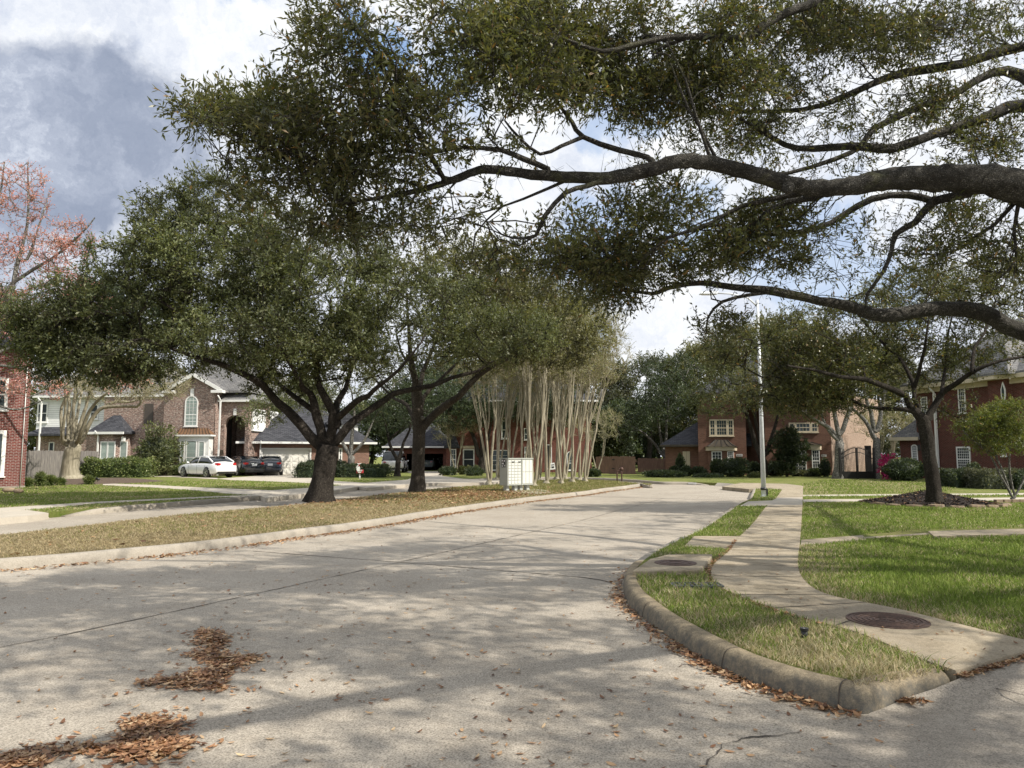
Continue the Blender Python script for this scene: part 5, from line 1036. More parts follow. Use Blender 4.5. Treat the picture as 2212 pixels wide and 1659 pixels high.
grass('lawn_grass', R1, 4600, 6.5, .056, .0058, st_r, 'lush bright green lawn right of the pavement, straw-coloured along its edge', .65, seed=4)
R2 = G2([(1733, 1164), (1863, 1155), (2005, 1144), (2300, 1139), (2300, 1082), (1734, 1086)], .15)
grass('lawn_grass', R2, 2200, 11, .055, .008, .25, 'green lawn with dry patches around the mulched oak', .65, seed=8)
R3 = G2([(1735, 1077.5), (2300, 1072), (2300, 1068), (1735, 1072.5)], .15); grass('lawn_grass', R3, 500, 18, .07, .013, .2, 'thin green grass strip between the two driveway strips', .5, seed=9)
R4 = G2([(1738, 1068), (2050, 1064), (2080, 1048), (1950, 1038), (1780, 1037), (1730, 1046)], .15); grass('lawn_grass', R4, 300, 25, .07, .016, .45, 'sunlit patchy lawn before the two pale-barked oaks', .5, seed=10, z=.15)
MD = [p for p in resamp(med_in, .6)]
def zm(P): return np.full(len(P), .148)
MG = np.array([(.17, .19, .05), (.21, .22, .07), (.26, .26, .09)])
def st_m(P): return np.clip(.88 - .85 * np.clip((P[:, 1] - 26) / 7, 0, 1), .05, 1)
grass('median_grass', MD, 1300, 14, .055, .0095, st_m, 'dry brown and straw grass covering the median', 1.0, green=MG, dry=DRY, seed=12, psc=.8)
LW = inner(farS, .17)[near_idx(farS, (-16, 12)):] ; LWp = [p for p in LW] + G2([(1000, 1036), (760, 1036), (500, 1038), (222, 1040), (-80, 1045)], .15)
grass('front_lawn_grass', LWp, 420, 22, .05, .014, .38, 'short green and yellowing lawn on the far left side', .6, seed=14)
# ---- fallen leaves
def leaves(name, P, z, label, size=.062, kind='stuff', tilt=.35, layers=None, rise=None, origin=None):
    n = len(P); a = rng.uniform(0, 6.28, n); l = size * rng.uniform(.6, 1.3, n); w_ = l * rng.uniform(.26, .40, n)
    d = np.stack([np.cos(a), np.sin(a), rng.normal(0, tilt * .5, n)], 1); d = unit(d); up = unit(np.stack([rng.normal(0, tilt, n), rng.normal(0, tilt, n), np.ones(n)], 1)); s = unit(np.cross(d, up)); nn = np.cross(s, d)
    zz = (z(P) if callable(z) else np.full(n, z)) + .006 + (rise if rise is not None else 0); B = np.stack([P[:, 0], P[:, 1], zz], 1)
    cu = rng.uniform(.02, .22, n)[:, None] * l[:, None]; L = l[:, None]; W = w_[:, None]
    v = [B - d * L / 2 + nn * cu, B - d * L * .18 - s * W / 2 + nn * cu * .3, B + d * L * .18 - s * W / 2 + nn * cu * .3, B + d * L / 2 + nn * cu, B + d * L * .18 + s * W / 2 + nn * cu * .3, B - d * L * .18 + s * W / 2 + nn * cu * .3, B - d * L * .2 - nn * 0, B + d * L * .2]
    V = np.stack(v, 1).reshape(-1, 3); q = np.array([[0, 1, 6], [1, 2, 7], [1, 7, 6], [2, 3, 7], [3, 4, 7], [4, 5, 6], [4, 6, 7], [5, 0, 6]])
    F = (q[None] + (np.arange(n) * 8)[:, None, None]).reshape(-1, 3); F = F[:, ::-1]
    V[:, 2] = np.maximum(V[:, 2], np.repeat(z(P) if callable(z) else np.full(n, z), 8) + .002)
    R = np.repeat(rng.beta(1.6, 1.5, n), 8); o = np_obj(name, V, F, M['leaf_fallen'], None, origin, rnd=R); return tag(o, label, 'fallen leaves', None, kind)
def along(line, n, off, sd_, side=-1):
    P = np.array(resamp(line, .03)); T = unit(np.gradient(P, axis=0)); Nn = np.stack([-T[:, 1], T[:, 0]], 1) * side; i = rng.integers(0, len(P), n); o = off + np.abs(rng.normal(0, sd_, n)); return P[i] + Nn[i] * o[:, None]
road_area = [(-7, 1.6), (7.5, 1.6), (5.5, 4.0), (3.6, 5), (2.5, 6.5), (1.6, 9.5), (3.5, 14), (8, 25), (7, 36), (1, 24), (-4.6, 12.4), (-7, 10)]
P = scatter(road_area, 110, 3.2, False); P = P[rng.random(len(P)) < .35 + .5 * (fbm(P, 1.2, 3) > .1)]
leaves('scattered_leaves', P, 0, 'single brown leaves scattered over the street concrete', tilt=.18, size=.05)
corner = rightS[near_idx(rightS, G2([(1367, 1232)], 0)[0]):] + noseS[1:near_idx(noseS, G2([(1880, 1541)], 0)[0])]
Pk = along(corner, 1500, .012, .075); wgt = np.clip((np.array([np.hypot(*p) for p in Pk]) < 8.8) * .7 + .3, 0, 1) * (.45 + .55 * (fbm(Pk, 3, 21) > -.15)); Pk = Pk[rng.random(len(Pk)) < wgt]
leaves('gutter_leaves', Pk, 0, 'band of brown leaves caught along the thick corner kerb', tilt=.35, rise=rng.uniform(0, .018, len(Pk)))
Pk = along(rightS[near_idx(rightS, G2([(1592, 1096)], 0)[0]):near_idx(rightS, G2([(1404, 1208)], 0)[0])], 700, .01, .06)
leaves('gutter_leaves', Pk, 0, 'brown leaves along the low right kerb', tilt=.3)
gl = resamp(smooth(med_near, 5), .1); Pk = along(gl, 5200, .01, .16); dd_ = np.hypot(Pk[:, 0], Pk[:, 1]); Pk = Pk[rng.random(len(Pk)) < .5 + .5 * (fbm(Pk, 1.5, 8) > -.1)]
leaves('gutter_leaves', Pk, 0, 'band of brown leaves along the kerb of the median', tilt=.35, size=.075, rise=rng.uniform(0, .015, len(Pk)))
Pm = scatter(MD, 60, 22, False); c2 = np.array(G(1010, 1068, .15)[:2]); dm = np.hypot((Pm[:, 0] - c2[0]) / 3.2, (Pm[:, 1] - c2[1]) / 4.5); Pm = Pm[rng.random(len(Pm)) < np.exp(-dm ** 2) + .03]
P2 = np.array([c2]) + rng.normal(0, 1, (1900, 2)) * np.array([1.3, 2.6]); P2 = P2[inpoly(P2, MD)]; leaves('median_leaves', np.vstack([Pm, P2]), .175, 'light brown leaves strewn on the median around the second oak', tilt=.5, size=.10)
P3 = rng.normal(0, 1, (900, 2)) * np.array([1.0, .9]) + np.array(G(690, 1083, .15)[:2]); P3 = P3[inpoly(P3, MD)]; leaves('median_leaves', P3, .17, 'brown leaves round the foot of the first median oak', tilt=.5, size=.08)
def pile(px, n, label, hmax):
    q = G2(px, 0); A = np.array(q); lo, hi = A.min(0), A.max(0); P = rng.uniform(lo, hi, (n * 6, 2)); P = P[inpoly(P, q)][:n]
    E = np.array(resamp(q + [q[0]], .05)); d = np.sqrt(((P[:, None] - E[None]) ** 2).sum(-1)).min(1); keep = rng.random(len(P)) < .35 + d / .12; P = P[keep]; d = d[keep]
    X = P + rng.normal(0, .035, P.shape) * (1 + 3 * (rng.random(len(P)) < .12))[:, None]; o = leaves('leaf_pile', X, 0, label, tilt=.2, size=.058, rise=rng.uniform(0, 1, len(X)) * np.minimum(d * .16, hmax), origin=(A[:, 0].mean(), A[:, 1].mean(), 0)); o['category'] = 'leaf pile'
Z5 = lambda L: [(a * .5704, 987.5 + b * .5704) for a, b in L]
pile(Z5([(740, 650), (800, 655), (870, 685), (865, 705), (830, 725), (835, 745), (915, 755), (990, 748), (985, 775), (910, 800), (880, 830), (860, 850), (870, 885), (820, 900), (740, 885), (640, 880), (500, 862), (530, 848), (640, 838), (740, 815), (790, 790), (750, 768), (690, 750), (760, 735), (740, 700)]), 2100, 'L-shaped brown leaf pile in the middle of the street', .03)
pile(Z5([(505, 985), (600, 980), (690, 1012), (640, 1050), (740, 1090), (720, 1110), (660, 1130), (560, 1160), (500, 1160), (430, 1140), (400, 1120), (300, 1125), (150, 1115), (170, 1090), (300, 1098), (430, 1092), (480, 1050), (470, 1010)]), 1900, 'nearest thick brown leaf pile at the bottom left of the street', .04)
pile(Z5([(-60, 1145), (60, 1125), (150, 1120), (190, 1140), (180, 1160), (60, 1175), (-60, 1185)]), 600, 'small brown leaf pile cut by the left edge of the picture', .03)
Pn = rng.normal(0, 1, (110, 2)) * np.array([.05, .035]) + np.array(G(1955, 1520, 0)[:2]) + np.array([0, -.04]); leaves('leaf_pile', Pn, .03, 'tiny brown leaf cluster against the tapering kerb end', rise=rng.uniform(0, .02, 110)).update() if False else leaves('leaf_pile', Pn, .03, 'tiny brown leaf cluster against the tapering kerb end')
wl = walkL[:near_idx(walkL, G2([(1597, 1160)], .16)[0])]; Pk = along(wl[10:], 500, .0, .035, 1); leaves('edge_leaves', Pk, .16, 'brown leaves in the groove along the pavement edge', tilt=.4, size=.05)
Pk = along([walkL[0], (4.1, 5.83)], 300, .01, .035, -1); leaves('edge_leaves', Pk, lambda P: np.full(len(P), .13), 'brown leaves along the near end of the pavement', tilt=.4, size=.055)
P = scatter(walk_poly, 30, 6, False); leaves('pavement_leaves', P, .162, 'brown leaf fragments on the pavement', tilt=.2, size=.045)
# mulch bed of the oak on the right
bc = G(2010, 1088, .15); 
m = MB(); nr, na = 14, 56; vs = [(bc.x, bc.y + .1, .54)]
for i in range(1, nr + 1):
    t = i / nr
    for k in range(na):
        a = 2 * math.pi * k / na; r = 2.0 * t * (1 + .06 * math.sin(3 * a + 1)); z = .14 + .40 * (1 - t) ** 1.25 + .02 * math.sin(9 * a + 7 * t) * t; vs.append((bc.x + r * math.cos(a), bc.y + .1 + r * .95 * math.sin(a), z))
fs = [(0, 1 + k, 1 + (k + 1) % na) for k in range(na)] + [(1 + (i - 1) * na + k, 1 + i * na + k, 1 + i * na + (k + 1) % na, 1 + (i - 1) * na + (k + 1) % na) for i in range(1, nr) for k in range(na)]
m.add(vs, fs, True); tag(m.build('mulch_mound', M['mulch'], None, (bc.x, bc.y, .15)), 'low cone of dark brown mulch heaped round the leaning oak', 'mulch')
def zmul(P): r = np.hypot(P[:, 0] - bc.x, (P[:, 1] - bc.y - .1) / .95) / 2.0; return .15 + .40 * np.clip(1 - r, 0, 1) ** 1.25
P = rng.uniform(-2, 2, (5200, 2)); P = P[np.hypot(P[:, 0], P[:, 1]) < 1.95] * np.array([1, .95]) + np.array([bc.x, bc.y + .1]); n = len(P)
a = rng.uniform(0, 6.28, n); l = rng.uniform(.04, .12, n); d = np.stack([np.cos(a), np.sin(a), rng.normal(0, .35, n)], 1); s = np.stack([-np.sin(a), np.cos(a), rng.normal(0, .4, n)], 1) * .012; B = np.stack([P[:, 0], P[:, 1], zmul(P) + .025], 1)
V = np.stack([B - d * l[:, None] / 2 - s, B + d * l[:, None] / 2 - s, B + d * l[:, None] / 2 + s, B - d * l[:, None] / 2 + s], 1).reshape(-1, 3); tag(np_obj('mulch_chips', V, np.arange(n * 4).reshape(-1, 4), M['mulch'], None), 'loose dark bark chips on the mulch mound', 'mulch', None, 'stuff')
lv = P[rng.random(n) < .10]; leaves('mulch_leaves', lv, lambda Q: zmul(Q) + .03, 'pale dry leaves lying on the dark mulch mound', size=.08, tilt=.5)
sr = random.Random(5); posw = ('leftmost', 'second from left', 'third from left', 'fourth from left', 'fifth from left', 'sixth from left', 'seventh from left', 'eighth from left', 'ninth from left', 'tenth from left')
for i in range(10):
    a = math.radians(200 + i * 15.5); x = bc.x + 2.03 * math.cos(a); y = bc.y + .1 + 1.97 * math.sin(a); m = MB(); n = 7; h = sr.uniform(.05, .09); w_ = sr.uniform(.22, .30)
    bt = []; tp = []
    for k in range(n):
        t = 2 * math.pi * k / n + sr.uniform(-.2, .2); rr = sr.uniform(.85, 1.1); px_, py_ = w_ * rr * math.cos(t), .13 * rr * math.sin(t); ca, sa = math.cos(a + math.pi / 2), math.sin(a + math.pi / 2)
        bt.append((x + px_ * ca - py_ * sa, y + px_ * sa + py_ * ca, .13)); tp.append((x + .85 * (px_ * ca - py_ * sa), y + .85 * (px_ * sa + py_ * ca), .15 + h + sr.uniform(-.01, .01)))
    m.hexa(bt, tp); tag(m.build('edging_stone', M['stone'], None, (x, y, .15), bevel=.012), 'flat tan edging stone of the mulch bed, %s along its front' % posw[i], 'stone', 'edging stones of the mulch bed')
# brick edging at the right edge and left mulch bed
b_ = G(2187, 1085, .15)
for i in range(7):
    x = b_.x - .75 + i * .28; tag(MB().box((x, b_.y - .35 - .04 * abs(i - 3), .2), (.25, .12, .13), .08 * (3 - i)).build('edging_brick', M['stone'], None, (x, b_.y - .35, .15), bevel=.012), '%s brown edging brick round the small leaning tree, counted from the left' % ('first', 'second', 'third', 'fourth', 'fifth', 'sixth', 'seventh')[i], 'brick', 'edging bricks under the small leaning tree')
m = MB(); c_ = at(100, 1046, 37.0); n = 40; rings_ = []
for j in range(7):
    t = j / 6; rings_.append([(c_.x + 3.3 * (1 - t) * math.cos(a) * (1 + .05 * math.sin(3 * a)), c_.y + 4.4 + 4.0 * (1 - t) * math.sin(a), .14 + .20 * min(1, t * 2.2)) for a in np.linspace(0, 2 * math.pi, n, endpoint=False)])
vs = [p for r_ in rings_ for p in r_]; m.add(vs, [(j * n + k, j * n + (k + 1) % n, (j + 1) * n + (k + 1) % n, (j + 1) * n + k) for j in range(6) for k in range(n)], True)
tag(m.build('mulch_bed', M['mulch_red'], None, (c_.x, c_.y + 4.4, .15)), 'reddish brown mulch bed around the massive pale crape myrtle', 'mulch')
for i, (px, s) in enumerate([((148, 1041), .2), ((20, 1061), .22), ((40, 1063), .16)]):
    c = G(*px, .2); r_ = random.Random(i); m = MB(); m.sphere((c.x, c.y, .24), (s * 1.3, s, .11), 7, 4); tag(m.build('garden_rock', M['stone' if i else 'clay'], None, (c.x, c.y, .15)), ('flat orange brick-like rock on the left mulch bed', 'larger pale rock at the left edge of the picture', 'smaller pale rock near the left edge of the lawn')[i], 'rock')
# ------------------------------------------------------------------ houses
class Fr:
    def __init__(s, x0, Y0, x1, Y1, z=.1):          # facade base line from picture x at distance Y to picture x at distance Y
        a, b = at(x0, 1000, Y0), at(x1, 1000, Y1); s.o = Vector((a.x, a.y, 0)); d = Vector((b.x - a.x, b.y - a.y, 0)); s.w = d.length; s.ex = d.normalized(); s.ey = Vector((-s.ex.y, s.ex.x, 0))
        if s.ey.y < 0: s.ey = -s.ey
        s.z = z; s.yaw = math.atan2(s.ex.y, s.ex.x)
    def p(s, u, v, z): return s.o + s.ex * u + s.ey * v + Vector((0, 0, z))
    def uz(s, px, py, v=0):
        r = ray(px, py); o = Vector((0, 0, CH)); t = (s.o + s.ey * v - o).dot(s.ey) / r.dot(s.ey); q = o + r * t; return (q - s.o).dot(s.ex), q.z
    def u(s, px, v=0): return s.uz(px, 985, v)[0]
    def zz(s, px, py, v=0): return s.uz(px, py, v)[1]
    def box(s, mb, u0, u1, v0, v1, z0, z1):
        u0, u1 = min(u0, u1), max(u0, u1)
        return mb.hexa([s.p(u0, v0, z0), s.p(u1, v0, z0), s.p(u1, v1, z0), s.p(u0, v1, z0)], [s.p(u0, v0, z1), s.p(u1, v0, z1), s.p(u1, v1, z1), s.p(u0, v1, z1)])
    def hip(s, mb, u0, u1, v0, v1, z, h, ov=.4, gl=None, gr=None, th=.16):
        """hip roof; gl/gr True = gable end"""
        u0 -= ov; u1 += ov; v0 -= ov; v1 += ov; D = (v1 - v0) / 2; W = u1 - u0
        if W >= 2 * D: a = u0 + (0 if gl else D); b = u1 - (0 if gr else D); R = [(a, v0 + D), (b, v0 + D)]
        else: R = [(u0 + W / 2, v0 + (0 if gl else W / 2)), (u0 + W / 2, v1 - (0 if gr else W / 2))]
        P = s.p; c = [P(u0, v0, z), P(u1, v0, z), P(u1, v1, z), P(u0, v1, z)]; c2 = [q - Vector((0, 0, th)) for q in c]; r = [P(R[0][0], R[0][1], z + h), P(R[1][0], R[1][1], z + h)]
        vs = c + r + c2
        fs = [(0, 1, 5, 4), (1, 2, 5), (2, 3, 4, 5), (3, 0, 4)] if W >= 2 * D else [(0, 1, 4), (1, 2, 5, 4), (2, 3, 5), (3, 0, 4, 5)]
        fs += [(0, 6, 7, 1), (1, 7, 8, 2), (2, 8, 9, 3), (3, 9, 6, 0), (9, 8, 7, 6)]
        return mb.add(vs, fs)
    def gutter(s, mb, u0, u1, v0, v1, z, ov=.45, d=.14):
        for a in ((u0 - ov, u1 + ov, v0 - ov - .1, v0 - ov), (u0 - ov, u1 + ov, v1 + ov, v1 + ov + .1)): s.box(mb, a[0], a[1], a[2], a[3], z - d, z + .02)
        for a in ((u0 - ov - .1, u0 - ov, v0 - ov - .1, v1 + ov + .1), (u1 + ov, u1 + ov + .1, v0 - ov - .1, v1 + ov + .1)): s.box(mb, a[0], a[1], a[2], a[3], z - d, z + .021)
    def downpipe(s, root, px, ztop, v=-.08, w=.1, name='downpipe'):
        u = s.u(px, v); mb = MB(); s.box(mb, u - w / 2, u + w / 2, v - w, v, s.z, ztop - .5); 
        mb.tube([s.p(u, v - w / 2, ztop - .55), s.p(u, v - w / 2 - .05, ztop - .4), s.p(u, v - w / 2 - .4, ztop - .12)], [w * .5] * 3, 6); return mb.build(name, M['white'], root)
    def window(s, root, r, v=0, cols=2, rows=2, fm='white', pm_='glass', fw=.07, bars=True, sash=True, arch=False, name='window', out=.05, mun=.022, lab=None):
        """r = (x0, y0, x1, y1) in picture pixels on the plane v"""
        u0, z1 = s.uz(r[0], r[1], v); u1, _ = s.uz(r[2], r[1], v); um, z0 = s.uz((r[0] + r[2]) / 2, r[3], v); z0 = s.uz(r[0], r[3], v)[1]; return s.window_m(root, u0, u1, z0, z1, v, cols, rows, fm, pm_, fw, bars, sash, arch, name, out, mun, lab)
    def window_m(s, root, u0, u1, z0, z1, v=0, cols=2, rows=2, fm='white', pm_='glass', fw=.07, bars=True, sash=True, arch=False, name='window', out=.05, mun=.022, lab=None):
        mb = MB(); w = u1 - u0; za = z1 - w / 2 if arch else z1
        s.box(mb, u0, u0 + fw, v - out, v + .02, z0, za); s.box(mb, u1 - fw, u1, v - out, v + .02, z0, za); s.box(mb, u0 + fw, u1 - fw, v - out, v + .02, z0, z0 + fw)
        if not arch: s.box(mb, u0 + fw, u1 - fw, v - out, v + .02, z1 - fw, z1)
        else:
            n = 14; cu = (u0 + u1) / 2
            for k in range(n):
                t0, t1 = math.pi * k / n, math.pi * (k + 1) / n; R, r_ = w / 2, w / 2 - fw; q = [(cu + a * math.cos(t), za + a * math.sin(t)) for a, t in ((r_, t0), (R, t0), (R, t1), (r_, t1))]
                mb.hexa([s.p(a, v + .02, b) for a, b in q], [s.p(a, v - out, b) for a, b in q])
        s.box(mb, u0 - .04, u1 + .04, v - out - .05, v + .02, z0 - .06, z0 - .001)
        if sash: zs = z0 + (za - z0) * .48 if not arch else z0 + (z1 - z0) * .38; s.box(mb, u0 + fw, u1 - fw, v - out + .008, v, zs - .03, zs + .03)
        if bars:
            for i in range(1, cols): x = u0 + fw + (w - 2 * fw) * i / cols; s.box(mb, x - mun / 2, x + mun / 2, v - out + .016, v, z0 + fw, (za if not arch else z1 - fw) - (fw if not arch else 0))
            for j in range(1, rows): z = z0 + fw + ((za if not arch else z1) - z0 - 2 * fw) * j / rows; s.box(mb, u0 + fw, u1 - fw, v - out + .014, v, z - mun / 2, z + mun / 2)
        o = mb.build(name, M[fm], root); 
        if lab: o['label'] = lab
        mp = MB(); f2 = fw * .6
        if not arch: s.box(mp, u0 + f2, u1 - f2, v - out + .022, v + .01, z0 + f2, z1 - f2)
        else:
            q = [(u0 + f2, z0 + f2), (u1 - f2, z0 + f2)] + [((u0 + u1) / 2 + (w / 2 - f2) * math.cos(math.pi * k / 14), za + (w / 2 - f2) * math.sin(math.pi * k / 14)) for k in range(15)]; mp.hexa([s.p(a, v + .01, b) for a, b in q], [s.p(a, v - out + .022, b) for a, b in q])
        mp.build('pane', M[pm_], o); return o
def wall_arch(s, mb, u0, u1, z0, z1, v, t, ou0, ou1, oz1, n=14):
    """wall with an arched opening from the ground"""
    s.box(mb, u0, ou0, v, v + t, z0, z1); s.box(mb, ou1, u1, v, v + t, z0, z1); R = (ou1 - ou0) / 2; c = (ou0 + ou1) / 2; zs = oz1 - R
    for k in range(n):
        t0, t1 = math.pi * k / n, math.pi * (k + 1) / n; a0, b0 = c - R * math.cos(t0), zs + R * math.sin(t0); a1, b1 = c - R * math.cos(t1), zs + R * math.sin(t1)
        mb.hexa([s.p(a0, v, b0), s.p(a1, v, b1), s.p(a1, v + t, b1), s.p(a0, v + t, b0)], [s.p(a0, v, z1), s.p(a1, v, z1), s.p(a1, v + t, z1), s.p(a0, v + t, z1)])
# ---------------- house A: dark red brick corner at the left edge
A = Fr(-330, 29.2, 56, 34.5); hA = thing('brick_house', A.p(A.w, 0, .1), 'dark red brick house showing one corner with white trim at the left edge', 'house'); m = MB(); A.box(m, 0, A.w, 0, 9, .1, 6.6); m.build('wall', M['brick_left'], hA)
m = MB(); A.hip(m, 0, A.w, 0, 9, 6.7, 3); m.build('roof', M['shingle'], hA)
A.window(hA, (-40, 812, 19, 884), cols=1, rows=1, bars=False, pm_='darkpane', fw=.13); A.window(hA, (-60, 928, 14, 1030), cols=1, rows=1, bars=False, pm_='glass', fw=.16, sash=False)
m = MB(); A.box(m, A.u(-2), A.u(18), -.035, 0, A.zz(10, 910), A.zz(10, 926)); m.build('lintel', M['brick_left'], hA)
m = MB(); A.box(m, 0, A.w + .02, -.03, 0, .1, .22); m.build('foundation', M['apron'], hA)
m = MB(); m.tube([A.p(A.u(46), -.06, .2), A.p(A.u(46), -.06, 6.2)], .02, 6); m.build('cable', M['white'], hA)
# ---------------- house B: mottled brown brick with white siding wing, gable, arch
B = Fr(75, 58, 560, 56); hB = thing('brick_house', B.p(B.u(300), 0, .1), 'mottled brown brick house with white siding wing, copper bay roof and tall arch', 'house')
zE = B.zz(140, 857); bS = B.zz(140, 937)
m = MB(); B.box(m, B.u(58), B.u(222), .9, 9, .1, bS); B.box(m, B.u(215), B.u(363), .25, 9, .1, zE + .1); B.box(m, B.u(362), B.u(470), -.75, 9, .1, zE + .3); 
# gable
g0, g1 = B.u(362, -.75), B.u(470, -.75); gz = B.zz(418, 812, -.75); zt = zE + .3
m.hexa([B.p(g0, -.75, zt), B.p(g1, -.75, zt), B.p((g0 + g1) / 2, -.75, gz)], [B.p(g0, 2, zt), B.p(g1, 2, zt), B.p((g0 + g1) / 2, 2, gz)])
aw0, aw1 = B.u(474), B.u(535); wall_arch(B, m, aw0, aw1, .1, B.zz(505, 868), 0, .35, B.u(482.7), B.u(527.4), B.zz(503, 897))
B.box(m, aw0, aw1 + .3, 2.6, 3, .1, B.zz(505, 868)); B.box(m, aw1 - .3, aw1, .35, 2.6, .1, B.zz(505, 868)); B.box(m, B.u(470), aw0, 1.6, 2, .1, zE)
m.build('wall', M['brick_brown'], hB)
m = MB(); n = 16; R = (B.u(527.4) - B.u(482.7)) / 2; cu = (B.u(527.4) + B.u(482.7)) / 2; zs = B.zz(503, 897) - R
for k in range(n):
    t0, t1 = math.pi * (k + .06) / n, math.pi * (k + .94) / n; q = [(cu - a * math.cos(t), zs + a * math.sin(t)) for a, t in ((R, t0), (R + .28, t0), (R + .28, t1), (R, t1))]; m.hexa([B.p(a, 0, b) for a, b in q], [B.p(a, -.05, b) for a, b in q])
m.build('brick_arch', M['brick_brown'], hB); m = MB(); B.box(m, cu - .11, cu + .11, -.09, 0, zs + R, zs + R + .5); m.build('keystone', M['white'], hB)
m = MB(); B.box(m, B.u(74, .75), B.u(215), .75, 9, bS - .02, zE); m.build('siding_wall', M['siding'], hB)
m = MB(); B.hip(m, B.u(74), B.u(363), .75, 10, zE + .12, 3.2, .5); B.hip(m, B.u(375), B.u(525), .3, 10.5, zE + .35, 4.6, .45); m.build('roof', M['shingle_grey'], hB)
m = MB(); e = .35; P = B.p; cm = (g0 + g1) / 2
for a, s_ in ((g0, -1), (g1, 1)):
    m.hexa([P(a + s_ * e, -1.1, zt - .12), P(cm, -1.1, gz + .02), P(cm, 3.5, gz + .02), P(a + s_ * e, 3.5, zt - .12)], [P(a + s_ * e, -1.1, zt + .04), P(cm, -1.1, gz + .20), P(cm, 3.5, gz + .20), P(a + s_ * e, 3.5, zt + .04)])
m.build('gable_roof', M['shingle_grey'], hB)
m = MB()
for a, s_ in ((g0, -1), (g1, 1)): m.hexa([P(a + s_ * e, -1.16, zt - .20), P(cm, -1.16, gz - .08), P(cm, -1.09, gz - .08), P(a + s_ * e, -1.09, zt - .20)], [P(a + s_ * e, -1.16, zt + .06), P(cm, -1.16, gz + .22), P(cm, -1.09, gz + .22), P(a + s_ * e, -1.09, zt + .06)])
m.build('gable_trim', M['white'], hB)
m = MB(); B.gutter(m, B.u(74), B.u(363) - .2, .75, 10, zE + .1, .5); B.box(m, B.u(463), B.u(530) + .3, -.35, -.2, B.zz(505, 868) - .02, B.zz(505, 868) + .14); B.box(m, g0 - .4, g0 + .5, -1.2, -.7, zt - .2, zt); B.box(m, g1 - .5, g1 + .4, -1.2, -.7, zt - .2, zt); m.build('gutter', M['white'], hB)
m = MB(); B.hip(m, aw0 - .6, aw1 + .3, 0, 3, B.zz(505, 868) + .16, 1.4, .2); m.build('porch_roof', M['shingle_grey'], hB)
m = MB(); B.hip(m, B.u(60), B.u(150), .2, 2, bS, .8, .3); m.build('skirt_roof', M['shingle'], hB)
for x in (84, 363, 472.5): B.downpipe(hB, x, zE if x != 363 else zE + .2, -.02 if x == 84 else (-.1 if x == 363 else -.78))
B.window(hB, (82.5, 871, 105, 913), .74, cols=1, rows=1, bars=False, fw=.11, pm_='darkpane'); B.window(hB, (196, 873, 214, 906), .74, cols=1, rows=1, bars=False, fw=.11, pm_='darkpane'); B.window(hB, (106.5, 955, 118, 985), .88, cols=1, rows=1, bars=False, pm_='darkpane', sash=False)
mb = MB(); B.box(mb, B.u(308, .25), B.u(327, .25), .20, .27, B.zz(317, 916, .25), B.zz(317, 872, .25)); mb.build('screened_window', M['screen'], hB)
B.window(hB, (401, 855, 429, 921), -.76, cols=3, rows=8, pm_='shutter', arch=True, fw=.09); m = MB(); k_u, k_z = B.uz(416, 848, -.76); B.box(m, k_u - .13, k_u + .13, -.84, -.75, k_z - .3, k_z + .3); m.build('keystone', M['white'], hB)
# left bay
bv = -.75; m = MB(); q = [(B.u(212), .3), (B.u(214), bv + .1), (B.u(256), bv), (B.u(277), .05), (B.u(277), .3)]; zb = B.zz(240, 937)
pts = [tuple(B.p(a, b, 0)[:2]) for a, b in q]; m.prism(pts, .1, zb); m.build('bay_wall', M['brick_brown'], hB)
m = MB(); B.hip(m, B.u(207), B.u(281), bv - .1, 1.4, zb + .12, 1.35, .15); m.build('bay_roof', M['shingle'], hB); m = MB(); B.box(m, B.u(205), B.u(283), bv - .36, bv - .24, zb - .06, zb + .12); B.box(m, B.u(205), B.u(207), bv - .24, .3, zb - .06, zb + .12); m.build('bay_gutter', M['white'], hB)
B.downpipe(hB, 211, zb + .3, bv - .05)
B.window(hB, (218, 953.5, 234, 993), bv - .02, cols=1, rows=1, bars=False, pm_='shutter', sash=False); B.window(hB, (233.5, 953.5, 250, 993), bv - .02, cols=1, rows=1, bars=False, pm_='shutter', sash=False); B.window(hB, (260, 953.5, 276, 993), bv + .4, cols=1, rows=1, bars=False, pm_='shutter', sash=False)
m = MB(); ku, kz = B.uz(268, 949, bv + .3); B.box(m, ku - .1, ku + .1, bv + .1, bv + .35, kz - .15, kz + .2); m.build('keystone', M['white'], hB)
# copper roofed bay
bv = -1.35; x0, x1 = 384, 450; zb = B.zz(417, 942.5, bv); zr = B.zz(417, 925, -.76); m = MB(); B.box(m, B.u(x0, bv), B.u(x1, bv), bv, -.7, .1, zb); m.build('bay_frame', M['white'], hB)
m = MB(); ua, ub = B.u(381, bv) - .05, B.u(455, bv); uc, ud = B.u(387, -.76), B.u(446, -.76); nsg = 6; prev = None
for j in range(nsg + 1):
    t = j / nsg; zz_ = zb + .12 + (zr - zb - .12) * (t ** 1.5); v_ = bv - .15 + (-.76 - bv + .15) * t; row = [B.p(ua + (uc - ua) * t, v_, zz_), B.p(ub + (ud - ub) * t, v_, zz_)]
    if prev: m.quad(prev[0], prev[1], row[1], row[0]); m.add([prev[0], row[0], B.p(ua + (uc - ua) * t, -.7, zz_), B.p(ua, -.7, zb + .12)], [(0, 1, 2, 3)]); m.add([prev[1], row[1], B.p(ub + (ud - ub) * t, -.7, zz_), B.p(ub, -.7, zb + .12)], [(3, 2, 1, 0)])
    prev = row
rf = m.build('bay_roof', M['copper'], hB); rf['label'] = 'ribbed copper-coloured bay roof'; m = MB()
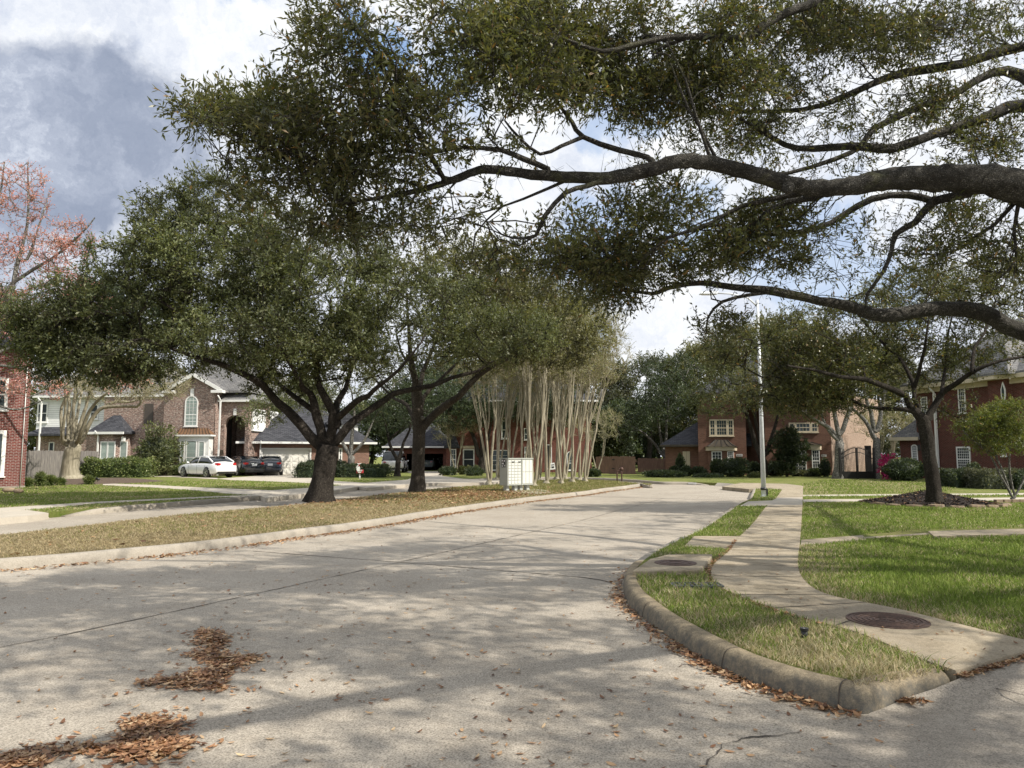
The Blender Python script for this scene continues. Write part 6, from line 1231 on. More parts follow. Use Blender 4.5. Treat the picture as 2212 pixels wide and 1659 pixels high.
for i in range(11):
    f = i / 10; m.tube([B.p(ua + (uc - ua) * t + ((ub + (ud - ub) * t) - (ua + (uc - ua) * t)) * f, bv - .17 + (-.76 - bv + .15) * t, zb + .14 + (zr - zb - .12) * (t ** 1.5)) for t in (0, .25, .5, .75, 1)], .02, 4)
m.build('seam', M['bronze'], rf); m = MB(); B.box(m, ua - .05, ub + .05, bv - .2, -.7, zb, zb + .115); m.build('bay_cornice', M['white'], hB)
B.window(hB, (390, 951.5, 400, 1022), bv - .01, cols=2, rows=4, pm_='shutter', bars=False); B.window(hB, (403, 951.5, 426, 1022), bv - .01, cols=1, rows=4, pm_='shutter', bars=False); B.window(hB, (429.5, 953, 443, 1022), bv - .01, cols=2, rows=4, pm_='shutter', bars=False)
m = MB(); lu, lz = B.uz(481, 976); B.box(m, lu - .08, lu + .08, -.25, -.05, lz - .2, lz + .15); m.build('wall_lantern', M['bronze'], hB)
m = MB(); B.box(m, B.u(474), B.u(478), 1.2, 1.55, .1, 4.6); m.build('entry_door', M['black'], hB)
# white siding piece above the garage
m = MB(); B.box(m, B.u(530), B.u(539), .4, 5, 3.5, B.zz(535, 882)); m.build('siding_wall', M['siding'], hB)
# garage wing
Gg = Fr(524, 57, 797, 60.5); zg = Gg.zz(600, 958); m = MB(); go0, go1 = Gg.u(567), Gg.u(669); gz1 = Gg.zz(600, 970.5)
Gg.box(m, 0, go0, 0, .3, .1, zg); Gg.box(m, go1, Gg.w, 0, .3, .1, zg); Gg.box(m, go0, go1, 0, .3, gz1, zg); Gg.box(m, 0, .3, .3, 9, .1, zg); Gg.box(m, Gg.w - .3, Gg.w, .3, 9, .1, zg); Gg.box(m, .3, Gg.w - .3, 8.7, 9, .1, zg)
m.build('garage_wall', M['brick_garage'], hB)
m = MB(); Gg.hip(m, 0, Gg.w, 0, 9, zg + .12, 3.6, .45); m.build('garage_roof', M['shingle'], hB); m = MB(); Gg.gutter(m, 0, Gg.w, 0, 9, zg + .12); m.build('garage_gutter', M['white'], hB)
m = MB(); Gg.box(m, go0, go1, .12, .16, .1, gz1)
for i in range(8):
    for j in range(4):
        du = (go1 - go0) / 8; dz = (gz1 - .1) / 4; Gg.box(m, go0 + i * du + .07, go0 + (i + 1) * du - .07, .09, .12, .1 + j * dz + .09, .1 + (j + 1) * dz - .09)
for j in range(1, 4): pass
m.build('garage_door', M['garage'], hB)
m = MB(); Gg.box(m, go0 - .12, go0, -.03, .1, .1, gz1 + .1); Gg.box(m, go1, go1 + .12, -.03, .1, .1, gz1 + .1); Gg.box(m, go0, go1, -.03, .1, gz1, gz1 + .1); m.build('door_frame', M['white'], hB)
Gg.downpipe(hB, 562, zg + .3)
Gg.window(hB, (719, 968, 729, 996), 0, cols=1, rows=1, bars=False, pm_='darkpane', fw=.09); Gg.window(hB, (732, 968, 739.5, 996), 0, cols=1, rows=1, bars=False, pm_='darkpane', fw=.09)
m = MB(); cu_ = Gg.u(745); Gg.box(m, cu_ - 1.2, cu_ + 1.2, 1.2, 4, zg + .6, zg + 1.7); m.build('dormer', M['siding'], hB); m = MB(); Gg.hip(m, cu_ - 1.2, cu_ + 1.2, 1.2, 4.5, zg + 1.75, 1.1, .2, gl=True); m.build('dormer_roof', M['shingle'], hB)
# ---------------- house C: deep red brick behind the myrtles, with an open garage
C = Fr(962, 66, 1278, 66); hC = thing('brick_house', C.p(C.u(1100), 0, .1), 'deep red brick house behind the crape myrtles with an open dark garage', 'house')
m = MB(); C.box(m, C.u(967), C.w, 0, 10, .1, 6.4); C.box(m, C.u(987), C.u(1030), -.5, 0, .1, 6.4); m.build('wall', M['brick_far'], hC); m = MB(); C.hip(m, C.u(967), C.w, -.4, 10, 6.5, 3.6, .5); m.build('roof', M['shingle'], hC)
m = MB(); C.gutter(m, C.u(967), C.w, -.5, 10, 6.5); m.build('gutter', M['white'], hC)
m = MB(); C.box(m, C.u(966), C.u(988), -.9, 0, .1, C.zz(977, 967, -.9)); m.build('bay_wall', M['brick_far'], hC); m = MB(); C.hip(m, C.u(966), C.u(989), -.9, 1, C.zz(977, 967, -.9) + .1, 1.6, .2, gr=True); m.build('bay_roof', M['shingle'], hC)
C.window(hC, (973, 970, 985.5, 1014), -.9, cols=2, rows=4); C.window(hC, (1000, 970, 1025, 1013), -.5, cols=1, rows=1, bars=False, pm_='darkpane', fw=.1); C.window(hC, (973, 922, 982.5, 945), 0, cols=2, rows=2); C.window(hC, (1083, 908, 1098, 948), 0, cols=1, rows=1, bars=False, fw=.1)
m = MB(); C.box(m, C.u(999, -.5), C.u(1026, -.5), -.58, -.5, C.zz(1012, 969, -.5), C.zz(1012, 963, -.5)); C.box(m, C.u(1082), C.u(1099), -.06, 0, C.zz(1090, 907), C.zz(1090, 901)); m.build('lintel', M['cream'], hC)
C.window(hC, (1060, 972, 1098, 1016), 0, cols=3, rows=4); C.window(hC, (1133, 965, 1141, 1010), 0, cols=1, rows=3); C.window(hC, (1132, 925, 1141, 950), 0, cols=1, rows=2); C.window(hC, (1224, 975, 1239, 1016), 0, cols=1, rows=2, arch=True); C.window(hC, (1180, 960, 1192, 1013), 0, cols=1, rows=1, bars=False, pm_='black', name='entry_door', sash=False)
Cg = Fr(838, 74, 970, 74); m = MB(); zg = Cg.zz(900, 967); o0, o1 = Cg.u(878), Cg.u(957); oz = Cg.zz(900, 980); gw0, gw1 = Cg.u(842), Cg.u(874); D = 8
Cg.box(m, 0, gw0, 0, .3, .1, zg); Cg.box(m, gw1, o0, 0, .3, .1, zg); Cg.box(m, o1, Cg.w, 0, .3, .1, zg); Cg.box(m, o0, o1, 0, .3, oz, zg); Cg.box(m, gw0, gw1, 0, .3, oz, zg); Cg.box(m, 0, .3, .3, D, .1, zg); Cg.box(m, Cg.w - .3, Cg.w, .3, D, .1, zg); Cg.box(m, .3, Cg.w - .3, D - .3, D, .1, zg)
m.build('garage_wall', M['brick_far'], hC); m = MB(); Cg.box(m, gw0, gw1, .1, .16, .1, oz); m.build('garage_door', M['garage'], hC)
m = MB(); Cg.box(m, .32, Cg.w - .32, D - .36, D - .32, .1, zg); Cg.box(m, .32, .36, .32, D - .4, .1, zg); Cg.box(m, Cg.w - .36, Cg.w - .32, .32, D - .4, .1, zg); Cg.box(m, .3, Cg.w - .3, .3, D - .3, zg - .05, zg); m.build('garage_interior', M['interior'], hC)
m = MB(); Cg.hip(m, 0, Cg.w, 0, D, zg + .12, 3.2, .4); m.build('garage_roof', M['shingle'], hC); m = MB(); Cg.gutter(m, 0, Cg.w, 0, D, zg + .12); m.build('garage_gutter', M['white'], hC)
C_w = Cg.window(hC, (946, 988, 957, 1002), D - .38, cols=3, rows=3, name='back_door')
# ---------------- house D: orange brown brick
Dh = Fr(1436, 58, 1800, 55); hD = thing('brick_house', Dh.p(Dh.u(1600), 0, .1), 'shaded orange-brown brick house with two cream-trimmed bay windows behind the street lamp', 'house')
m = MB(); u = Dh.u; zw = Dh.zz(1470, 963); Dh.box(m, 0, u(1509), 1.2, 9, .1, zw); Dh.box(m, u(1509), u(1613), 0, 9, .1, 6.3); Dh.box(m, u(1613), u(1654), 2.2, 9, .1, 6.3); Dh.box(m, u(1654), u(1797), 0, 9, .1, 6.3); m.build('wall', M['brick_orange'], hD)
m = MB(); Dh.box(m, u(1797) - .02, u(1797) + .02, .01, 9, .1, 6.3); 
a_ = Dh.p(u(1797), 0, 0); bF = at(1902, 985, 62); m2 = MB(); sidew = [(a_.x, a_.y), (bF.x, bF.y), (bF.x - 1, bF.y + 1.5), (a_.x - .5, a_.y + 4)]; m2.prism(sidew, .1, 6.3); m2.build('side_wall', M['brick_sunlit'], hD)['label'] = 'sunlit salmon side wall'
m = MB(); Dh.hip(m, 0, u(1509) + 3.6, 1.2, 6.6, zw + .1, 2.0, .4, gr=True); Dh.hip(m, u(1509), u(1797), 0, 9.5, 6.42, 3.4, .5); m.build('roof', M['shingle'], hD); m = MB(); Dh.gutter(m, u(1509), u(1797), 0, 9.5, 6.4); Dh.box(m, -.4, u(1509), .65, .75, zw - .05, zw + .1); m.build('gutter', M['bronze'], hD)
Dh.window(hD, (1531.5, 906, 1545.5, 942), 0, 2, 4, 'cream', fw=.1); Dh.window(hD, (1545.5, 906, 1571, 942), 0, 4, 4, 'cream', fw=.1); Dh.window(hD, (1571, 906, 1584.5, 942), 0, 2, 4, 'cream', fw=.1)
Dh.window(hD, (1703.5, 913, 1717, 934), 0, 2, 2, 'cream', fw=.1); Dh.window(hD, (1717, 913, 1751, 934), 0, 4, 2, 'cream', fw=.1); Dh.window(hD, (1751, 913, 1767, 934), 0, 2, 2, 'cream', fw=.1)
for xs in ((1475, 1482.5), (1483, 1490.5)):
    m = MB(); a0, a1 = Dh.u(xs[0], 1.2), Dh.u(xs[1], 1.2); z0_, z1_ = Dh.zz(1480, 1016, 1.2), Dh.zz(1480, 975, 1.2); Dh.box(m, a0, a1, 1.14, 1.2, z0_, z1_)
    for k in range(14): z = z0_ + .1 + (z1_ - z0_ - .2) * k / 14; Dh.box(m, a0 + .04, a1 - .04, 1.115, 1.14, z, z + .07)
    m.build('shutter', M['cream'], hD)
def bay(fr, root, x0, x1, ybot, ytop, yr, v, wm, wins, roofm='bronze'):
    zc = fr.zz((x0 + x1) / 2, ytop, v); zb_ = fr.zz((x0 + x1) / 2, ybot, v); zr_ = fr.zz((x0 + x1) / 2, yr, 0); a, b = fr.u(x0, v), fr.u(x1, v); ins = min(.6, (b - a) * .2)
    m = MB(); m.prism([tuple(fr.p(p_, q_, 0)[:2]) for p_, q_ in ((a, .02), (a + ins * .5, v), (b - ins * .5, v), (b, .02))], .1, zb_); m.build('bay_wall', M[wm], root)
    m = MB(); m.prism([tuple(fr.p(p_, q_, 0)[:2]) for p_, q_ in ((a - .15, -.002), (a + ins * .5 - .15, v - .15), (b - ins * .5 + .15, v - .15), (b + .15, -.002))], zb_, zc); m.build('bay_cornice', M['cream'], root)
    m = MB(); lo = [(a - .25, 0), (a + ins * .5 - .25, v - .25), (b - ins * .5 + .25, v - .25), (b + .25, 0)]; hi = [(a + .5, 0), (a + .6, -.15), (b - .6, -.15), (b - .5, 0)]; prev = None
    for j in range(6):
        t = j / 5; z = zc + (zr_ - zc) * t ** 1.5; row = [fr.p(l_[0] + (h_[0] - l_[0]) * t, l_[1] + (h_[1] - l_[1]) * t, z) for l_, h_ in zip(lo, hi)]
        if prev: 
            for k in range(3): m.quad(prev[k], prev[k + 1], row[k + 1], row[k])
        prev = row
    m.quad(*prev); rf = m.build('bay_roof', M[roofm], root)
    m = MB()
    for i in range(5):
        f = i / 4; m.tube([fr.p((lo[1][0] + (hi[1][0] - lo[1][0]) * t) * (1 - f) + (lo[2][0] + (hi[2][0] - lo[2][0]) * t) * f, lo[1][1] + (hi[1][1] - lo[1][1]) * t - .01, zc + (zr_ - zc) * t ** 1.5 + .015) for t in (0, .25, .5, .75, 1)], .025, 4)
    m.build('seam', M['black'], rf)
    for w_ in wins: fr.window(root, w_, v - .01, 3, 6, 'white', 'darkpane', fw=.06)
bay(Dh, hD, 1529, 1589, 973.5, 965, 950, -.7, 'brick_orange', [(1537, 975, 1559, 1017), (1571, 975, 1584.5, 1000)])
bay(Dh, hD, 1704, 1774, 971.5, 961, 955, -.7, 'brick_orange', [(1714, 973, 1741, 1017), (1753, 971.5, 1770, 1018)])
def plaque(fr, root, px, txt, v, size, fm='black'):
    u0, z0 = fr.uz(*px, v); m = MB(); fr.box(m, u0 - size * 1.9, u0 + size * 1.9, v - .03, v, z0 - size * .75, z0 + size * .75); o = m.build('house_number_plaque', M['label'], root)
    cu = bpy.data.curves.new('digits', 'FONT'); cu.body = txt; cu.size = size * 1.3; cu.align_x = 'CENTER'; cu.align_y = 'CENTER'; cu.extrude = .004; t = bpy.data.objects.new('digits', cu); COL.objects.link(t); q = fr.p(u0, v - .036, z0) - ORG[root.name]
    t.location = q; t.rotation_euler = (math.pi / 2, 0, fr.yaw); dg = bpy.context.evaluated_depsgraph_get(); me = bpy.data.meshes.new_from_object(t.evaluated_get(dg)); bpy.data.objects.remove(t); o2 = bpy.data.objects.new('digits', me); COL.objects.link(o2); me.materials.append(M['ink']); o2.location = q; o2.rotation_euler = (math.pi / 2, 0, fr.yaw); o2.parent = o; ORG[o2.name] = ORG[root.name]
    return o
plaque(Dh, hD, (1597, 983.5), '20103', -.01, .12); plaque(Dh, hD, (1779.5, 984), '20107', -.01, .10)
# ---------------- house E: dark maroon brick at right
E = Fr(1984, 49, 2330, 38.5); hE = thing('brick_house', E.p(E.u(2050), 0, .1), 'dark maroon brick house with cream eaves and tall white windows at the right', 'house')
m = MB(); u = E.u; zE_ = E.zz(2100, 828); E.box(m, 0, E.w, 0, 10, .1, zE_); m.prism([tuple(E.p(a, b, 0)[:2]) for a, b in ((u(2150), .01), (u(2158), -.5), (u(2188), -.5), (u(2196), .01))], .1, zE_); m.build('wall', M['brick_right'], hE)
El = Fr(1949, 50, 1990, 49.2); zl = El.zz(1965, 948); m = MB(); El.box(m, 0, El.w + .2, -.3, 6, .1, zl); m.build('wing_wall', M['brick_right'], hE)
m = MB(); El.hip(m, 0, El.w + 2.5, -.3, 6, zl + .1, 2.2, .4); m.build('wing_roof', M['shingle_grey'], hE); m = MB(); El.box(m, -.5, El.w + .1, -.85, -.7, zl - .12, zl + .1); El.box(m, -.4, El.w, -.7, -.3, zl - .10, zl - .02); m.build('wing_gutter', M['cream'], hE)
m = MB(); E.box(m, -.45, E.w + .5, -.5, .02, zE_, zE_ + .10); E.box(m, -.55, E.w + .5, -.62, -.5, zE_ - .02, zE_ + .22); E.box(m, -.12, E.w, -.12, 0, zE_ - .28, zE_ - .002); m.prism([tuple(E.p(a, b, 0)[:2]) for a, b in ((u(2146), -.5), (u(2156), -1.1), (u(2190), -1.1), (u(2200), -.5))], zE_ - .02, zE_ + .22); m.build('cornice', M['cream'], hE)
m = MB(); E.hip(m, 0, E.w, 0, 10, zE_ + .34, 4.6, .6); E.hip(m, u(2150), u(2205), -.55, 3, zE_ + .36, 2.0, .6); m.build('roof', M['shingle_grey'], hE)
E.downpipe(hE, 2027, zE_ + .1, -.1, .13)
E.window(hE, (1989, 858, 2003, 897), 0, 3, 6, fw=.08, pm_='darkpane'); E.window(hE, (2069, 836, 2085, 893), 0, 3, 6, fw=.08, pm_='darkpane'); E.window(hE, (2066, 965, 2096, 1017), 0, 6, 8, fw=.09, pm_='darkpane'); El.window(hE, (1968, 960, 1982, 996), -.3, 3, 6, arch=True, fw=.08, sash=False); E.window(hE, (2163, 955, 2172, 985), -.51, 2, 3, fw=.07)
m = MB(); cu2, cz2 = E.uz(2168, 848, -.51); hh = .62; pts = [(cu2, cz2 + hh), (cu2 + .14, cz2 + hh * .3), (cu2 + .14, cz2 - hh * .3), (cu2, cz2 - hh), (cu2 - .14, cz2 - hh * .3), (cu2 - .14, cz2 + hh * .3)]; m.hexa([E.p(a, -.5, b) for a, b in pts], [E.p(a, -.56, b) for a, b in pts]); ow = m.build('ornament_window', M['white'], hE)
m = MB(); m.hexa([E.p(cu2 + (a - cu2) * .6, -.5, cz2 + (b - cz2) * .75) for a, b in pts], [E.p(cu2 + (a - cu2) * .6, -.57, cz2 + (b - cz2) * .75) for a, b in pts]); m.build('pane', M['glass'], ow)
m = MB(); lu, lz = El.uz(1987, 967, -.3); El.box(m, lu - .08, lu + .08, -.5, -.34, lz - .2, lz + .2); m.build('wall_lantern', M['black'], hE)
for fr, u0, zl_, root in ((E, u(2076), E.zz(2076, 893) - .05, hE),): m = MB(); fr.box(m, u0 - .45, u0 + .55, -.03, 0, zl_ - .35, zl_ - .05); m.build('brick_sill', M['brick_right'], root)
# ---------------- fences and gate
def board_fence(x0, Y0, x1, Y1, ytop, label, mat, bw=.14, kick=True):
    f = Fr(x0, Y0, x1, Y1); root = thing('wooden_fence', f.p(0, 0, .12), label, 'fence'); zt_ = f.zz((x0 + x1) / 2, ytop); m = MB(); n = int(f.w / (bw + .008))
    for k in range(n): a = k * (bw + .008); f.box(m, a, a + bw, random.uniform(-.012, .012), .02, .2, zt_ + random.uniform(-.03, .03))
    m.build('boards', M[mat], root); m = MB(); [f.box(m, 0, f.w, .025, .065, z, z + .09) for z in (.5, 1.1, zt_ - .35)]; m.build('rail', M[mat], root)
    for k in range(int(f.w / 2.4) + 1): m = MB(); f.box(m, k * 2.4, k * 2.4 + .09, .07, .16, .05, zt_ - .05); m.build('post', M[mat], root)
    m = MB(); f.box(m, 0, f.w, -.03, -.014, .08, .24); m.build('kickboard', M[mat], root); return f, root, zt_
board_fence(60, 46, 212, 53, 974, 'weathered grey board fence behind the massive pale crape myrtle', 'fence_grey')
f, rt, zt_ = board_fence(1287, 62, 1375, 60, 986, 'reddish brown cedar board fence with a gate at the far end of the street', 'fence_brown')
for y in (993, 1012): m = MB(); hu, hz = f.uz(1325, y); f.box(m, hu - .12, hu + .12, -.05, -.02, hz - .04, hz + .04); m.build('gate_hinge', M['black'], rt)
board_fence(1378, 68, 1445, 68, 990, 'dark shaded board fence right of the cedar one', 'fence_brown')
Gf = Fr(1817, 47.5, 1886, 47.5); rt = thing('iron_gate', Gf.p(0, 0, .1), 'arched black iron driveway gate between the two pale-barked oaks', 'gate')
for side in (0, 1):
    m = MB(); n = 13
    for k in range(n):
        t = k / (n - 1); uu = (0 if side == 0 else Gf.w / 2) + t * Gf.w / 2 * .97 + .02; s_ = t if side == 0 else 1 - t; zt_ = 1.72 + .42 * math.sin(s_ * math.pi / 2) - .1 * (s_ > .97); m.tube([Gf.p(uu, 0, .18), Gf.p(uu, 0, zt_)], .015, 4); m.tube([Gf.p(uu, 0, zt_), Gf.p(uu, 0, zt_ + .12)], [.026, .002], 4)
    for dz in (-.02, -.30): m.tube([Gf.p((0 if side == 0 else Gf.w / 2) + t * Gf.w / 2 * .98, 0, 1.72 + .42 * math.sin((t if side == 0 else 1 - t) * math.pi / 2) + dz) for t in np.linspace(0, 1, 9)], .022, 4)
    a = 0 if side == 0 else Gf.w / 2; Gf.box(m, a, a + Gf.w / 2 * .98, -.02, .02, .17, .24); Gf.box(m, a, a + Gf.w / 2 * .98, -.008, .008, .24, .62); m.build('gate_leaf', M['iron'], rt)
for uu in (-.06, Gf.w / 2, Gf.w + .06): m = MB(); Gf.box(m, uu - .05, uu + .05, -.05, .05, .05, 2.12); m.build('gate_post', M['iron'], rt)
Ff = Fr(1886, 50, 1944, 50); rt = thing('iron_fence', Ff.p(0, 0, .1), 'black iron picket fence running from the gate to the maroon brick house', 'fence'); m = MB()
for k in range(22): uu = Ff.w * k / 21; m.tube([Ff.p(uu, 0, .15), Ff.p(uu, 0, 1.62)], .016, 4); m.tube([Ff.p(uu, 0, 1.62), Ff.p(uu, 0, 1.72)], [.022, .002], 4)
m.build('pickets', M['iron'], rt); m = MB(); [Ff.box(m, 0, Ff.w, -.015, .015, z, z + .035) for z in (.3, 1.35, 1.52)]; m.build('rail', M['iron'], rt)
m = MB(); q = at(1876, 1000, 54); m.box((q.x, q.y, 1.2), (.45, .1, 2.3)); tag(m.build('dark_door', M['black'], None, (q.x, q.y, .1)), 'tall dark panel standing behind the right leaf of the iron gate', 'door')
# ------------------------------------------------------------------ cars
def sedan(name, label, loc, yaw, paint, L=4.85, W=1.82, H=1.46, group=None, suv=False):
    """local +x = forward"""
    root = thing(name, loc, label, 'car', group); ca, sa = math.cos(yaw), math.sin(yaw)
    def Tp(x, y, z): return (loc[0] + x * ca - y * sa, loc[1] + x * sa + y * ca, loc[2] + z)
    wb = L * .295
    if suv: prof = [(-.5, .42, .95, 1.0), (-.49, .36, 1.02, 1.02), (-.44, .34, 1.05, 1.04), (-.2, .3, 1.06, 1.05), (.15, .3, 1.05, 1.05), (.25, .3, 1.02, 1.08), (.42, .32, .95, 1.02), (.48, .36, .86, .92), (.5, .42, .75, .8)]
    else: prof = [(-.5, .40, .72, .86), (-.49, .30, .84, 1.02), (-.46, .26, .90, 1.07), (-.40, .22, .92, 1.09), (-.30, .2, .93, 1.06), (-.1, .2, .93, .99), (.1, .2, .92, .97), (.2, .2, .90, .98), (.28, .2, .86, .95), (.38, .22, .80, .88), (.45, .24, .70, .78), (.485, .30, .60, .66), (.5, .38, .50, .54)]
    m = MB(); k = 10; vs = []
    for x, zb, zs, zt in prof:
        e = abs(x) * 2; wf = 1 - .17 * max(0, (e - .78) / .22) ** 2 - .02 * e; hw = W / 2 * wf; X = x * L
        half = [(0, zb), (hw * .86, zb), (hw * .97, zb + .08), (hw, zb + (zs - zb) * .45), (hw * .985, zs * .93), (hw * .93, zs), (hw * .72, (zs + zt) / 2 + .03 * (zt > zs)), (0, zt)]
        full = half + [(-a, b) for a, b in half[-2:0:-1]]; k = len(full); vs += [Tp(X, a, b) for a, b in full]
    n = len(prof); fs = [(i * k + j, i * k + (j + 1) % k, (i + 1) * k + (j + 1) % k, (i + 1) * k + j) for i in range(n - 1) for j in range(k)] + [tuple(reversed(range(k))), tuple((n - 1) * k + j for j in range(k))]
    m.add(vs, fs, True); body = m.build('body', M[paint], root, bevel=0)
    # cabin: dark glass loft with painted roof and pillars
    if suv: st = [(-.47, 1.0, 1.02, .90), (-.43, 1.0, H - .04, .80), (-.3, 1.0, H, .80), (.0, 1.0, H, .80), (.1, 1.0, H - .06, .79), (.24, 1.0, 1.06, .84)]
    else: st = [(-.41, .9, 1.08, .80), (-.34, .9, 1.23, .75), (-.26, .9, H - .06, .72), (-.10, .9, H, .70), (.04, .9, H - .03, .71), (.13, .9, 1.24, .76), (.225, .9, .97, .84)]
    def cab(sc, dz, st_): 
        out = []
        for x, zb, zt, wf in st_:
            hw = W / 2 * wf * sc; hb = W / 2 * .92 * sc; h = zt - zb
            half = [(0, zb), (hb, zb), (hb - (hb - hw) * .5, zb + h * .55), (hw * 1.01, zb + h * .80), (hw * .86, zt + dz - .01), (0, zt + dz + .01)]; full = half + [(-a, b) for a, b in half[-2:0:-1]]; out += [Tp(x * L, a, b) for a, b in full]
        return out, len(full)
    vs, k = cab(1, 0, st); n = len(st); m = MB(); m.add(vs, [(i * k + j, i * k + (j + 1) % k, (i + 1) * k + (j + 1) % k, (i + 1) * k + j) for i in range(n - 1) for j in range(k)] + [tuple(reversed(range(k))), tuple((n - 1) * k + j for j in range(k))], True); m.build('windows', M['car_glass'], root)
    mid = st[2:5] if not suv else st[1:5]; vs, k = cab(1.02, .012, mid); m = MB(); n = len(mid)
    fs = [(i * k + j, i * k + (j + 1) % k, (i + 1) * k + (j + 1) % k, (i + 1) * k + j) for i in range(n - 1) for j in (3, 4, 5, 6)]; m.add(vs, fs, True)
    for s in (-1, 1):
        m.tube([Tp(st[0][0] * L, s * W * .43, st[0][1] + .14), Tp(st[2][0] * L, s * W * .375, st[2][2] - .02), Tp(st[3][0] * L, s * W * .352, st[3][2] - .035), Tp(st[-3][0] * L, s * W * .36, st[-3][2] - .03), Tp(st[-1][0] * L, s * W * .42, st[-1][1] + .08)], [.055, .035, .03, .03, .04], 6)
        m.tube([Tp(-.05 * L, s * W * .458, .95), Tp(-.06 * L, s * W * .36, H - .05)], .022, 5)
    m.build('roof', M[paint], root)
    for s in (-1, 1):
        m = MB(); m.sphere(Tp(.15 * L, s * (W / 2 + .09), 1.0), (.08, .1, .07), 8, 6); m.tube([Tp(.15 * L, s * (W / 2 - .05), .96), Tp(.15 * L, s * (W / 2 + .05), .99)], .025, 5); m.build('wing_mirror', M[paint], root)
        m = MB(); x0 = -.503 * L; y0 = s * W * .36; m.hexa([Tp(x0 - .02, y0 - s * .20, .84), Tp(x0 - .02, y0 + s * .02, .82), Tp(x0 + .10, y0 + s * .11, .84), Tp(x0 + .05, y0, .84)][::s], [Tp(x0 - .005, y0 - s * .20, 1.0 - .04), Tp(x0 + .0, y0 + s * .02, .985), Tp(x0 + .22, y0 + s * .125, .96), Tp(x0 + .1, y0, .98)][::s]); m.build('tail_lamp', M['redlamp'], root)
        for xd in (-.09, .1): m = MB(); m.box(Tp(xd * L - .12, s * (W / 2 - .005), .84), (.16, .03, .025), yaw); m.build('door_handle', M[paint], root)
        m = MB(); 
        for xd in (-.25, -.055, .165): m.tube([Tp(xd * L, s * (W / 2 - .03), .28), Tp(xd * L, s * (W / 2 + .003), .55), Tp(xd * L, s * (W / 2 - .006), .82)], .006, 4)
        m.build('door_gap', M['black'], root)
    m = MB(); m.box(Tp(-.5 * L + .012, 0, .80 if not suv else .78), (.03, .36, .17), yaw); m.build('number_plate', M['plate'], root)
    m = MB(); m.hexa([Tp(-.497 * L, -W * .36, .26), Tp(-.43 * L, -W * .42, .26), Tp(-.43 * L, W * .42, .26), Tp(-.497 * L, W * .36, .26)], [Tp(-.503 * L, -W * .36, .40), Tp(-.44 * L, -W * .43, .40), Tp(-.44 * L, W * .43, .40), Tp(-.503 * L, W * .36, .40)]); m.build('rear_diffuser', M['black'], root)
    for s in (-1, 1):
        for x in (-wb, wb):
            R = .335 if not suv else .38; yo = s * (W / 2 - .02); yi = s * (W / 2 - .24)
            m = MB(); m.tube([Tp(x, yo - s * .03, R), Tp(x, yo + s * .005, R), Tp(x, yo + s * .008, R)], [R + .07, R + .06, .02], 24, False); m.build('wheel_arch', M['black'], root)
            m = MB(); m.tube([Tp(x, yi, R), Tp(x, yi + s * .02, R), Tp(x, yo + s * .03, R), Tp(x, yo + s * .045, R), Tp(x, yo + s * .03, R)], [R - .05, R, R, R - .03, R - .09], 28); w_ = m.build('wheel', M['tyre'], root)
            m = MB(); 
            for q in range(5):
                a = q * 2 * math.pi / 5; c_, s_ = math.cos(a), math.sin(a); e1 = R - .10
                m.hexa([Tp(x + c_ * .04 - s_ * .045, yo + s * .03, R + s_ * .04 + c_ * .045), Tp(x + c_ * .04 + s_ * .045, yo + s * .03, R + s_ * .04 - c_ * .045), Tp(x + c_ * e1 + s_ * .04, yo + s * .03, R + s_ * e1 - c_ * .04), Tp(x + c_ * e1 - s_ * .04, yo + s * .03, R + s_ * e1 + c_ * .04)], [Tp(x + c_ * .04 - s_ * .045, yo + s * .055, R + s_ * .04 + c_ * .045), Tp(x + c_ * .04 + s_ * .045, yo + s * .055, R + s_ * .04 - c_ * .045), Tp(x + c_ * e1 + s_ * .04, yo + s * .05, R + s_ * e1 - c_ * .04), Tp(x + c_ * e1 - s_ * .04, yo + s * .05, R + s_ * e1 + c_ * .04)])
            m.tube([Tp(x, yo + s * .02, R), Tp(x, yo + s * .062, R)], .06, 10)
            for q in range(24):
                a, b = q * math.pi / 12, (q + 1) * math.pi / 12; m.quad(*[Tp(x + r_ * math.cos(t), yo + s * .05, R + r_ * math.sin(t)) for r_, t in ((R - .11, a), (R - .07, a), (R - .07, b), (R - .11, b))])
            m.build('rim', M['rim'], w_)
    return root
p = at(446, 1030, 51.5); sedan('sedan', 'gleaming white sedan parked nose-left in front of the brown brick house', (p.x, p.y, .16), math.radians(180 - 37), 'car_white')
p = at(525, 1030, 56); sedan('sedan', 'black sedan in the middle, half hidden behind the white one', (p.x, p.y, .16), math.radians(180 - 52), 'car_black')
p = at(583, 1029, 57.5); sedan('sedan', 'dark blue sedan seen from behind, right of the black one by the garage door', (p.x, p.y, .16), math.radians(180 - 72), 'car_blue')
p = at(853, 1020, 67); sedan('suv', 'white SUV seen from behind in front of the far garages', (p.x, p.y, .16), math.radians(93), 'car_white', 4.9, 2.0, 1.85, suv=True)
p = at(926, 1015, 78); sedan('suv', 'silver-blue SUV parked inside the dark open garage', (p.x, p.y, .12), math.radians(88), 'car_silver', 4.6, 1.9, 1.65, suv=True)
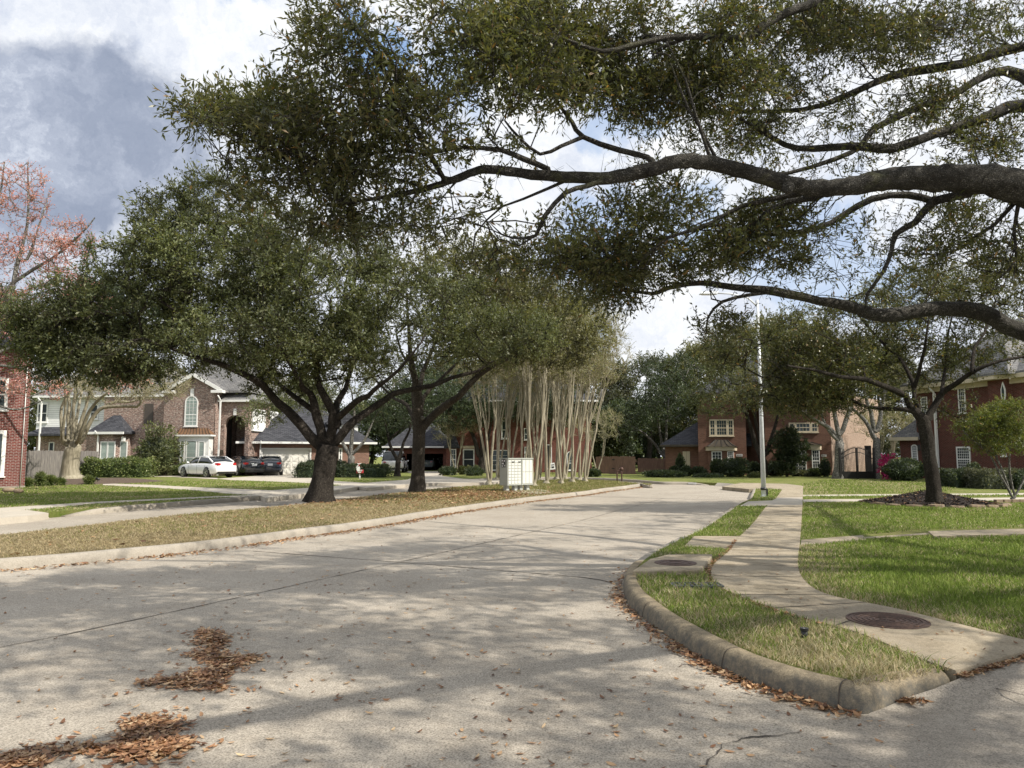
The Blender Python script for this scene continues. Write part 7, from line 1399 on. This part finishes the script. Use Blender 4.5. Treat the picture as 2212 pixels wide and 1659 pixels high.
# ------------------------------------------------------------------ cluster mailboxes
Yb = 30.5; ca_ = math.radians(44); c0 = at(1096.5, 1000, Yb); ex = Vector((math.cos(ca_), math.sin(ca_), 0)); ey = Vector((-ex.y, ex.x, 0)); zb0, zt0 = at(1100, 1049, Yb).z, at(1100, 989.5, Yb).z
def mp(u, v, z): return Vector((c0.x, c0.y, 0)) + ex * u + ey * v + Vector((0, 0, z))
def mbox(m, u0, u1, v0, v1, z0, z1): return m.hexa([mp(u0, v0, z0), mp(u1, v0, z0), mp(u1, v1, z0), mp(u0, v1, z0)], [mp(u0, v0, z1), mp(u1, v0, z1), mp(u1, v1, z1), mp(u0, v1, z1)])
def cluster(u0, u1, label, cols, rows, grp):
    o = mp((u0 + u1) / 2, .25, .16); rt = thing('cluster_mailbox', o, label, 'mailbox', grp); m = MB(); mbox(m, u0, u1, 0, .48, zb0, zt0 - .045); m.build('cabinet', M['mailbox'], rt, bevel=.008)
    m = MB(); mbox(m, u0 - .008, u1 + .008, -.03, .51, zt0 - .043, zt0); m.build('top_cap', M['mailbox'], rt, bevel=.006)
    for f in (.2, .8): m = MB(); uu = u0 + (u1 - u0) * f; mbox(m, uu - .08, uu + .08, .15, .33, .14, zb0); m.build('pedestal_leg', M['mailbox'], rt); 
    m = MB(); mbox(m, u0 + .06, u1 - .06, .06, .42, .13, .155); m.build('base_plate', M['galv'], rt)
    W = u1 - u0; du = (W - .06) / cols; z0, z1 = zb0 + .05, zt0 - .08
    for i in range(cols):
        h = (z1 - z0)
        fr_ = [k / rows for k in range(rows + 1)] if rows < 5 else [0, .16] + [.16 + .84 * k / (rows - 1) for k in range(1, rows)]
        for j in range(len(fr_) - 1):
            m = MB(); a = u0 + .03 + i * du; za, zb_ = z0 + h * fr_[j], z0 + h * fr_[j + 1]; mbox(m, a + .012, a + du - .012, -.016, -.001, za + .012, zb_ - .012); d = m.build('mail_door', M['maildoor'], rt)
            m = MB(); mbox(m, a + du * .18, a + du * .40, -.017, -.0145, zb_ - .07, zb_ - .045); m.tube([mp(a + du * .78, -.012, (za + zb_) / 2), mp(a + du * .78, -.024, (za + zb_) / 2)], .012, 8); m.build('lock_and_label', M['galv'], d)
    return rt
r1 = cluster(0, .79, 'left grey cluster mailbox of many small doors with a stained notice on its side', 4, 8, 'grey cluster mailboxes on the median'); r2 = cluster(.815, 1.47, 'right grey parcel-locker mailbox with six tall doors', 3, 2, 'grey cluster mailboxes on the median')
m = MB(); [mbox(m, a, a + .15, -.035, -.014, zb0 + .95, zb0 + .98) for a in (.23, .60)]; m.build('mail_slot', M['ink'], r1)
m = MB(); m.hexa([mp(-.003, .12, zb0 + .74), mp(-.003, .36, zb0 + .74), mp(-.003, .36, zb0 + 1.08), mp(-.003, .12, zb0 + 1.08)], [mp(-.008, .12, zb0 + .74), mp(-.008, .36, zb0 + .74), mp(-.008, .36, zb0 + 1.08), mp(-.008, .12, zb0 + 1.08)]); n_ = m.build('notice', M['ink'], r1)
m = MB()
for a, b, c, d in ((.14, .20, .78, .84), (.22, .33, .86, .93), (.15, .22, .97, 1.04), (.26, .34, .77, .82), (.27, .34, .98, 1.05)): m.quad(mp(-.010, a, zb0 + c), mp(-.010, b, zb0 + c), mp(-.010, b, zb0 + d), mp(-.010, a, zb0 + d))
m.build('torn_paper', M['label'], n_)
m = MB(); m.prism(G2([(1092, 1062), (1125, 1056), (1175, 1058), (1196, 1062.5), (1155, 1067)], .16), .1, .161); tag(m.build('mailbox_pad', M['drive']), 'concrete pad under the mailboxes', None, None, 'structure')
# ------------------------------------------------------------------ street lamp
b = G(1650, 1073, .15); top = at(1636, 648, b.y); hx = at(1545, 632, b.y)
rt = thing('street_lamp', b, 'tall tapered galvanised street lamp on the grass island', 'street lamp'); m = MB(); m.tube([(b.x, b.y, .1), (b.x, b.y, top.z)], [.088, .045], 20); m.build('pole', M['galv'], rt)
m = MB(); m.tube([(b.x, b.y, top.z - .25), (b.x - .35, b.y, top.z + .08), (b.x - 1.0, b.y - .05, top.z + .22), (b.x - 1.55, b.y - .08, top.z + .24)], [.032, .03, .028, .028], 10); m.build('arm', M['galv'], rt)
m = MB(); m.hexa([(b.x - 2.15, b.y - .2, top.z + .19), (b.x - 1.5, b.y - .16, top.z + .19), (b.x - 1.5, b.y + .02, top.z + .19), (b.x - 2.15, b.y + .05, top.z + .19)], [(b.x - 2.08, b.y - .16, top.z + .27), (b.x - 1.45, b.y - .13, top.z + .31), (b.x - 1.45, b.y + .0, top.z + .31), (b.x - 2.08, b.y + .02, top.z + .27)]); h = m.build('lamp_head', M['galv'], rt, bevel=.02)
m = MB(); m.box((b.x - 1.85, b.y - .07, top.z + .18), (.4, .15, .02)); m.build('lens', M['label'], h)
m = MB(); zz_ = at(1650, 1056, b.y).z; m.tube([(b.x, b.y, zz_ - .04), (b.x, b.y, zz_ + .04)], .112, 16); m.box((b.x + .11, b.y - .03, zz_ - .25), (.05, .06, .5)); m.build('strap_and_box', M['black'], rt); m = MB(); disc(m, b, .14, .12, .17, 20); m.build('base_collar', M['galv'], rt)
# ------------------------------------------------------------------ novelty mailbox, sign, pipes
Yn = 47; b = at(777, 1034, Yn); s = Yn / FP; P_ = lambda x, y, d=0: at(x, y, Yn + d)
rt = thing('novelty_mailbox', (b.x, Yn, .15), 'small red mailbox on a white post topped by a white and red cut-out figure', 'mailbox'); m = MB(); m.tube([(b.x, Yn, .1), (b.x, Yn, P_(777, 1023).z)], .045, 10); m.build('post', M['white'], rt)
m = MB(); c = P_(777.5, 1018.5); m.box((c.x, c.y, c.z), (.42, .25, .22)); m.build('box', M['red'], rt, bevel=.02)
def flat(px, name, mat, d0, d1): m = MB(); q = [P_(x, y) for x, y in px]; m.hexa([(a.x, Yn + d1, a.z) for a in q], [(a.x, Yn + d0, a.z) for a in q]); return m.build(name, M[mat], rt)
flat([(773, 1018), (778, 1018), (779, 1010), (777, 1007), (773, 1009), (771, 1013)], 'figure_body', 'white', -.17, -.14); flat([(771, 1011), (776, 1005), (775, 1003.5), (770.5, 1009)], 'figure_arm', 'white', -.18, -.15); flat([(774, 1006), (778, 1007), (778.5, 1000), (775, 999)], 'figure_head', 'red', -.172, -.142); flat([(772, 1000), (776, 1001), (783, 1000), (779, 1002.5), (775, 1003)], 'hat', 'white', -.185, -.16); flat([(772, 1017), (775, 1021), (780, 1021), (783, 1017.5), (780, 1019), (775, 1019)], 'painted_smile', 'white', -.15, -.128); flat([(779, 1015), (783.5, 1015), (783.5, 1016.6), (779, 1016.6)], 'name_strip', 'label', -.15, -.128)
b = at(1338, 1028, 45); rt = thing('backflow_pipe', (b.x, b.y, .15), 'dark bent water pipe with a valve standing in front of the cedar fence', 'pipe'); m = MB(); s = 45 / FP
m.tube([(b.x - 5 * s, 45, .1), (b.x - 5 * s, 45, .62), (b.x - 3.6 * s, 45, .72), (b.x + 3.6 * s, 45, .72), (b.x + 5 * s, 45, .62), (b.x + 5 * s, 45, .1)], .042, 8); m.build('pipe', M['pipe'], rt); m = MB(); m.sphere((b.x + 5 * s, 45, .82), .11, 10, 7); m.tube([(b.x, 45, .72), (b.x, 45, .86)], .03, 8); m.build('valve', M['pipe'], rt)
b = at(1194, 1020, 57); rt = thing('yard_sign', (b.x, b.y, .15), 'small white yard sign leaning between the crape myrtle trunks before the deep red house', 'sign'); m = MB(); q = at(1194, 1007, 57); m.box((q.x, q.y, q.z), (.34, .02, .5), 0, .15); m.build('panel', M['label'], rt); m = MB(); m.box((q.x, q.y - .015, q.z + .1), (.22, .006, .07), 0, .15); m.box((q.x, q.y - .015, q.z - .08), (.2, .006, .14), 0, .15); m.build('print', M['ink'], rt); m = MB(); m.tube([(q.x, q.y + .02, .1), (q.x, q.y + .02, q.z)], .012, 5); m.build('stake', M['black'], rt)
# kerb number plates
def kerb_no(px, w, label, txt='20107'):
    c = G(*px, 0); P = np.array(bendS + farS); i = int(np.argmin(((P - np.array(c[:2])) ** 2).sum(1))); q = P[i]; m = MB(); y = math.atan2(*(P[i + 1] - P[i])[::-1]) if i + 1 < len(P) else 0
    if abs(y) > math.pi / 2: y -= math.pi * np.sign(y)
    nv = Vector((math.sin(y), -math.cos(y), 0)); cc = Vector((q[0], q[1], .085)) + nv * .015; m.box(cc, (w, .02, .10), y); o = tag(m.build('kerb_number', M['label'], None, cc), label, 'house number')
kerb_no((1489, 1047.6), .5, 'white painted house number patch on the far kerb end of the street'); kerb_no((873, 1048.5), .5, 'white painted number patch on the kerb behind the second median oak')
# garden spotlight
b = at(211, 1038, 38); rt = thing('garden_spotlight', (b.x, b.y, .3), 'small black garden spotlight right of the massive pale trunk', 'light'); m = MB(); m.tube([(b.x, b.y, .3), (b.x, b.y, .42)], .015, 6); m.build('stake', M['black'], rt); m = MB(); m.tube([(b.x - .08, b.y, .46), (b.x + .1, b.y, .40)], [.07, .05], 10); m.build('lamp_body', M['black'], rt)
